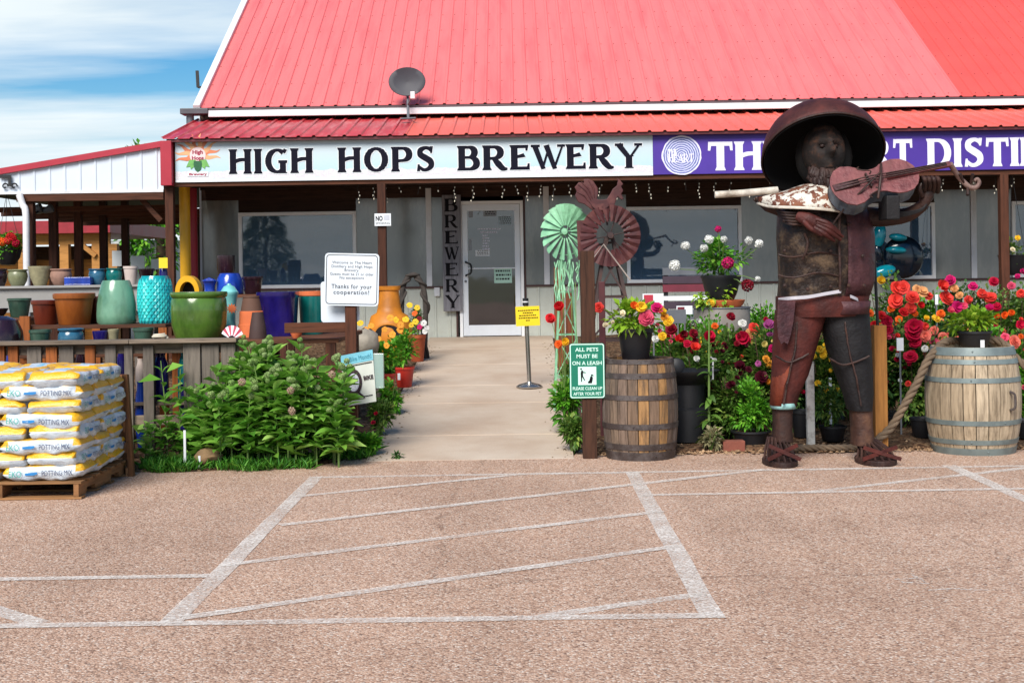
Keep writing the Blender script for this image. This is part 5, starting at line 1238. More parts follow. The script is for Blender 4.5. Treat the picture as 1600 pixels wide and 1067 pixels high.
# ------------------------------------------------------------------ chiminea, pansies, red pots
CHY = 17.4; q = P(609, 520, CHY); bz = gz(CHY)
chm = thing('chiminea', 'orange clay chiminea with a dark mouth beside the walkway', 'chiminea', (q.x, CHY, bz))
T = P(612, 447, CHY).z; nk = P(612, 492, CHY).z; r1 = 36*CHY/F; zb_ = P(609, 520, CHY).z
prof = [(0, zb_-.42), (r1*.5, zb_-.42), (r1*.8, zb_-.3), (r1, zb_-.1), (r1*.98, zb_+.05), (r1*.8, nk-.01), (r1*.56, nk+.03), (r1*.5, nk+.1), (r1*.44, T-.12), (r1*.42, T-.06), (r1*.48, T-.05), (r1*.5, T), (r1*.42, T), (r1*.36, T-.1), (0, T-.2)]
ORC = M('orange_clay', '#bd7212', .55, .15, 5, .15, 25, dirt_or_sheen=('#7d4a10', .5, 4))
MB().lathe(prof, 36, (q.x, CHY, 0)).build('body', ORC, chm, smooth=50)
mth_ = P(606, 523, CHY-.28); k = 20
MB().lathe([(0,.0),(.15,.0),(.15,.02),(0,.02)], 24, (mth_.x, CHY-.262, mth_.z), Matrix.Rotation(R(90), 4, 'X'), 1.1, .85).build('mouth', M('mouth_black', '#120c08', .9), chm, smooth=40)  # flat near-black disc fills the mouth opening
mb = MB(); mb.tube([(mth_.x+.17*math.cos(2*math.pi*i/k), CHY-.28+.03*abs(math.cos(2*math.pi*i/k)), mth_.z+.135*math.sin(2*math.pi*i/k)) for i in range(k+1)], .018, 8); mb.build('mouth_rim', ORC, chm, smooth=60)
for a in (30, 150, 270): MB().tube([(q.x+r1*.7*math.cos(R(a)), CHY+r1*.7*math.sin(R(a)), bz-.03), (q.x+r1*.45*math.cos(R(a)), CHY+r1*.45*math.sin(R(a)), zb_-.36)], .018, 8).build('leg', BLACK, chm)
MB().tube([(q.x+r1*.5*math.cos(2*math.pi*i/20), CHY+r1*.5*math.sin(2*math.pi*i/20), zb_-.37) for i in range(21)], .014, 6).build('stand_ring', BLACK, chm)
# potted pansies
RPOT = M('red_plastic', '#b02a1e', .45, .1, 6); TPOT = M('terracotta_pot', '#a8502c', .8, .15, 8)
def potted(px, pt, pb, wpx, d, mat, label, fol, ftop, fw, n=420, leaf=.05, base=None, prof='tapered'):
    t = thing('potted_plant', label, 'plant', (P(px, pb, d).x, d, gz(d) if base is None else base)); b = t.location.z; T = P(px, pt, d).z; r = wpx/2*d/F
    MB().lathe([(a*r, c*(T-b)) for a, c in PROF[prof]], 24).build('pot', mat, t, smooth=40, rel=False)
    MB().lathe([(0, (T-b)*.86), (r*.93, (T-b)*.86)], 16).build('soil', SOIL, t, rel=False)
    zt_ = P(px, ftop, d).z - b; h = zt_ - (T-b); fr_ = fw/2*d/F
    p, dd = crown_pts(n, fr_, fr_*.8, h*.55, 12, .38, .2); p[:, 2] += (T-b) + h*.48
    o = link('foliage', leaves_mesh('foliage', p, dd, leaf, leaf*.55), fol, t); o['kind'] = 'stuff'; return t
t1 = potted(602, 583, 622, 36, 15.6, RPOT, 'red plastic pot of leafy yellow pansies nearest the bike poster', LEAF_BRIGHT, 525, 62, 700, .07)
t2 = potted(632, 573, 604, 33, 16.3, RPOT, 'red plastic pot with a white tag standing on the walkway edge', LEAF_BRIGHT, 512, 46, 560, .065)
q = P(623, 590, 16.1); MB().box(q.x-.016, q.x+.016, 16.135, 16.14, q.z-.03, q.z+.05).build('tag', PAPER, t2)
t3 = potted(652, 523, 556, 28, 18.6, TPOT, 'terracotta pot of yellow white and purple flowers under the twig arch', LEAF_ROSE, 478, 36, 400, .05)
for px, py in ((580, 509), (601, 515), (613, 523), (625, 516), (626, 508), (610, 497), (591, 530), (604, 540), (571, 515)): bloom(t1, P(px, py, 15.2), .046, 'apricot', PANSY, (random.uniform(-.3, .3), -1, .35))
for px, py in ((634, 499), (643, 508), (619, 500), (649, 503), (563, 505)): bloom(t2, P(px, py, 15.9), .046, 'yellow', PANSY, (random.uniform(-.3, .3), -1, .35))
for px, py, c in ((652, 481, 'yellow'), (640, 477, 'yellow'), (662, 505, 'white'), (667, 512, 'white'), (664, 518, 'white'), (656, 511, 'magenta'), (655, 498, 'dark'), (648, 490, 'orange')): bloom(t3, P(px, py, 18.3), .05, c, PANSY, (random.uniform(-.3, .3), -1, .35))
# twig arch
pts = [P(x, y, 18.9) for x, y in ((626, 520), (628, 470), (630, 448), (638, 433), (649, 430), (658, 442), (664, 462), (665, 500), (663, 540))]
ta = thing('twig_arch', 'dark twisted branch arch beside the walkway', 'arch', (P(645, 540, 18.9).x, 18.9, gz(18.9)))
pts[0].z = gz(18.9)-.02; pts[-1].z = gz(18.9)-.02
BRK = M('dark_bark', '#3a332e', .9, .3, 20, .6, 30)
MB().tube(spline(pts, 6), .036, 8).build('branch', BRK, ta, smooth=70)
pp = spline(pts, 8); MB().tube([p + Vector((math.cos(i*.6)*.05, math.sin(i*.6)*.05, 0)) for i, p in enumerate(pp)], .02, 6).build('branch', BRK, ta, smooth=70)
# stanchion with yellow card
SYY = PG(827, 600, .33).y; q = P(827, 599, 16.1)
sn = thing('stanchion', 'chrome stanchion with a round base standing on the walkway', 'stanchion', (q.x, 16.1, gz(16.1)))
CHR = M('chrome', '#b9b6b0', .22, .05, 5, metal=.9); zt_ = P(827, 466, 16.1).z; b = gz(16.1)
MB().lathe([(0,0),(.155,0),(.16,.012),(.13,.035),(.06,.055),(.03,.062),(.026,.07),(0,.07)], 36, (q.x, 16.1, b+.003)).build('base', CHR, sn, smooth=50)
MB().tube([(q.x, 16.1, b+.07), (q.x-.03, 16.1, zt_)], .026, 16).build('pole', CHR, sn, smooth=50)
MB().tube([(q.x-.03, 16.1, zt_), (q.x-.031, 16.1, zt_-.09)], .036, 16).build('head', BLACK, sn, smooth=50)
MB().tube([(q.x-.031, 16.1, zt_-.035), (q.x-.031, 16.1, zt_-.05)], .0375, 16).build('head_band', WHITE, sn, smooth=50)
A = P(806, 479, 16.02); B = P(844, 509, 16.02); yc = thing('yellow_notice', 'bright yellow notice card fixed to the chrome stanchion', 'sign', ((A.x+B.x)/2, 16.05, B.z)); yc.rotation_euler = (0, R(-1.5), 0)
MB().box(A.x, B.x, 16.05, 16.056, B.z, A.z).build('card', M('bright_yellow_card', '#e6c413', .55, .03, 4), yc)
mb = MB(); W_ = B.x-A.x
for i, (a, b_) in enumerate(((.1, .9), (.3, .7), (.14, .86), (.12, .88), (.42, .58))):
    x = A.x + a*W_; z = A.z - .055 - i*.03
    while x < A.x + b_*W_: w = random.uniform(.012, .03); mb.add([(x, 16.0485, z), (x+w, 16.0485, z), (x+w, 16.0485, z+.013), (x, 16.0485, z+.013)], [(0,1,2,3)]); x += w+.006
tag(mb.build('print', INK, yc, fix=False), kind='stuff')

# leaf litter and grit along the walkway edges
mb = MB()
for _ in range(420):
    side = random.random() < .55; y = random.uniform(12.0, 20.5); off = abs(random.gauss(0, .09)); x = -1.33 + off if side else .53 + (y-11.96)*.0105 - off
    s_ = random.uniform(.006, .02); a = random.uniform(0, 6); z = gz(y) + .004; ca, sa = math.cos(a)*s_, math.sin(a)*s_
    mb.add([(x+ca, y+sa, z), (x-sa*.5, y+ca*.5, z+.006), (x-ca, y-sa, z), (x+sa*.5, y-ca*.5, z+.003)], [(0,1,2,3)])
tag(mb.build('leaf_litter', leafmat('litter', '#5a4632', '#8a7048', '#6f7a3c', .8, .1), None, fix=False), 'scattered dry leaf litter along the walkway edges', 'leaf litter', kind='stuff')
# ------------------------------------------------------------------ barrels
def stave_mesh(h, re, rm, n, i0, th=.022, seg=10):
    V = []; a0 = 2*math.pi*(i0+.035)/n; a1 = 2*math.pi*(i0+.965)/n; Fc = []
    for k in range(seg+1):
        s = k/seg; r = re + (rm-re)*(1-(2*s-1)**2)
        for rr, a in ((r, a0), (r+.001, (a0+a1)/2), (r, a1), (r-th, a1), (r-th, a0)): V.append((rr*math.cos(a), rr*math.sin(a), s*h))
    for k in range(seg):
        for q in range(5): Fc.append((k*5+q, k*5+(q+1) % 5, k*5+5+(q+1) % 5, k*5+5+q))
    Fc.append((4,3,2,1,0)); Fc.append(tuple(seg*5+q for q in range(5)))
    return V, Fc
def stavewood(name, cs, grey):
    m, t, b = _mat(name); vec = _coord(t, (14, 14, .9)); f = _noise(t, vec, 3, 8, .65); oi = t.nodes.new('ShaderNodeObjectInfo')
    base = _ramp(t, oi.outputs['Random'], [(i/(len(cs)-1), lin(c)) for i, c in enumerate(cs)])
    c = _mix(t, 1.0, base, _ramp(t, f, [(.3, (.35, .33, .3)), (.5, (.85, .85, .85)), (.7, (1.15, 1.15, 1.15))]), 'MULTIPLY')
    v2 = _coord(t, (5, 5, 1.2)); st = _ramp(t, _noise(t, v2, 2.2, 6, .7), [(.48, (0, 0, 0)), (.66, (grey,)*3)]); c = _mix(t, st, c, lin('#4a4038'))
    t.links.new(c, b.inputs['Base Color']); b.inputs['Roughness'].default_value = .75; b.inputs['Specular IOR Level'].default_value = .25; _bump(t, b, f, .5, .005); return m
def barrel(cx_, cy_, h, re, rm, n, wm, hm, hoops, label, headm):
    t = thing('wooden_barrel', label, 'barrel', (cx_, cy_, 0))
    for i in range(n):
        V, Fc = stave_mesh(h, re, rm, n, i); mb = MB(); mb.v = V; mb.f = Fc
        mb.build('stave', wm, t, rel=False)
    R_ = lambda s: re + (rm-re)*(1-(2*s-1)**2)
    for a, b in hoops:
        o_, k = .006, 4; pr = []
        for i in range(k+1): s = a + (b-a)*i/k; pr.append((R_(s)+o_, s*h))
        pr = [(R_(a)-.004, a*h+.001)] + pr + [(R_(b)-.004, b*h-.001)]
        hp = MB().lathe(pr, 48).build('hoop', hm, t, smooth=40, rel=False)
        ang = R(-90+random.uniform(-30, 30)); rr = R_((a+b)/2)+.007
        MB().lathe([(0, 0), (.009, .001), (.006, .005), (0, .006)], 8, (rr*math.cos(ang), rr*math.sin(ang), (a+b)/2*h), Matrix.Rotation(R(90), 4, 'X')).build('rivet', hm, hp, rel=False)
    MB().lathe([(0, h-.035), (re-.018, h-.035), (re-.018, h-.055), (0, h-.055)], 32).build('head', headm, t, rel=False)
    return t
OAK1 = stavewood('dark_oak_staves', ['#76655a', '#86694e', '#695c54', '#b0834e', '#7d7068', '#84705e', '#5a4a42'], .75)
OAK2 = stavewood('pale_oak_staves', ['#ad9a80', '#b8a68c', '#9e8c74', '#c0ae94', '#aa957a'], .35)
IRON = M('rusty_hoop', '#3a302d', .6, .3, 12, .3, 40, dirt_or_sheen=('#6b6462', .5, 9)); ZINC = M('galvanised_hoop', '#74807f', .5, .15, 8, metal=.3, dirt_or_sheen=('#4d565a', .5, 6))
B1 = P(1000, 721, 11.72); B1y = 12.03
barrel(P(1000, 640, B1y).x, B1y, .885, .298, .338, 22, OAK1, IRON, ((0, .085), (.105, .165), (.31, .365), (.6, .65), (.81, .865), (.955, 1.0)), 'dark weathered oak barrel with rusty hoops beside the pets sign', wood('barrel_head_red', '#4a2a22', 0))
B2x, B2y = P(1520, 640, 12.1).x, 12.1
b2 = barrel(B2x, B2y, .945, .352, .415, 24, OAK2, ZINC, ((0, .065), (.1, .145), (.28, .325), (.675, .72), (.845, .89), (.925, 1.0)), 'pale oak barrel with grey galvanised hoops beside the rope', wood('barrel_head_pale', '#9a8468', 0))
q = P(1582, 626, 11.75); MB().tube(spline([(q.x-.03, B2y-.37, q.z+.08), (q.x, B2y-.40, q.z+.06), (q.x+.005, B2y-.405, q.z), (q.x, B2y-.40, q.z-.06), (q.x-.03, B2y-.37, q.z-.08)], 4), .011, 6).build('handle', IRON, b2, smooth=60)

# ------------------------------------------------------------------ posts by the walkway and the pets sign
def wpost(px, pt, d, w, mat, label, name='wooden_post', z0=None):
    T = P(px, pt, d); o = MB().box(T.x-w/2, T.x+w/2, d-w/2, d+w/2, (gz(d) if z0 is None else z0)-.05, T.z).build(name, mat, None, (T.x, d, gz(d)), bevel=.005)
    return tag(o, label, 'post')
PY1_ = 12.0
wpost(917, 392, PY1_, .125, wood('dark_cedar', '#4c3022', 2), 'tall dark square post carrying the green pets sign', z0=0)
wpost(873, 418, 17.8, .13, wood('red_cedar', '#6b3a24', 2), 'red cedar post at the walkway edge behind the green windmill')
wpost(940, 440, 13.0, .06, M('maroon_steel', '#4a1c20', .6, .2, 8), 'thin maroon steel post beside the dark square post')
wpost(890, 455, 16.2, .1, wood('red_cedar', '#6b3a24', 2), 'shorter red cedar post under the green windmill')
GSIGN = M('sign_green', '#0c7058', .35, .06, 5); MINT = M('mint_white', '#c5e6da', .4, .03, 5)
c = P(917.5, 579.5, PY1_-.09); hw, hh_ = 27.5*11.9/F, 43*11.9/F
pg = thing('pets_sign', 'green sign with white border reading ALL PETS MUST BE ON A LEASH', 'sign', (c.x, PY1_-.075, c.z-hh_))
MB().plate(rrect(-hw, hw, 0, 2*hh_, .022), -.004, .003).build('panel', GSIGN, pg, rel=False)
po, pi_ = rrect(-hw+.004, hw-.004, .004, 2*hh_-.004, .02), rrect(-hw+.013, hw-.013, .013, 2*hh_-.013, .014); k = len(po)
MB().add([(p[0], -.0055, p[1]) for p in po+pi_], [(i, (i+1) % k, k+(i+1) % k, k+i) for i in range(k)]).build('border', MINT, pg, fix=False, rel=False)
H2 = 2*hh_
for tx, f_, w_, h_ in (('ALL PETS', .855, .66, .07), ('MUST BE', .735, .60, .07), ('ON A LEASH', .61, .84, .07), ('PLEASE CLEAN UP', .155, .84, .058), ('AFTER YOUR PET', .058, .8, .058)):
    put_text(tx, .06, MINT, pg, (0, -.0058, H2*f_), width=2*hw*w_, height=H2*h_, bold=.0012)
s_ = hw*.52; zc = H2*.41
MB().add([(-s_, -.0058, zc-s_), (s_, -.0058, zc-s_), (s_, -.0058, zc+s_), (-s_, -.0058, zc+s_)], [(0,1,2,3)]).build('picture_panel', MINT, pg, fix=False, rel=False)
def sil(pts, name): MB().add([(x*s_, -.0068, zc+z*s_) for x, z in pts], [tuple(range(len(pts)))]).build(name, INK, pg, fix=False, rel=False)
sil([(-.72,.3),(-.62,.62),(-.5,.62),(-.42,.45),(-.15,.38),(-.15,.3),(-.45,.33),(-.46,.0),(-.22,-.5),(-.32,-.52),(-.55,-.12),(-.58,-.65),(-.68,-.65),(-.7,-.1)], 'walker'); sil([(-.66+.1*math.cos(i), .76+.1*math.sin(i)) for i in [j*.63 for j in range(10)]], 'walker_head')
sil([(.1,-.82),(.5,-.82),(.58,-.5),(.62,-.2),(.5,-.02),(.34,-.08),(.22,-.5),(.05,-.7)], 'dog'); sil([(.4,0),(.7,-.05),(.66,.1),(.5,.16),(.4,.1)], 'dog_head')

# ------------------------------------------------------------------ windmills and the metal rooster
MARO = M('maroon_metal', '#451a1c', .65, .25, 8, .15, 30, dirt_or_sheen=('#7d4a42', .5, 5)); GRNM = M('green_enamel', '#7fb58e', .5, .2, 8, dirt_or_sheen=('#54805f', .8, 6)); RUSTY = M('rusty_dark_steel', '#352422', .75, .3, 12, dirt_or_sheen=('#5a3a2c', .5, 9))
def windmill(label, cx_, cy_, d, r_in, r_out, nbl, matb, matt, base_px, yaw=0, twist=.5, legw=.02, spread=.3, wide=1.0):
    c = P(cx_, cy_, d); b = gz(d)
    t = thing('garden_windmill', label, 'windmill', (c.x, d, b)); t0 = Vector((0, 0, c.z-b))
    wh = Matrix.Translation(t0 + Vector((0, -.13, 0))) @ Matrix.Rotation(R(yaw), 4, 'Z')
    for i in range(nbl):
        a = 2*math.pi*i/nbl; da = math.pi/nbl*.94*wide; mb = MB(); V = []
        for rr, w in ((r_in, .75), ((r_in+r_out)/2, .95), (r_out, 1.05)):
            for q in (-1, 0, 1):
                aa = a + q*da*w; V.append(wh @ Vector((rr*math.cos(aa), -q*twist*rr*da*.8 - (.012 if q == 0 else 0), rr*math.sin(aa))))
        V += [v + Vector((0, .003, 0)) for v in V]
        for s0 in (0, 9):
            mb.f += [tuple(x+s0 for x in f) for f in ((0,1,4,3),(1,2,5,4),(3,4,7,6),(4,5,8,7))]
        mb.f += [(6,7,16,15),(7,8,17,16)]
        mb.v = [tuple(v) for v in V]; mb.build('blade', matb, t, rel=False, fix=False)
    ringp = [wh @ Vector((r_in*1.25*math.cos(2*math.pi*i/30), .02, r_in*1.25*math.sin(2*math.pi*i/30))) for i in range(31)]
    MB().tube(ringp, .008, 6).build('ring', matt, t, smooth=60, rel=False)
    ringp = [wh @ Vector((r_out*.82*math.cos(2*math.pi*i/36), .022, r_out*.82*math.sin(2*math.pi*i/36))) for i in range(37)]
    MB().tube(ringp, .006, 6).build('ring', matt, t, smooth=60, rel=False)
    sp = MB()
    for i in range(6): a = math.pi*i/3+.2; sp.tube([wh @ Vector((0, .02, 0)), wh @ Vector((r_out*.8*math.cos(a), .022, r_out*.8*math.sin(a)))], .006, 5)
    sp.build('spokes', matt, t, rel=False)
    MB().lathe([(0,-.03),(.03,-.028),(.04,0),(.03,.1),(0,.12)], 14, wh @ Vector((0, -.02, 0)), Matrix.Rotation(R(-90), 4, 'X')).build('hub', matt, t, smooth=50, rel=False)
    MB().tube([wh @ Vector((0, 0, 0)), t0 + Vector((0, .12, 0))], .015, 8).build('axle', matt, t, rel=False)
    h = c.z-b
    for sx, sy in ((-1,-1),(1,-1),(1,1),(-1,1)):
        MB().beam((sx*spread, sy*spread, -.03), (sx*.035, sy*.035, h-.02), legw, legw, (0, 1, 0)).build('leg', matt, t, rel=False)
    for f_ in (.18, .42, .66):
        w = spread + (.035-spread)*f_; z = h*f_; w2 = spread + (.035-spread)*(f_+.22); z2 = h*(f_+.22)
        mb = MB(); 
        for a, b_ in (((-w,-w),(w,-w)), ((w,-w),(w,w)), ((w,w),(-w,w)), ((-w,w),(-w,-w))): mb.beam((*a, z), (*b_, z), legw*.7, legw*.7)
        mb.beam((-w,-w,z), (w2,-w2,z2), legw*.6, legw*.6, (0,1,0)).beam((w,-w,z), (-w2,-w2,z2), legw*.6, legw*.6, (0,1,0)); mb.build('cross_brace', matt, t, rel=False)
    return t, t0
gw, _ = windmill('green enamel garden windmill with a wide fan wheel beside the dark post', 883, 363, 14.6, .07, 44*14.6/F, 18, GRNM, GRNM, 480, -34, .8, .018, .15, 1.0)
rw, t0 = windmill('rusty maroon garden windmill with a rooster on top', 952, 369, 14.2, 22*14.2/F, 48*14.2/F, 22, MARO, RUSTY, 500, 8, .25, .035, .38, 1.06)
A = P(901, 345, 14.25) ; B = P(929, 409, 14.25); MB().plate([(A.x, A.z), (B.x, A.z+.01), (B.x, B.z), (A.x+.01, B.z+.02)], 14.24, 14.252).build('tail_vane', MARO, rw)
MB().tube([P(928, 384, 14.25), P(955, 379, 14.2)], .012, 6).build('tail_arm', RUSTY, rw)
MB().tube([P(921, 412, 13.9), P(943, 382, 13.95), P(985, 438, 14.0)], .007, 5).build('wire', M('pale_wire', '#a89a90', .6), rw)
ro = [(135,250),(185,190),(250,200),(240,155),(300,150),(360,180),(410,260),(415,330),(400,390),(440,400),(520,390),(560,330),(590,270),(640,230),(650,180),(640,140),(680,170),(715,215),(690,240),(715,290),(690,330),(720,390),(690,400),(650,360),(630,400),(600,490),(550,540),(470,575),(400,570),(330,510),(250,450),(180,430),(140,350),(160,300)]
ro = [P(880+x/7.62, 260+y/7.62, 14.15) for x, y in ro]
rooster = thing('metal_rooster', 'maroon sheet metal rooster perched above the maroon windmill wheel', 'ornament', P(940, 335, 14.15))
MB().prism(ro, lambda p: (p.x, p.y-.012, p.z), lambda p: (p.x, p.y+.022, p.z)).build('body', MARO, rooster, bevel=.006)
for x0_, y0_, x1_, y1_ in ((175, 215, 330, 400), (215, 185, 345, 380), (300, 170, 370, 370), (160, 300, 310, 430)):
    MB().tube([P(880+x0_/7.62, 260+y0_/7.62, 14.135), P(880+(x0_+x1_)/15.24+3, 260+(y0_+y1_)/15.24-2, 14.13), P(880+x1_/7.62, 260+y1_/7.62, 14.135)], [.004, .009, .005], 6).build('tail_feather', MARO, rooster, smooth=70)
wg = [P(880+x/7.62, 260+y/7.62, 14.05) for x, y in ((320, 430), (400, 450), (500, 440), (545, 470), (480, 520), (400, 520), (350, 480))]
MB().add([tuple(p) for p in wg] + [(p.x, p.y+.05, p.z) for p in wg], [tuple(range(7)), tuple(range(13, 6, -1))] + [(i, 7+i, 7+(i+1) % 7, (i+1) % 7) for i in range(7)]).build('wing', MARO, rooster)
for px in (930, 946): MB().tube([P(px, 330, 14.17), P(px+3, 352, 14.17)], .01, 6).build('leg', RUSTY, rooster)
# trailing green chains under the green windmill
mb = MB()
for i in range(14):
    x = random.uniform(866, 906); y0 = random.uniform(404, 415); y1 = random.uniform(440, 482); pts = [P(x + random.uniform(-2, 2), y0 + (y1-y0)*k/5, 14.3 + random.uniform(-.02, .02)) for k in range(6)]; mb.tube(pts, .008, 5)
tag(mb.build('streamers', GRNM, gw), kind='stuff')

# ------------------------------------------------------------------ pots on barrels, the geranium stand
BPOT = M('black_nursery_pot', '#17181c', .5, .15, 6)
z1 = .885-.03
p1 = potted(993, 513, 556, 58, B1y, BPOT, 'black pot of yellow green begonias on the dark barrel', LEAF_LIME, 474, 112, 420, .085, base=.852)
for px, py, r_, c in ((990, 478, 9, 'orange'), (1002, 480, 11, 'yellow'), (1009, 498, 15, 'pink'), (1027, 482, 10, 'magenta'), (1032, 490, 11, 'yellow'), (1044, 502, 10, 'yellow'), (973, 490, 6, 'cream'), (947, 510, 7, 'cream'), (958, 505, 5, 'cream'), (1038, 496, 8, 'apricot')): bloom(p1, P(px, py, 11.72), r_*11.7/F, c)
p2 = potted(1523, 517, 549, 54, B2y, BPOT, 'black pot of lime green leaves and pink blooms on the pale barrel', LEAF_LIME, 484, 92, 420, .07, base=.91)
q = P(1538, 538, 11.9); MB().box(q.x-.018, q.x+.018, B2y-.155, B2y-.15, q.z-.03, q.z+.035).build('tag', PAPER, p2)
for px, py, r_, c in ((1484, 487, 9, 'pink'), (1495, 480, 12, 'magenta'), (1506, 478, 8, 'pink'), (1545, 484, 10, 'magenta'), (1558, 480, 9, 'crimson')): bloom(p2, P(px, py, 11.85), r_*11.8/F, c)
GD = 14.5; q = P(1128, 480, GD); dr = thing('metal_drum', 'grey metal drum standing under the potted geranium', 'drum', (q.x, GD, gz(GD)))
dz = q.z; b = gz(GD); MB().lathe([(0,-.03),(.29,-.03),(.3,0),(.3,(dz-b)*.33),(.31,(dz-b)*.34),(.3,(dz-b)*.35),(.3,(dz-b)*.66),(.31,(dz-b)*.67),(.3,(dz-b)*.68),(.3,dz-b-.02),(.29,dz-b),(0,dz-b)], 36).build('shell', M('grey_drum', '#7a746e', .6, .15, 6, dirt_or_sheen=('#5a4a40', .5, 4)), dr, smooth=40, rel=False)
MB().tube([(.3*math.cos(2*math.pi*i/32), .3*math.sin(2*math.pi*i/32), dz-b-.005) for i in range(33)], .009, 6).build('rim', GREYM, dr, smooth=60, rel=False)
sa = MB().lathe([(0,0),(.2,0),(.23,.03),(.25,.075),(.235,.078),(.21,.03),(0,.02)], 32).build('terracotta_saucer', TERRA, None, smooth=40, rel=False); sa.location = (q.x, GD, dz+.002); tag(sa, 'wide terracotta saucer under the geranium pot on the drum', 'saucer')
g = potted(1127, 430, 470, 62, GD, BPOT, 'black bowl pot of white and magenta geraniums on the grey drum', LEAF_BRIGHT, 366, 100, 620, .07, base=dz+.024, prof='bowl')
p_, d_ = crown_pts(260, .3, .22, .22, 10, .3); p_[:, 2] += .1; d_[:, 2] -= .8
o = link('trailing_foliage', leaves_mesh('trailing_foliage', p_ + np.array([-.05, -.14, 0]), d_, .055, .045), LEAF_LIME, g); o['kind'] = 'stuff'
for px, py, r_, c in ((1054, 415, 12, 'white'), (1071, 384, 9, 'white'), (1100, 388, 8, 'white'), (1108, 374, 9, 'white'), (1131, 374, 7, 'white'), (1170, 376, 9, 'white'), (1186, 381, 9, 'white'), (1137, 411, 12, 'magenta'), (1122, 358, 7, 'magenta'), (1168, 446, 13, 'dark'), (1184, 436, 6, 'white')):
    bloom(g, P(px, py, GD-.3), r_*.82*14.2/F, c, [HEAD], (0, -.6, .8), 'flower_head')
mb = MB()
for px, py in ((1054, 420), (1071, 388), (1100, 392), (1108, 378), (1131, 378), (1170, 380), (1186, 385), (1122, 362), (1137, 415), (1168, 450), (1184, 438)): mb.tube([P(px, py, GD-.3), P(px*.6+1127*.4, py*.5+212, GD-.22), P(1127, 432, GD)], .005, 4)
mb.build('flower_stalks', STEM, g)

# ------------------------------------------------------------------ rose bed
BUSH = [ # px, depth, top, width
 (1062, 13.5, 520, 70), (1100, 13.2, 528, 70), (1055, 14.6, 492, 70), (1102, 15.2, 490, 80), (1165, 13.7, 520, 80), (1200, 13.3, 510, 56), (1190, 15.6, 462, 80), (1232, 14.2, 500, 50),
 (1282, 13.2, 545, 56), (1262, 15, 500, 70), (1318, 14.6, 510, 50), (1372, 13.5, 492, 70), (1428, 13.3, 496, 84), (1398, 14.8, 442, 84), (1448, 15.1, 452, 84), (1490, 14.9, 438, 80), (1545, 14.8, 442, 90), (1596, 14.8, 448, 80), (1570, 13.3, 510, 80), (1466, 13.5, 505, 76), (1625, 13.6, 505, 80), (1150, 12.75, 580, 60), (1340, 15.6, 480, 90), (1640, 15.4, 450, 90), (1700, 13.6, 505, 84), (1720, 14.8, 455, 90), (1790, 13.9, 500, 90), (1810, 15.2, 450, 90), (1880, 14.4, 480, 90), (1135, 13.6, 505, 74), (1112, 14.0, 492, 60), (1240, 13.1, 560, 50), (1325, 13.6, 520, 50), (1505, 13.6, 500, 80), (1545, 13.7, 498, 70)]
BL = [(1050,515,13,'dark'),(1067,524,10,'dark'),(1083,522,10,'dark'),(1106,531,17,'crimson'),(1060,533,11,'red'),(1084,545,12,'coral'),(1035,526,8,'yellow'),(1024,530,8,'white'),(1142,495,9,'dark'),(1117,510,7,'orange'),(1089,502,7,'white'),(1110,474,7,'yellow'),(1163,528,15,'crimson'),(1173,521,10,'peach'),(1176,535,6,'pale'),(1194,539,8,'pale'),(1202,511,13,'orchid'),(1203,524,7,'orchid'),(1197,561,8,'apricot'),(1203,569,8,'apricot'),(1207,545,9,'magenta'),(1157,575,13,'maroon'),(1189,590,13,'maroon'),(1168,584,10,'maroon'),(1142,602,9,'maroon'),(1178,512,9,'coral'),(1160,505,7,'white'),(1280,546,8,'yellow'),(1271,556,6,'yellow'),(1286,555,7,'yellow'),
(1376,440,11,'yellow'),(1399,449,12,'coral'),(1411,450,13,'coral'),(1399,470,13,'coral'),(1425,466,13,'coral'),(1433,453,9,'peach'),(1441,457,10,'peach'),(1423,482,11,'coral'),(1430,490,7,'orange'),(1470,449,14,'coral'),(1478,466,13,'coral'),(1451,463,9,'coral'),(1491,451,9,'peach'),(1499,462,8,'peach'),(1485,439,10,'magenta'),(1535,460,10,'coral'),(1547,466,12,'coral'),(1553,440,9,'crimson'),(1595,459,9,'coral'),(1385,502,12,'crimson'),(1377,494,9,'red'),(1355,520,13,'crimson'),(1389,516,9,'crimson'),(1405,499,8,'orange'),(1428,511,15,'crimson'),(1426,524,13,'crimson'),(1430,536,12,'crimson'),(1423,558,13,'crimson'),(1385,527,9,'pink'),(1445,524,11,'salmon'),(1459,517,9,'salmon'),(1474,528,10,'salmon'),(1459,537,10,'pink'),(1448,499,7,'yellow'),(1464,499,7,'yellow'),(1358,490,9,'orange'),(1400,546,8,'salmon'),(1445,545,7,'white'),(1402,556,6,'white'),(1358,568,7,'pink'),(1556,533,10,'crimson'),(1570,528,10,'pink'),(1584,534,12,'salmon'),(1569,542,9,'pink'),(1569,493,9,'orange'),(1556,495,8,'orange'),(1593,507,9,'crimson'),(1581,490,8,'orange'),(1597,525,7,'pink'),(1391,483,8,'orange'),(1366,508,9,'red'),(1437,478,9,'red'),(1512,470,9,'coral'),(1520,448,8,'magenta'),(1580,447,8,'pink'),(1412,488,8,'red'),(1470,490,8,'orange'),(1445,510,8,'coral')]
nm = {0: 'crimson', 1: 'pale yellow', 2: 'coral'}
BD = []
desc = {}
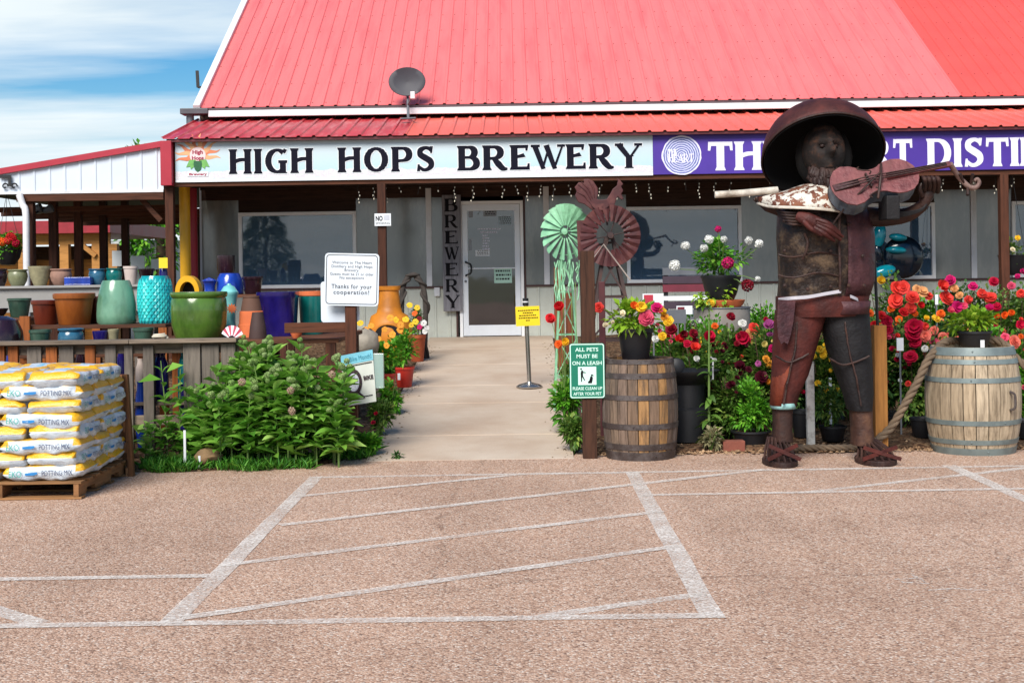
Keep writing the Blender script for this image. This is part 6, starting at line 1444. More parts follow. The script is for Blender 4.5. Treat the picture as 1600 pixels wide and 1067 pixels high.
for i, (px, d, tp, w) in enumerate(BUSH):
    T = P(px, tp, d); b = gz(d); h = T.z - b; r = w/2*d/F*1.15
    t = thing('rose_bush', '', 'rose bush', (T.x, d, b), 'rose bushes in the flower bed'); sm = MB()
    for k in range(8):
        a = k*.8+i; sm.tube([(T.x+.03*math.cos(a), d+.03*math.sin(a), b-.02), (T.x+math.cos(a)*r*.45, d+math.sin(a)*r*.4, b+h*.5), (T.x+math.cos(a)*r*.75, d+math.sin(a)*r*.6, b+h*.92)], [.009, .007, .004], 5)
    sm.build('canes', BROWNSTEM, t, smooth=60)
    p, dd = crown_pts(3000, r*1.1, r*.9, h*.5, 26, .36, .3); p[:, 2] += h*.52
    o = link('foliage', leaves_mesh('foliage', p, dd, .06, .036), (LEAF_ROSE, LEAF_ROSE, LEAF_BRIGHT, LEAF_DEEP)[i % 4], t); o['kind'] = 'stuff'; BD.append((px, (tp + 430 + (CAMZ-b-h*.3)*F/d)/2, d, t, r))
cnt = {}
for px, py, r_, c in BL:
    best = min(BD, key=lambda q: abs(q[0]-px)*1.0 + abs(q[1]-60-py)*.25 + (12 if q[2] < 14 and py < 478 else 0) + (12 if q[2] > 14.4 and py > 505 else 0))
    d = best[2] - best[4]*.8; bloom(best[3], P(px, py, d), r_*d/F*.98, c); cnt.setdefault(best[3].name, []).append(c)
for px, tp, d, t, r in BD:
    cs = cnt.get(t.name, [])
    for _ in range(13 if d < 15.3 else 8):
        c = random.choice(('crimson', 'coral', 'pink', 'salmon', 'yellow', 'red')) if not cs else random.choice(cs)
        T = t.location + Vector((random.uniform(-.8, .8)*r, -r*.75, 0)); z = random.uniform(.4, 1.0); bloom(t, (T.x, T.y, t.location.z + z*(P(px, tp, d).z*0 + (BUSH[[b_[3] for b_ in BD].index(t)][2]*0 + 1))*.9), random.uniform(.018, .042), c); cs = cs + [c]
    cnt[t.name] = cs
words = {'dark': 'dark red', 'crimson': 'crimson', 'coral': 'coral', 'pale': 'pale yellow', 'maroon': 'maroon'}
where = ['behind the dark barrel', 'beside the black basin', 'in front of the drum', 'between the drum and the wall', 'beside the rust red leg', 'against the rust red leg', 'behind the shoulder of the metal fiddler', 'tucked behind the rust red leg', 'between the metal legs', 'far behind the metal legs', 'behind the black metal leg', 'behind the tan post', 'between the tan post and the pale barrel', 'under the turquoise ornament', 'under the right shop window', 'behind the rope and window sill', 'behind the pale barrel pot', 'beyond the brown porch post', 'right behind the pale barrel', 'left behind the pale barrel', 'past the pale barrel', 'in front of the brick edging', 'behind the statue hips', 'at the bed end past the porch post', 'low and right of the second nursery pot', 'under the far right shop window', 'past the bed middle toward the far corner', 'at the wall toward the far corner', 'at the far corner of the bed', 'hiding the foot of the grey drum', 'between the drum and the black basin', 'behind the white stake', 'behind the black metal knee', 'close behind the pale barrel lid', 'behind the pot on the pale barrel']
for i, (px, tp, d, t, r) in enumerate(BD):
    cs = cnt[t.name]; u = sorted(set(cs), key=lambda c: -cs.count(c))[:2]; t['label'] = 'rose bush with ' + ' and '.join(words.get(c, c) for c in u) + ' blooms ' + where[i]
# black nursery pots in front of the bed
def npot(px, pt, w, d, label, fol=None, ft=None, fw=None, n=500, leaf=.06):
    if fol: return potted(px, pt, 0, w, d, BPOT, label, fol, ft, fw, n, leaf)
    o = lathe_mesh('nursery_pot', PROF['tapered'], w/2*d/F, P(px, pt, d).z-gz(d), 24).build('nursery_pot', BPOT, None, smooth=40, rel=False); o.location = (P(px, pt, d).x, d, gz(d)); return tag(o, label, 'pot')
npot(1163, 672, 62, 12.45, 'black pot of fine feathery green foliage behind the brick', LEAF_BRIGHT, 600, 76, 1300, .05)
npot(1291, 665, 44, 12.6, 'black pot with a dry leafy plant between the metal legs', LEAF_ROSE, 592, 60, 600, .045)
npot(1252, 640, 34, 12.8, 'tall black pot behind the white stake'); npot(1441, 652, 40, 12.7, 'black pot in the shade left of the pale barrel'); npot(1600, 655, 40, 12.6, 'black pot right of the pale barrel')
# black basin on a stack of pots behind the first barrel
bs_ = thing('black_basin', 'wide black plastic basin with a flared lip behind the dark barrel', 'basin', (P(1075, 700, 12.75).x, 12.75, gz(12.75)))
q = P(1078, 578, 12.75); b = gz(12.75); MB().lathe([(0, 0), (.22, 0), (.22, .3), (.17, .32), (.17, (q.z-b)*.8), (.2, (q.z-b)*.84), (.3, q.z-b-.03), (.31, q.z-b), (.28, q.z-b-.005), (.15, (q.z-b)*.86), (0, (q.z-b)*.85)], 32).build('bowl', BPOT, bs_, smooth=40, rel=False)
q2 = P(1057, 572, 12.55); MB().lathe([(0,0),(.06,.0),(.075,.02),(.06,.03),(0,.03)], 16, (q2.x-bs_.location.x, q2.y-12.75, q2.z-b), Matrix.Rotation(R(80), 4, 'X')).build('lip_tab', BPOT, bs_, smooth=40, rel=False)
o = MB().tube([P(1110, 558, 12.5), P(1114, 560, 12.5), P(1114, 592, 12.5), P(1104, 600, 12.5)], .008, 6).build('tap_pipe', WHITE, bs_)
q = P(1146, 700, 12.25); o = MB().box(q.x-.1, q.x+.1, 12.2, 12.32, gz(12.25)-.01, gz(12.25)+.085).build('brick', M('red_brick', '#7d4638', .9, .2, 12, .3, 40), None, (q.x, 12.25, gz(12.25)), bevel=.006); tag(o, 'single red brick lying at the bed edge', 'brick')
# tall leafy stalk
hs_ = thing('tall_stalk_plant', 'tall thin leafy stalk rising in front of the black basin', 'plant', (P(1108, 705, 12.4).x, 12.4, gz(12.4)))
x0 = hs_.location.x; b = gz(12.4); zt_ = P(1110, 470, 12.4).z; MB().tube([(x0, 12.4, b-.02), (x0+.01, 12.4, (b+zt_)/2), (x0+.02, 12.4, zt_)], [.014, .011, .005], 7).build('stalk', STEM, hs_, smooth=60)
RL = [leaf_mesh('stalk_leaf', LEAF_ROSE, .5, .4) for _ in range(2)]
for k in range(40):
    s = random.random()**1.1; a = k*2.4; put_leaf(hs_, RL, (x0+.01, 12.4, b+.05+s*(zt_-b-.05)), (math.cos(a), math.sin(a), random.uniform(-.2, .6)), .15*(1-.6*s))
leafy('dry_clump', 'grey dried clump at the bed edge beside the brick', 1110, 668, 12.22, 36, leafmat('dry_leaf', '#6d6a4e', '#8f8a66', '#a9a27c'), 200, .06)
# poppies and leafy edging along the walkway
pp_ = leafy('poppy_plant', 'leafy poppy plant with red and yellow blooms along the walkway edge', 884, 575, 13.1, 44, LEAF_BRIGHT, 500, .08)
mb = MB()
for px, py, r_, c, d in ((874, 480, 12, 'red', 13.0), (860, 497, 9, 'red', 13.0), (936, 481, 10, 'coral', 12.7), (884, 535, 10, 'yellow', 12.7), (873, 538, 8, 'orange', 12.8)):
    q = P(px, py, d); bloom(pp_, q, r_*d/F, c, ROSE, (-.2, -1, .3)); mb.tube(spline([q + Vector((0, .02, 0)), Vector((q.x*.6+pp_.location.x*.4, 13.0, q.z*.5+.35)), pp_.location], 4), .004, 4)
for px in (880, 893, 899): mb.tube([P(px, 440+random.uniform(0, 30), 13.1), Vector((P(px+3, 600, 13.1).x, 13.1, gz(13.1)))], .005, 4)
mb.build('flower_stalks', STEM, pp_)
leafy('perennial', 'grey green perennial at the walkway edge in front of the pets sign post', 893, 640, 12.3, 40, LEAF_ROSE, 380, .07)
leafy('perennial', 'low perennial by the walkway beyond the pets sign', 890, 560, 15.2, 38, LEAF_ROSE, 380, .07)
# gravel and bark pieces along the bed front
mb = MB()
for _ in range(900):
    x = random.uniform(.62, 5.4); y = 12.05 + abs(random.gauss(0, .18)); s = random.uniform(.008, .024); z = gz(y)+.004
    a = random.uniform(0, 3); ca, sa_ = math.cos(a)*s, math.sin(a)*s
    mb.add([(x+ca, y+sa_, z), (x-sa_, y+ca, z), (x-ca, y-sa_, z), (x+sa_, y-ca, z), (x, y, z+s*.7)], [(0,1,4),(1,2,4),(2,3,4),(3,0,4)])
tag(mb.build('gravel', mulch('tan_gravel', ['#6b4e3a', '#9a7a5c', '#b89a7a', '#83644a'], 20)), 'loose tan gravel along the bed front', 'gravel', kind='stuff')
# stakes, tags, rope
wpost(1373, 508, 12.03, .112, wood('tan_lumber', '#a9743c', 2, .65), 'tan lumber post standing behind the metal shoe', z0=0)
o = MB().tube([P(1372, 509, 12.03)-Vector((0, 0, .1)), P(1366, 398, 12.03)], .014, 8).build('thin_rod', BLACK, None, P(1372, 509, 12.03), smooth=60); tag(o, 'thin black rod rising from the tan lumber post', 'rod')
q = P(1265, 565, 12.4); o = MB().box(q.x-.035, q.x+.035, 12.37, 12.43, -.02, q.z).build('white_stake', M('chipped_white_paint', '#c9c6bf', .7, .08, 6, dirt_or_sheen=('#5a4636', .8, 9)), None, (q.x, 12.4, 0), bevel=.004); tag(o, 'chipped white wooden stake between the metal legs', 'stake')
q = P(1297, 590, 12.9); o = MB().box(q.x-.012, q.x+.012, 12.89, 12.9, gz(12.9), q.z).build('thin_stake', PAPER, None, (q.x, 12.9, gz(12.9))); tag(o, 'thin white stake behind the black metal leg', 'stake')
ROPE = M('manila_rope', '#6b5a48', .9, .25, 12, .5, 60)
def rope(name, pts, r, label, parts=10):
    pp = spline(pts, parts); t = thing(name, label, 'rope', pts[0]); L_ = 0; acc = [0]
    for a, b in zip(pp[:-1], pp[1:]): L_ += (b-a).length; acc.append(L_)
    n = max(30, int(L_/.012)); ss = np.linspace(0, L_, n); P3 = np.array([np.interp(ss, acc, [p[i] for p in pp]) for i in range(3)]).T
    for s in range(3):
        out_ = []
        for i in range(n):
            d = Vector(P3[min(i+1, n-1)] - P3[max(i-1, 0)]).normalized(); u = d.cross(Vector((0, 1, .01))).normalized(); w = d.cross(u); a = ss[i]/(r*6.2)*2*math.pi + s*2.094
            out_.append(Vector(P3[i]) + (u*math.cos(a)+w*math.sin(a))*r*.5)
        MB().tube(out_, r*.56, 6).build('strand', ROPE, t, smooth=70)
    return t
zr = gz(12.2)+.03
rope('thick_rope', [P(1368, 690, 11.95), P(1392, 668, 11.95), P(1412, 635, 11.96), P(1432, 600, 11.97), P(1446, 570, 11.98), P(1458, 552, 12.02), Vector((P(1476, 546, 12.1).x, 12.1, .975)), Vector((P(1500, 546, 12.25).x, 12.28, .98)), Vector((P(1560, 546, 12.25).x, 12.25, .975)), P(1588, 560, 12.1), P(1610, 578, 12.05)], .037, 'thick twisted rope slung from the tan post over the pale barrel')
rope('ground_rope', [Vector((P(px, 700, 12.15).x, 12.1+.03*math.sin(px), .045)) for px in (1205, 1235, 1270, 1300, 1335, 1362)], .032, 'twisted rope lying on the ground between the metal shoes')
def card(px0, px1, py0, py1, d, mat, label, stake=True, split=None):
    A = P(px0, py0, d); B = P(px1, py1, d); t = thing('plant_tag', label, 'tag', ((A.x+B.x)/2, d, gz(d)))
    MB().box(A.x, B.x, d, d+.004, B.z, A.z).build('card', mat, t)
    if split: x = A.x+(B.x-A.x)*.06; MB().box(x, A.x+(B.x-A.x)*.5, d-.003, d-.001, B.z+.012, A.z-.012).build('picture', split, t)
    MB().box((A.x+B.x)/2-.008, (A.x+B.x)/2+.008, d+.005, d+.012, gz(d)-.02, B.z+.02).build('stake', GREYM, t)
card(1004, 1037, 459, 478, 14.0, PAPER, 'white plant tag with a red rose picture above the dark barrel', split=M('tag_red', '#b02a3c', .6))
card(1057, 1082, 478, 491, 14.1, PAPER, 'small white plant tag with a dark red picture behind the roses', split=M('tag_dark', '#6a1424', .6))
card(1046, 1072, 484, 505, 13.7, GREYM, 'blank grey plant tag among the dark red roses'); card(1401, 1412, 528, 548, 12.9, PAPER, 'narrow white plant tag among crimson roses'); card(1461, 1466, 460, 476, 13.9, PAPER, 'thin white plant tag among coral roses')
# dark bench by the wall
q = P(1035, 418, 19.9); q2 = P(1085, 495, 19.9); db = thing('dark_bench', 'dark slatted bench with a white and a red slat by the wall', 'bench', ((q.x+q2.x)/2, 19.9, gz(19.9)))
for i, m in enumerate((GREYM, M('plum_slat', '#3a2a36', .6), M('crimson_slat', '#6a2030', .6), PAPER, M('plum_slat', '#3a2a36', .6), GREYM)):
    z = q.z - .06 - i*.125; MB().box(q.x, q2.x+.3, 19.88+.0*i, 19.91, z-.055, z+.055 if i != 3 else z+.01).build('slat', m, db)
for x in (q.x+.05, q2.x+.2): MB().box(x-.03, x+.03, 19.912, 19.97, gz(19.9)-.05, q.z).build('upright', BLACK, db)
MB().box(q.x, q2.x+.3, 19.5, 19.87, gz(19.9)+.4, gz(19.9)+.44).build('seat', GREYM, db); MB().box(q.x+.02, q.x+.08, 19.52, 19.58, gz(19.6)-.05, gz(19.9)+.4).box(q2.x+.2, q2.x+.26, 19.52, 19.58, gz(19.6)-.05, gz(19.9)+.4).build('leg', BLACK, db)
# turquoise ornament at the window
TD = 20.7; tq = thing('turquoise_ornament', 'glossy turquoise and black bud-shaped garden ornament under the right shop window', 'ornament', (P(1402, 440, TD).x, TD, gz(TD)))
TQG = glaze('turquoise_gloss', '#0a8a9a', '#045e70', .12); NVG = glaze('night_gloss', '#0c1a28', '#060c14', .15)
def ellip(px, py, rx, rz, ry, d, mat, name, rot=0):
    c = P(px, py, d); MB().lathe([(math.sin(math.pi*i/12)*1.0+1e-4, -math.cos(math.pi*i/12)) for i in range(13)], 22, c, Matrix.Rotation(R(rot), 4, 'Y') @ Matrix.Diagonal((rx, ry, rz, 1))).build(name, mat, tq, smooth=80)
ellip(1411, 402, .32, .33, .12, TD, NVG, 'disc'); ellip(1403, 371, .14, .06, .1, TD-.12, TQG, 'petal', 8); ellip(1400, 391, .16, .06, .1, TD-.14, TQG, 'petal', 4); ellip(1374, 368, .1, .19, .09, TD-.1, TQG, 'bud', 10); ellip(1371, 395, .08, .16, .08, TD-.08, NVG, 'bud', -8); ellip(1380, 425, .2, .1, .1, TD-.12, TQG, 'foot', -15)
MB().tube([(P(1402, 430, TD).x, TD, gz(TD)-.05), (P(1402, 430, TD).x, TD, P(1402, 425, TD).z)], .06, 12).build('stem', NVG, tq)
# hanging pot at the far right porch post
q = P(1592, 398, 19.3); hp = thing('hanging_basket', 'hanging basket of small flowers beside the brown porch post', 'basket', (q.x, 19.55, q.z-.3))
MB().lathe([(0,-.3),(.1,-.29),(.17,-.18),(.2,-.02),(.21,0),(.19,0),(.1,-.1),(0,-.1)], 20, (q.x, 19.55, q.z)).build('basket', BPOT, hp, smooth=40)
p_, d_ = crown_pts(260, .24, .22, .2, 10, .35); o = link('foliage', leaves_mesh('foliage', p_ + np.array([0, 0, .32]), d_, .06, .035), LEAF_ROSE, hp); o['kind'] = 'stuff'
for px, py, c in ((1590, 372, 'yellow'), (1582, 390, 'cream'), (1597, 425, 'magenta'), (1590, 432, 'magenta')): bloom(hp, P(px, py, 19.3), .05, c)
for a in (0, 2.1, 4.2): MB().tube([(q.x+.19*math.cos(a), 19.55+.19*math.sin(a), q.z), (q.x, 19.55, 3.05)], .004, 4).build('wire', BLACK, hp)
# red geranium basket by the shed
q = P(12, 388, 19.6); hb = thing('hanging_basket', 'hanging basket of red geraniums left of the white downpipe', 'basket', (q.x, 19.6, q.z-.2))
MB().lathe([(0,-.25),(.1,-.24),(.17,-.14),(.2,0),(.19,0),(.1,-.1),(0,-.1)], 20, (q.x, 19.6, q.z)).build('basket', BPOT, hb, smooth=40)
p_, d_ = crown_pts(420, .3, .26, .22, 12, .35); o = link('foliage', leaves_mesh('foliage', p_ + np.array([0, 0, .25]), d_, .07, .05), LEAF_BRIGHT, hb); o['kind'] = 'stuff'
for px, py, c in ((20, 372, 'red'), (12, 376, 'coral'), (25, 380, 'crimson'), (3, 378, 'orange'), (-5, 372, 'apricot'), (16, 369, 'red')): bloom(hb, P(px, py, 19.35), .06, c, [HEAD], (0, -1, .5), 'flower_head')
for a in (0, 2.1, 4.2): MB().tube([(q.x+.19*math.cos(a), 19.6+.19*math.sin(a), q.z), (q.x, 19.6, 2.95)], .004, 4).build('wire', BLACK, hb)
# things seen in the left shop window
iw = WY+.25
sunart = thing('metal_sun', 'round metal sun with wavy rays in the left shop window', 'ornament', P(418, 420, iw)); c = P(418, 368, iw)
BRZ = M('bronze_metal', '#8a7a58', .5, .2, 8, metal=.4)
MB().lathe([(0,-.03),(.08,-.025),(.12,0),(0,.01)], 24, c, Matrix.Rotation(R(90), 4, 'X')).build('face', BRZ, sunart, smooth=50)
for i in range(12):
    a = 2*math.pi*i/12; MB().tube([(c.x+rr*math.cos(a+.12*math.sin(rr*30)), iw, c.z+rr*math.sin(a+.12*math.sin(rr*30))) for rr in (.12, .16, .2, .245)], [.02, .02, .014, .003], 6).build('ray', BRZ, sunart)
MB().tube([(c.x, iw, c.z-.1), (c.x, iw, .68)], .015, 6).build('stand', BRZ, sunart)
wr = thing('ring_wreath', 'pale woven ring wreath in the left shop window', 'wreath', P(512, 410, iw)); c = P(512, 380, iw)
MB().tube([(c.x+.235*math.cos(2*math.pi*i/40), iw, c.z+.235*math.sin(2*math.pi*i/40)) for i in range(41)], .03, 8).build('ring', M('woven_straw', '#a8875c', .8, .3, 40, .6, 60), wr, smooth=70); MB().tube([(c.x, iw+.02, c.z+.23), (c.x, iw+.02, 3.3)], .004, 4).build('cord', BLACK, wr)
sillz = 1.5; ist = thing('window_shelf', 'inside shelf behind the left shop window', 'shelf', (-3.4, iw, .66)); MB().box(-4.3, -2.5, WY+.08, WY+.5, 1.46, 1.5).build('top', BRW, ist)
for x in (-4.2, -2.6): MB().box(x-.03, x+.03, WY+.2, WY+.4, .66, 1.46).build('leg', DARKW, ist)
for a, b, t_, l in ((440, 464, 417, 'black pot with a white label behind the left window glass'), (395, 412, 428, 'small dark pot behind the left window glass')):
    o = pot(a, b, t_, 450, iw, 'bowl', PLUM, l, 1.5, 'dark_pot')
pot(340, 368, 399, 458, 18.6, 'tapered', PLUM, 'tall black planter in front of the grey panel left of the window', gz(18.6), 'dark_planter')

# conifer across the lot, mirrored in the left shop window
tx, ty = -10.6, -15.0; cf_ = thing('conifer', 'dark conifer across the lot, mirrored in the left shop window', 'tree', (tx, ty, 0))
MB().tube([(tx, ty, 0), (tx, ty, 3), (tx, ty, 6.4)], [.16, .1, .02], 8).build('trunk', BROWNSTEM, cf_, smooth=60)
n = 5200; zz = rng.random(n)**1.3*5.6+.6; rr = (6.4-zz)*.3*(.35+.65*rng.random(n)); aa = rng.random(n)*6.283
bb = np.stack([rr*np.cos(aa), rr*np.sin(aa), zz], 1); dd = np.stack([np.cos(aa), np.sin(aa), np.full(n, -.25)], 1) + (rng.random((n, 3))-.5)*.6
link('crown', leaves_mesh('crown', bb, dd, .28, .07), LEAF_DEEP, cf_)
# ------------------------------------------------------------------ the metal fiddler
def rust(name, c1, c2, c3, sc_=5, metal=.25, rough=.62, paint=None, pamt=.55):
    m, t, b = _mat(name); vec = _coord(t, rand=False); f = _noise(t, vec, sc_, 9, .68)
    c = _ramp(t, f, [(.3, lin(c1)), (.5, lin(c2)), (.72, lin(c3))])
    v2 = _coord(t, (3, 3, .7), False); c = _mix(t, .55, c, _ramp(t, _noise(t, v2, 3, 6, .6), [(.35, (.5, .48, .46)), (.62, (1.15, 1.1, 1.05))]), 'MULTIPLY')
    if paint:
        k = _ramp(t, _noise(t, vec, 13, 8, .7), [(pamt, (0, 0, 0)), (pamt+.02, (1, 1, 1))]); c = _mix(t, k, c, lin(paint))
    t.links.new(c, b.inputs['Base Color']); b.inputs['Metallic'].default_value = metal; b.inputs['Roughness'].default_value = rough
    dn = t.nodes.new('ShaderNodeMath'); dn.operation = 'MULTIPLY_ADD'; t.links.new(_noise(t, vec, 9, 3), dn.inputs[0]); dn.inputs[1].default_value = 2.2; t.links.new(_noise(t, vec, 40, 6), dn.inputs[2])
    _bump(t, b, dn.outputs[0], .38, .014)
    rg = t.nodes.new('ShaderNodeMapRange'); t.links.new(f, rg.inputs[0]); rg.inputs[1].default_value = .3; rg.inputs[2].default_value = .7; rg.inputs[3].default_value = rough-.15; rg.inputs[4].default_value = min(1, rough+.25); t.links.new(rg.outputs[0], b.inputs['Roughness']); return m
RU_DARK = rust('rust_dark', '#1c1110', '#35201b', '#4e3226'); RU_RED = rust('rust_red', '#2c100e', '#481812', '#60261c', 4); RU_OR = rust('rust_orange', '#501d10', '#6f2c16', '#803a22', 4)
RU_BLK = rust('black_sheet', '#0a0a0c', '#131216', '#201d1e', 4); RU_PUR = rust('rust_purple', '#2c1a20', '#45262c', '#5e3a3c', 6, .35, .5); RU_BRN = rust('rust_brown_dented_glints', '#0e0b0a', '#2c1f18', '#6b5742', 9, .4, .42)  # torso brown: tan patches on black stand in for leaf-like reflections
RU_HAT = rust('hat_rust', '#2a1311', '#4a201c', '#5d2a25', 3); CHIP = rust('chipped_white', '#4a2418', '#6b3a26', '#8a5a3e', 7, .1, .6, '#c9c4b8', .51); FACE = rust('fiddle_face', '#52292a', '#734042', '#86504e', 5, .2, .5); RIBM = rust('fiddle_ribs', '#3a4450', '#5d6a78', '#8592a0', 7, .3, .45); BOWW = rust('bow_white', '#8a7a68', '#c2bcb0', '#d4d0c8', 4, .05, .6)
SD = 11.56
st = thing('fiddler_statue', 'giant rusty metal statue of a fiddler in a wide hat', 'statue', (P(1290, 722, SD).x, SD, 0))
def loft(rings, mat, name, d=SD, a0=-180, a1=180, n=28, grow=1.0, parent=st, smooth=50, pw=.8):
    """rings: (x left px, x right px, y px, half depth m, depth offset m)"""
    mb = MB(); full = a1-a0 >= 360
    for (xl, xr, y, ry, *o_) in rings:
        off = o_[0] if o_ else 0; dd = d+off; A = P(xl, y, dd); B = P(xr, y, dd); c = (A+B)/2; rx = (B-A).length/2*grow
        for j in range(n if full else n+1):
            a = R(a0 + (a1-a0)*j/n); ca, sa = math.cos(a), math.sin(a)
            mb.v.append((c.x + rx*math.copysign(abs(ca)**pw, ca), dd + ry*grow*math.copysign(abs(sa)**pw, sa), c.z))
    w = n if full else n+1
    for i in range(len(rings)-1):
        for j in range(n):
            q = (j+1) % w; mb.f.append((i*w+j, i*w+q, (i+1)*w+q, (i+1)*w+j))
    if full: mb.f.append(tuple(range(w))); mb.f.append(tuple((len(rings)-1)*w+j for j in reversed(range(w))))
    o = mb.build(name, mat, parent, smooth=smooth, fix=True)
    if not full: s = o.modifiers.new('thick', 'SOLIDIFY'); s.thickness = .006
    return o
def S(px, py, off=0): return P(px, py, SD+off)
torso = loft([(1222, 1344, 316, .2), (1215, 1358, 335, .25), (1214, 1362, 372, .27), (1216, 1362, 405, .26), (1217, 1362, 440, .25), (1215, 1354, 467, .25)], RU_BRN, 'torso', smooth=40)
loft([(1222, 1345, 318, .2), (1215, 1359, 336, .25), (1214, 1363, 372, .27), (1216, 1363, 405, .26), (1217, 1363, 440, .25), (1215, 1356, 462, .25)], RU_PUR, 'chest_plate', a0=-76, a1=40, grow=1.025)
for y_ in (398, 430): MB().tube([S(1216 + 100*k/8, y_ + 4*math.sin(k*.9), -.25-.03*math.sin(math.pi*k/8)) for k in range(9)], .008, 5).build('weld_seam', RU_DARK, torso)
MB().tube([S(1312, 335, -.28), S(1311, 380, -.3), S(1313, 430, -.29), S(1312, 460, -.27)], .012, 6).build('weld_seam', RU_DARK, torso)
MB().tube(spline([S(1257, 365, -.28), S(1262, 378, -.31), S(1259, 394, -.31), S(1254, 405, -.28)], 4), .012, 6).build('handle_loop', RU_DARK, torso)
loft([(1214, 1356, 462, .25), (1214, 1353, 480, .26), (1216, 1351, 494, .24)], RU_RED, 'hips', grow=1.012)
loft([(1212, 1293, 484, .21), (1210, 1284, 510, .21), (1208, 1274, 545, .2), (1206, 1262, 585, .18), (1204, 1248, 615, .165), (1204, 1242, 636, .15)], RU_RED, 'trouser_leg')
loft([(1211, 1294, 560, .2), (1205, 1256, 600, .175), (1203, 1246, 632, .16)], RU_OR, 'trouser_patch', a0=-180, a1=-110, grow=1.03)
loft([(1280, 1356, 484, .21), (1284, 1358, 510, .21), (1292, 1360, 545, .2), (1306, 1362, 585, .18), (1318, 1363, 615, .165), (1325, 1361, 640, .15)], RU_BLK, 'trouser_leg')
loft([(1282, 1356, 470, .255), (1284, 1353, 490, .25)], RU_PUR, 'jacket_hem', a0=-140, a1=-10, grow=1.04)
loft([(1204, 1242, 628, .155), (1204, 1241, 637, .155)], M('verdigris', '#7fa7a4', .6, .3, 20), 'cuff', a0=-180, a1=0, grow=1.04)
sh1 = loft([(1207, 1238, 634, .13), (1208, 1237, 660, .125), (1206, 1238, 688, .13)], RU_DARK, 'shin', smooth=50); sh2 = loft([(1328, 1362, 638, .13), (1330, 1362, 664, .125), (1330, 1366, 694, .13)], rust('rust_shin', '#2a1a16', '#4a3026', '#6b4c38'), 'shin')
# weld seams and rivets on the trousers
for pts_ in ([(1246, 500), (1242, 545), (1232, 590), (1224, 632)], [(1212, 556), (1232, 566), (1250, 560), (1264, 552)], [(1320, 500), (1326, 545), (1338, 590), (1345, 634)], [(1296, 560), (1318, 570), (1346, 562), (1358, 556)]):
    MB().tube([S(x + random.uniform(-.6, .6), y, -.19 - (.02 if 500 < y < 600 else 0)) for x, y in spline([(x, y, 0) for x, y in pts_], 5) and [(p.x, p.y) for p in spline([(x, y, 0) for x, y in pts_], 5)]], .009, 5).build('weld_bead', RU_DARK, st)
for px_, py_ in ((1226, 345), (1226, 392), (1226, 446), (1262, 452), (1298, 448), (1298, 392), (1326, 350), (1348, 400), (1326, 446), (1350, 446)):
    MB().lathe([(0, 0), (.016, 0), (.012, .008), (0, .011)], 10, S(px_, py_, -.245 - .04*math.sin(math.pi*(px_-1214)/148)), Matrix.Rotation(R(90), 4, 'X')).build('rivet', RU_DARK, torso)
# flap hanging at the hip
fl_ = [(1216, 468), (1243, 470), (1240, 500), (1236, 522), (1231, 538), (1225, 534), (1221, 538), (1216, 528), (1214, 500)]
ps_ = [S(x, y, -.275) for x, y in fl_]; k = len(ps_)
MB().add([tuple(p) for p in ps_] + [(p.x, p.y+.012, p.z) for p in ps_], [tuple(range(k)), tuple(reversed(range(k, 2*k)))] + [(i, k+i, k+(i+1) % k, (i+1) % k) for i in range(k)]).build('coat_flap', RU_PUR, st)
WBELT = M('worn_white_strip', '#a8a4aa', .5, .1, 6)
def strip(pts, w, name):
    mb = MB(); pp = spline(pts, 5)
    for p in pp: mb.v += [(p.x, p.y, p.z+w/2), (p.x, p.y-.004, p.z-w/2)]
    mb.f = [(2*i, 2*i+1, 2*i+3, 2*i+2) for i in range(len(pp)-1)]; o = mb.build(name, WBELT, st); s = o.modifiers.new('thick', 'SOLIDIFY'); s.thickness = .006; return o
strip([S(1216, 468, -.12), S(1235, 466, -.26), S(1262, 464, -.29), S(1290, 459, -.29), S(1314, 455, -.28)], .028, 'belt_strip'); strip([S(1329, 463, -.26), S(1340, 468, -.22), S(1351, 476, -.12)], .026, 'belt_strip')
# shoes
def shoe(xl, xr, yt, yb, tilt):
    L = P(xl, yb, SD-.18); Rr = P(xr, yb, SD-.18); cx_ = (L.x+Rr.x)/2; w = (Rr.x-L.x)/2; sole = thing('x', '', 'x') if False else None
    pl = [(cx_+w*math.cos(a)*1.0, SD-.12+.27*math.sin(a)) for a in [2*math.pi*i/20 for i in range(20)]]
    s = MB().prism(pl, lambda p: (p[0], p[1], .045), lambda p: (p[0], p[1], .002)).build('shoe_sole', RU_DARK, st, bevel=.006)
    zt_ = P((xl+xr)/2, yt, SD).z
    for i in range(9):
        a = math.pi + math.pi*i/8; x, y = cx_+w*.92*math.cos(a), SD-.12+.25*math.sin(a); MB().tube([(x, y, .04), (cx_+w*.75*math.cos(a), SD-.06+.16*math.sin(a), zt_*.62), (cx_+tilt+w*.5*math.cos(a), SD+.09*math.sin(a), zt_)], .011, 5).build('shoe_bar', RU_DARK, s)
    yf = SD-.33; MB().beam((cx_-w*.95, yf+.02, zt_*.30), (cx_+w*.85, yf+.06, zt_*.82), .012, .032, (0, 0, 1)).build('shoe_strap', RU_RED, s); MB().beam((cx_+w*.95, yf, zt_*.30), (cx_-w*.85, yf+.05, zt_*.82), .012, .032, (0, 0, 1)).build('shoe_strap', RU_RED, s)
    MB().lathe([(0, .046), (w*.62, .046), (w*.6, .1), (w*.5, zt_*.7), (w*.42, zt_), (0, zt_)], 16, (cx_+tilt*.3, SD-.0, 0), None, 1, 1.2).build('shoe_upper', RU_DARK, s, smooth=60)
shoe(1194, 1247, 682, 722, 0); shoe(1340, 1402, 686, 719, -.05)
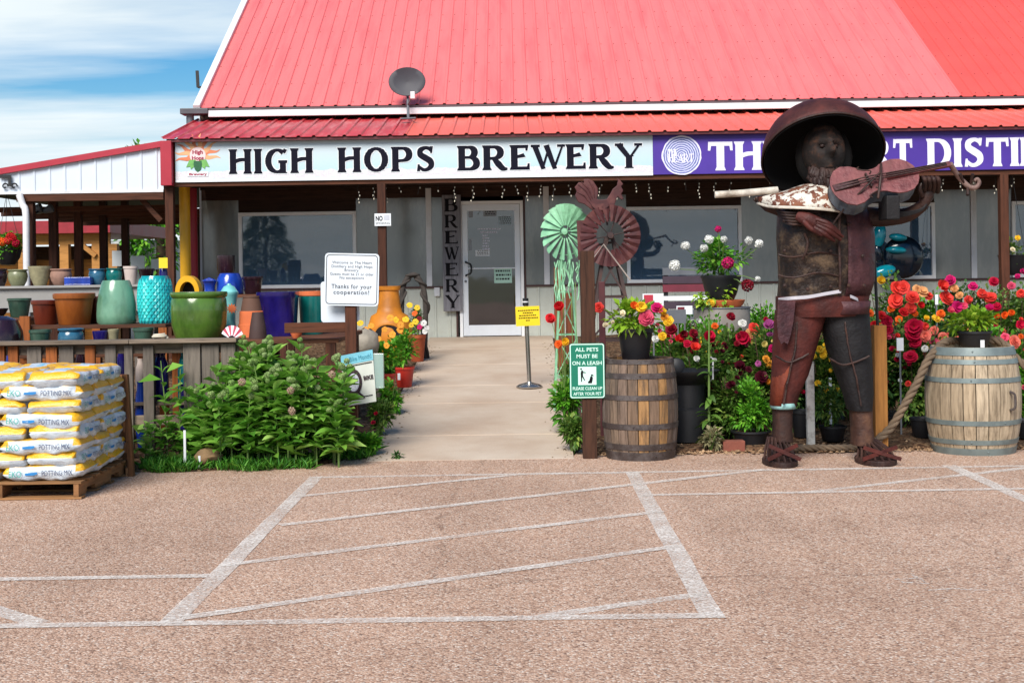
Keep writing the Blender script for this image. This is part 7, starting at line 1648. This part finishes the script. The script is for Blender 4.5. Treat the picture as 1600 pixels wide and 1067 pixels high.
# shoulder cape, bow arm sleeve
top = spline([S(1177, 312, .05), S(1200, 305, -.02), S(1225, 298, -.05), S(1255, 288, -.06), S(1285, 284, -.06), S(1308, 292, -.05), S(1330, 305, -.05)], 5)
bot = spline([S(1184, 318, -.02), S(1202, 323, -.2), S(1225, 324, -.32), S(1255, 325, -.38), S(1285, 327, -.4), S(1310, 330, -.36), S(1335, 334, -.28)], 5)
cp = MB(); n = len(top); m_ = 6
for i in range(n):
    for k in range(m_+1):
        s = k/m_; p = top[i].lerp(bot[i], s); p = p + Vector((0, -.07*math.sin(math.pi*s), .035*math.sin(math.pi*s))); cp.v.append(tuple(p))
for i in range(n-1):
    for k in range(m_): a = i*(m_+1)+k; cp.f.append((a, a+1, a+m_+2, a+m_+1))
cape = cp.build('shoulder_cape', CHIP, st, smooth=60, fix=False); s = cape.modifiers.new('thick', 'SOLIDIFY'); s.thickness = .012
MB().tube(bot, .013, 6).build('cape_rim', BOWW, cape, smooth=60)
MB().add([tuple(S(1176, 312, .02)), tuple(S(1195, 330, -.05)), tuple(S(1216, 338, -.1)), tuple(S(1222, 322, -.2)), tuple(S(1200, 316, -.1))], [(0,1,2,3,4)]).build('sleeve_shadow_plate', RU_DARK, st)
for i in range(5):
    y_ = 328+i*4.5; MB().tube(spline([S(1208+i*3, y_-4, -.05), S(1222+i*2, y_+3, -.27), S(1250, y_+5, -.31), S(1280+i, y_+3, -.31)], 5), .011, 6).build('collar_rib', RU_DARK, st, smooth=60)
bow = MB().tube([S(1117, 304.5, -.1), S(1160, 302, -.1), S(1215, 297, -.08)], .03, 14).build('bow_stick', BOWW, st, smooth=50)
# bow hand: palm and five bent fingers
palm = MB().tube(spline([S(1246, 338, -.33), S(1262, 343, -.37), S(1280, 350, -.38)], 4), interp([.04, .06, .055], 9), 12); palm.v = [(x, y*.0 + (y-(SD-.36))*.6+(SD-.36), z) for x, y, z in palm.v]
hand = palm.build('bow_hand', RU_RED, st, smooth=70)
for i, (dx, dy, ln) in enumerate(((0, -6, 36), (1, -1, 40), (0, 5, 38), (-4, 10, 32))):
    a = S(1276+dx, 348+dy*.8, -.39); b = S(1276+dx+ln*.5, 348+dy+ln*.22, -.42); c = S(1276+dx+ln, 348+dy+ln*.58, -.37); MB().tube(spline([a, b, c], 5), interp([.026, .024, .012], 11), 10).build('finger', RU_RED, hand, smooth=70)
MB().tube(spline([S(1256, 346, -.4), S(1268, 358, -.44), S(1284, 368, -.42)], 5), interp([.024, .022, .012], 11), 10).build('thumb', RU_RED, hand, smooth=70)
# head
hc = S(1287, 239, -.02); bm = bmesh.new(); bmesh.ops.create_uvsphere(bm, u_segments=40, v_segments=32, radius=1)
for v in bm.verts:
    x, y, z = v.co; f = max(0, -y)
    z2 = z*.255; x2 = x*.18*(1-.22*max(0, -z)**1.5); y2 = y*.2
    g = lambda cx_, cz_, sx, sz: math.exp(-((x-cx_)/sx)**2 - ((z-cz_)/sz)**2)
    y2 -= f*(.13*g(0, -.1, .17, .15) + .085*g(0, .08, .1, .22) + .045*g(0, .3, .6, .08) + .05*g(0, -.42, .34, .06) + .055*g(0, -.57, .3, .07) + .05*g(0, -.85, .35, .18) + .015*g(.5, -.2, .2, .25) + .015*g(-.5, -.2, .2, .25))
    y2 += f*(.075*g(.33, .13, .2, .12) + .075*g(-.33, .13, .2, .12) + .018*g(0, -.49, .3, .035))
    v.co = (x2, y2, z2)
me = bpy.data.meshes.new('head'); bm.to_mesh(me); bm.free()
for p in me.polygons: p.use_smooth = True
head = link('head', me, rust('face_rust_shaded', '#0c0706', '#1e120d', '#563828', 10, .05, .8), st); head.location = hc - st.location; head.rotation_euler = (R(-4), 0, R(3))  # face rust darkened to near black to carry the hat's shade
for sx in (-1, 1):
    e = MB().lathe([(math.sin(math.pi*i/8)*.024+1e-4, -math.cos(math.pi*i/8)*.018) for i in range(9)], 12, (sx*.055, -.155, .033)).build('eye', RU_DARK, head, smooth=80, rel=False)
    MB().lathe([(math.sin(math.pi*i/8)*.02+1e-4, -math.cos(math.pi*i/8)*.055) for i in range(9)], 12, (sx*.163, .0, .0)).build('ear', RU_DARK, head, smooth=80, rel=False)
hr = MB().lathe([(math.sin(math.pi*i/12)*.25+1e-4, -math.cos(math.pi*i/12)*.27) for i in range(13)], 28, S(1287, 246, .14), None, 1, .8); hr.v = [(x*(1+.0), y+.02*math.sin(x*60), z) for x, y, z in hr.v]; hr.build('hair', M('soot_black_hair', '#0c0908', .95, .3, 9, .5, 25), st, smooth=80)
loft([(1270, 1308, 262, .12), (1272, 1306, 280, .12), (1262, 1316, 302, .15)], RU_DARK, 'neck')
bd = MB()
for i in range(70):
    a = random.uniform(-1.3, 1.3); p = hc + Vector((math.sin(a)*.13, -.17*math.cos(a)-.0, -.15 - .04*math.cos(a) + random.uniform(-.02, .05))); bd.tube([p, p + Vector((random.uniform(-.02, .02)+.02*math.sin(a), random.uniform(-.05, -.01), -.05)), p + Vector((random.uniform(-.03, .03), random.uniform(-.04, 0), -random.uniform(.09, .15)))], [.022, .02, .006], 6)
bd.build('beard', RU_DARK, st, smooth=60)
# hat: a bell of sheet metal tipped back
pr = [(.525,0),(.522,.05),(.51,.11),(.485,.18),(.445,.25),(.385,.32),(.305,.38),(.21,.42),(.105,.44),(.0005,.445)]
hm = Matrix.Rotation(R(-38), 4, 'X')
hat = MB().lathe(pr, 48, S(1286, 244, .04), hm).build('hat', RU_HAT, st, smooth=60, fix=False); s = hat.modifiers.new('thick', 'SOLIDIFY'); s.thickness = .008
MB().lathe([(r_*.965, z_-.012) for r_, z_ in pr], 48, S(1286, 244, .04), hm).build('hat_shade_shell', M('hat_shade_black', '#0b0808', .95, .2, 6), hat, smooth=60, fix=False)  # added near-black inner shell stands in for the shade inside the hat
MB().tube([tuple(S(1286, 244, .04) + hm @ Vector((.525*math.cos(2*math.pi*i/48), .525*math.sin(2*math.pi*i/48), 0))) for i in range(49)], .009, 6).build('hat_rim', RU_DARK, hat, smooth=60)
# fiddle
fc = S(1364, 291, -.40); ex = Vector((math.cos(R(11)), .10, math.sin(R(11)))).normalized(); nrm = Vector((-.05, -math.cos(R(33)), math.sin(R(33)))); nrm = (nrm - ex*nrm.dot(ex)).normalized(); ey = nrm.cross(ex)
FM = Matrix((ex, ey, nrm)).transposed()
xs_ = [-1, -.985, -.93, -.8, -.62, -.42, -.28, -.18, -.08, .06, .16, .24, .38, .56, .74, .88, .96, .99, 1]; ws__ = [.0, .12, .25, .39, .46, .43, .36, .29, .265, .265, .29, .335, .385, .40, .365, .27, .16, .07, 0]
Lf = .37; Wf = .43
outl = [(x*Lf, w*Wf) for x, w in zip(xs_, ws__)] + [(x*Lf, -w*Wf) for x, w in list(zip(xs_, ws__))[-2:0:-1]]
def fp(x, y, z): return fc + FM @ Vector((x, y, z))
k = len(outl); th = .075
o = MB().add([tuple(fp(x*1.015, y*1.015, th+.006)) for x, y in outl] + [tuple(fp(x*1.015, y*1.015, th-.006)) for x, y in outl], [tuple(range(k)), tuple(reversed(range(k, 2*k)))] + [(i, k+i, k+(i+1) % k, (i+1) % k) for i in range(k)])
fid = thing('metal_fiddle', 'reddish metal fiddle held up by the giant statue', 'fiddle', fc - Vector((0, 0, .25)))
o.build('face_plate', FACE, fid)
o = MB(); nn_ = [fp(x, y, th-.006) for x, y in outl] + [fp(x*.98, y*.98, -th) for x, y in outl]; o.add([tuple(p) for p in nn_], [(i, k+i, k+(i+1) % k, (i+1) % k) for i in range(k)]).build('ribs', RIBM, fid)
MB().add([tuple(fp(x, y, -th)) for x, y in outl], [tuple(range(k))]).build('back_plate', RU_DARK, fid)
for yo in (-.018, .0, .018): MB().tube([fp(-.36, yo*1.5, th+.012), fp(-.06, yo*1.2, th+.05), fp(.62, yo*.7, th+.03)], .0055, 5).build('string', RU_DARK, fid)
MB().beam(fp(-.06, -.07, th+.008), fp(-.06, .07, th+.008), .012, .06, nrm).build('bridge', RU_DARK, fid)
MB().beam(fp(-.36, -.0, th+.012), fp(-.14, 0, th+.022), .05, .012, nrm).build('tailpiece', RU_PUR, fid)
for sy in (-1, 1): MB().tube(spline([fp(-.02, sy*.07, th+.008), fp(.0, sy*.1, th+.008), fp(-.06, sy*.12, th+.008), fp(-.1, sy*.145, th+.008), fp(-.08, sy*.16, th+.008)], 4), .006, 5).build('sound_hole', RU_DARK, fid)
MB().beam(fp(.1, 0, th+.022), fp(.66, 0, th+.012), .05, .03, nrm).build('neck', FACE, fid, bevel=.006)
scp = [fp(.66, 0, th+.01)] + [P(x, y, fc.y+.08) for x, y in ((1498, 277), (1507, 286), (1516, 293), (1525, 293), (1530, 286), (1527, 280), (1522, 283))]
MB().tube(spline(scp, 5), interp([.024, .022, .022, .022, .02, .018, .016, .013], 36), 10).build('scroll', rust('scroll_rust', '#5a4440', '#7d625c', '#968078', 6), fid, smooth=70)
for i, (x, y) in enumerate(((1500, 272), (1512, 305), (1520, 272))): MB().tube([P(1508+i*4, 290, fc.y+.08), P(x, y, fc.y+.03)], [.008, .014], 6).build('peg', RU_DARK, fid)
MB().tube([fp(-.05, -.19, th+.02), fp(.03, -.02, th+.07), fp(.1, .13, th+.03)], .011, 6).build('cross_rod', RU_DARK, fid)
MB().tube([S(1300, 352, -.42), S(1322, 322, -.5), S(1345, 300, -.55), fp(.04, .02, th+.075)], .008, 6).build('cross_rod', RU_DARK, fid)
MB().box(P(1382, 306, fc.y-.1).x, P(1403, 306, fc.y-.1).x, fc.y-.16, fc.y+.1, P(1390, 344, fc.y-.1).z, P(1390, 306, fc.y-.1).z).build('chin_clamp', RU_BLK, fid, bevel=.012)
# left arm under the fiddle and the hand on its neck
arm = MB().tube(spline([S(1345, 338, -.05), S(1385, 340, -.15), S(1420, 335, -.25), S(1446, 318, -.33)], 6), interp([.09, .075, .06, .045], 19), 14).build('fiddle_arm', RU_DARK, st, smooth=60)
for i in range(4): MB().tube(spline([S(1385+i*3, 330+i*3, -.3), S(1412, 332+i*2, -.36), S(1440, 326+i, -.38), S(1452, 312, -.36)], 5), .007, 5).build('arm_wire', RU_BLK, arm)
lh = MB().tube([S(1442, 322, -.33), S(1449, 306, -.35), S(1452, 296, -.35)], [.04, .055, .045], 12).build('fiddle_hand', RU_DARK, st, smooth=60)
for i in range(4):
    x = 1444+i*7; MB().tube(spline([S(x, 300, -.36), S(x+2, 289, -.45), S(x+1, 280, -.5), S(x-2, 277, -.44)], 5), interp([.021, .02, .018, .012], 16), 8).build('finger', RU_DARK, lh, smooth=70)
MB().tube(spline([S(1441, 306, -.38), S(1437, 296, -.43), S(1440, 287, -.44)], 5), interp([.022, .02, .013], 11), 8).build('thumb', RU_DARK, lh, smooth=70)
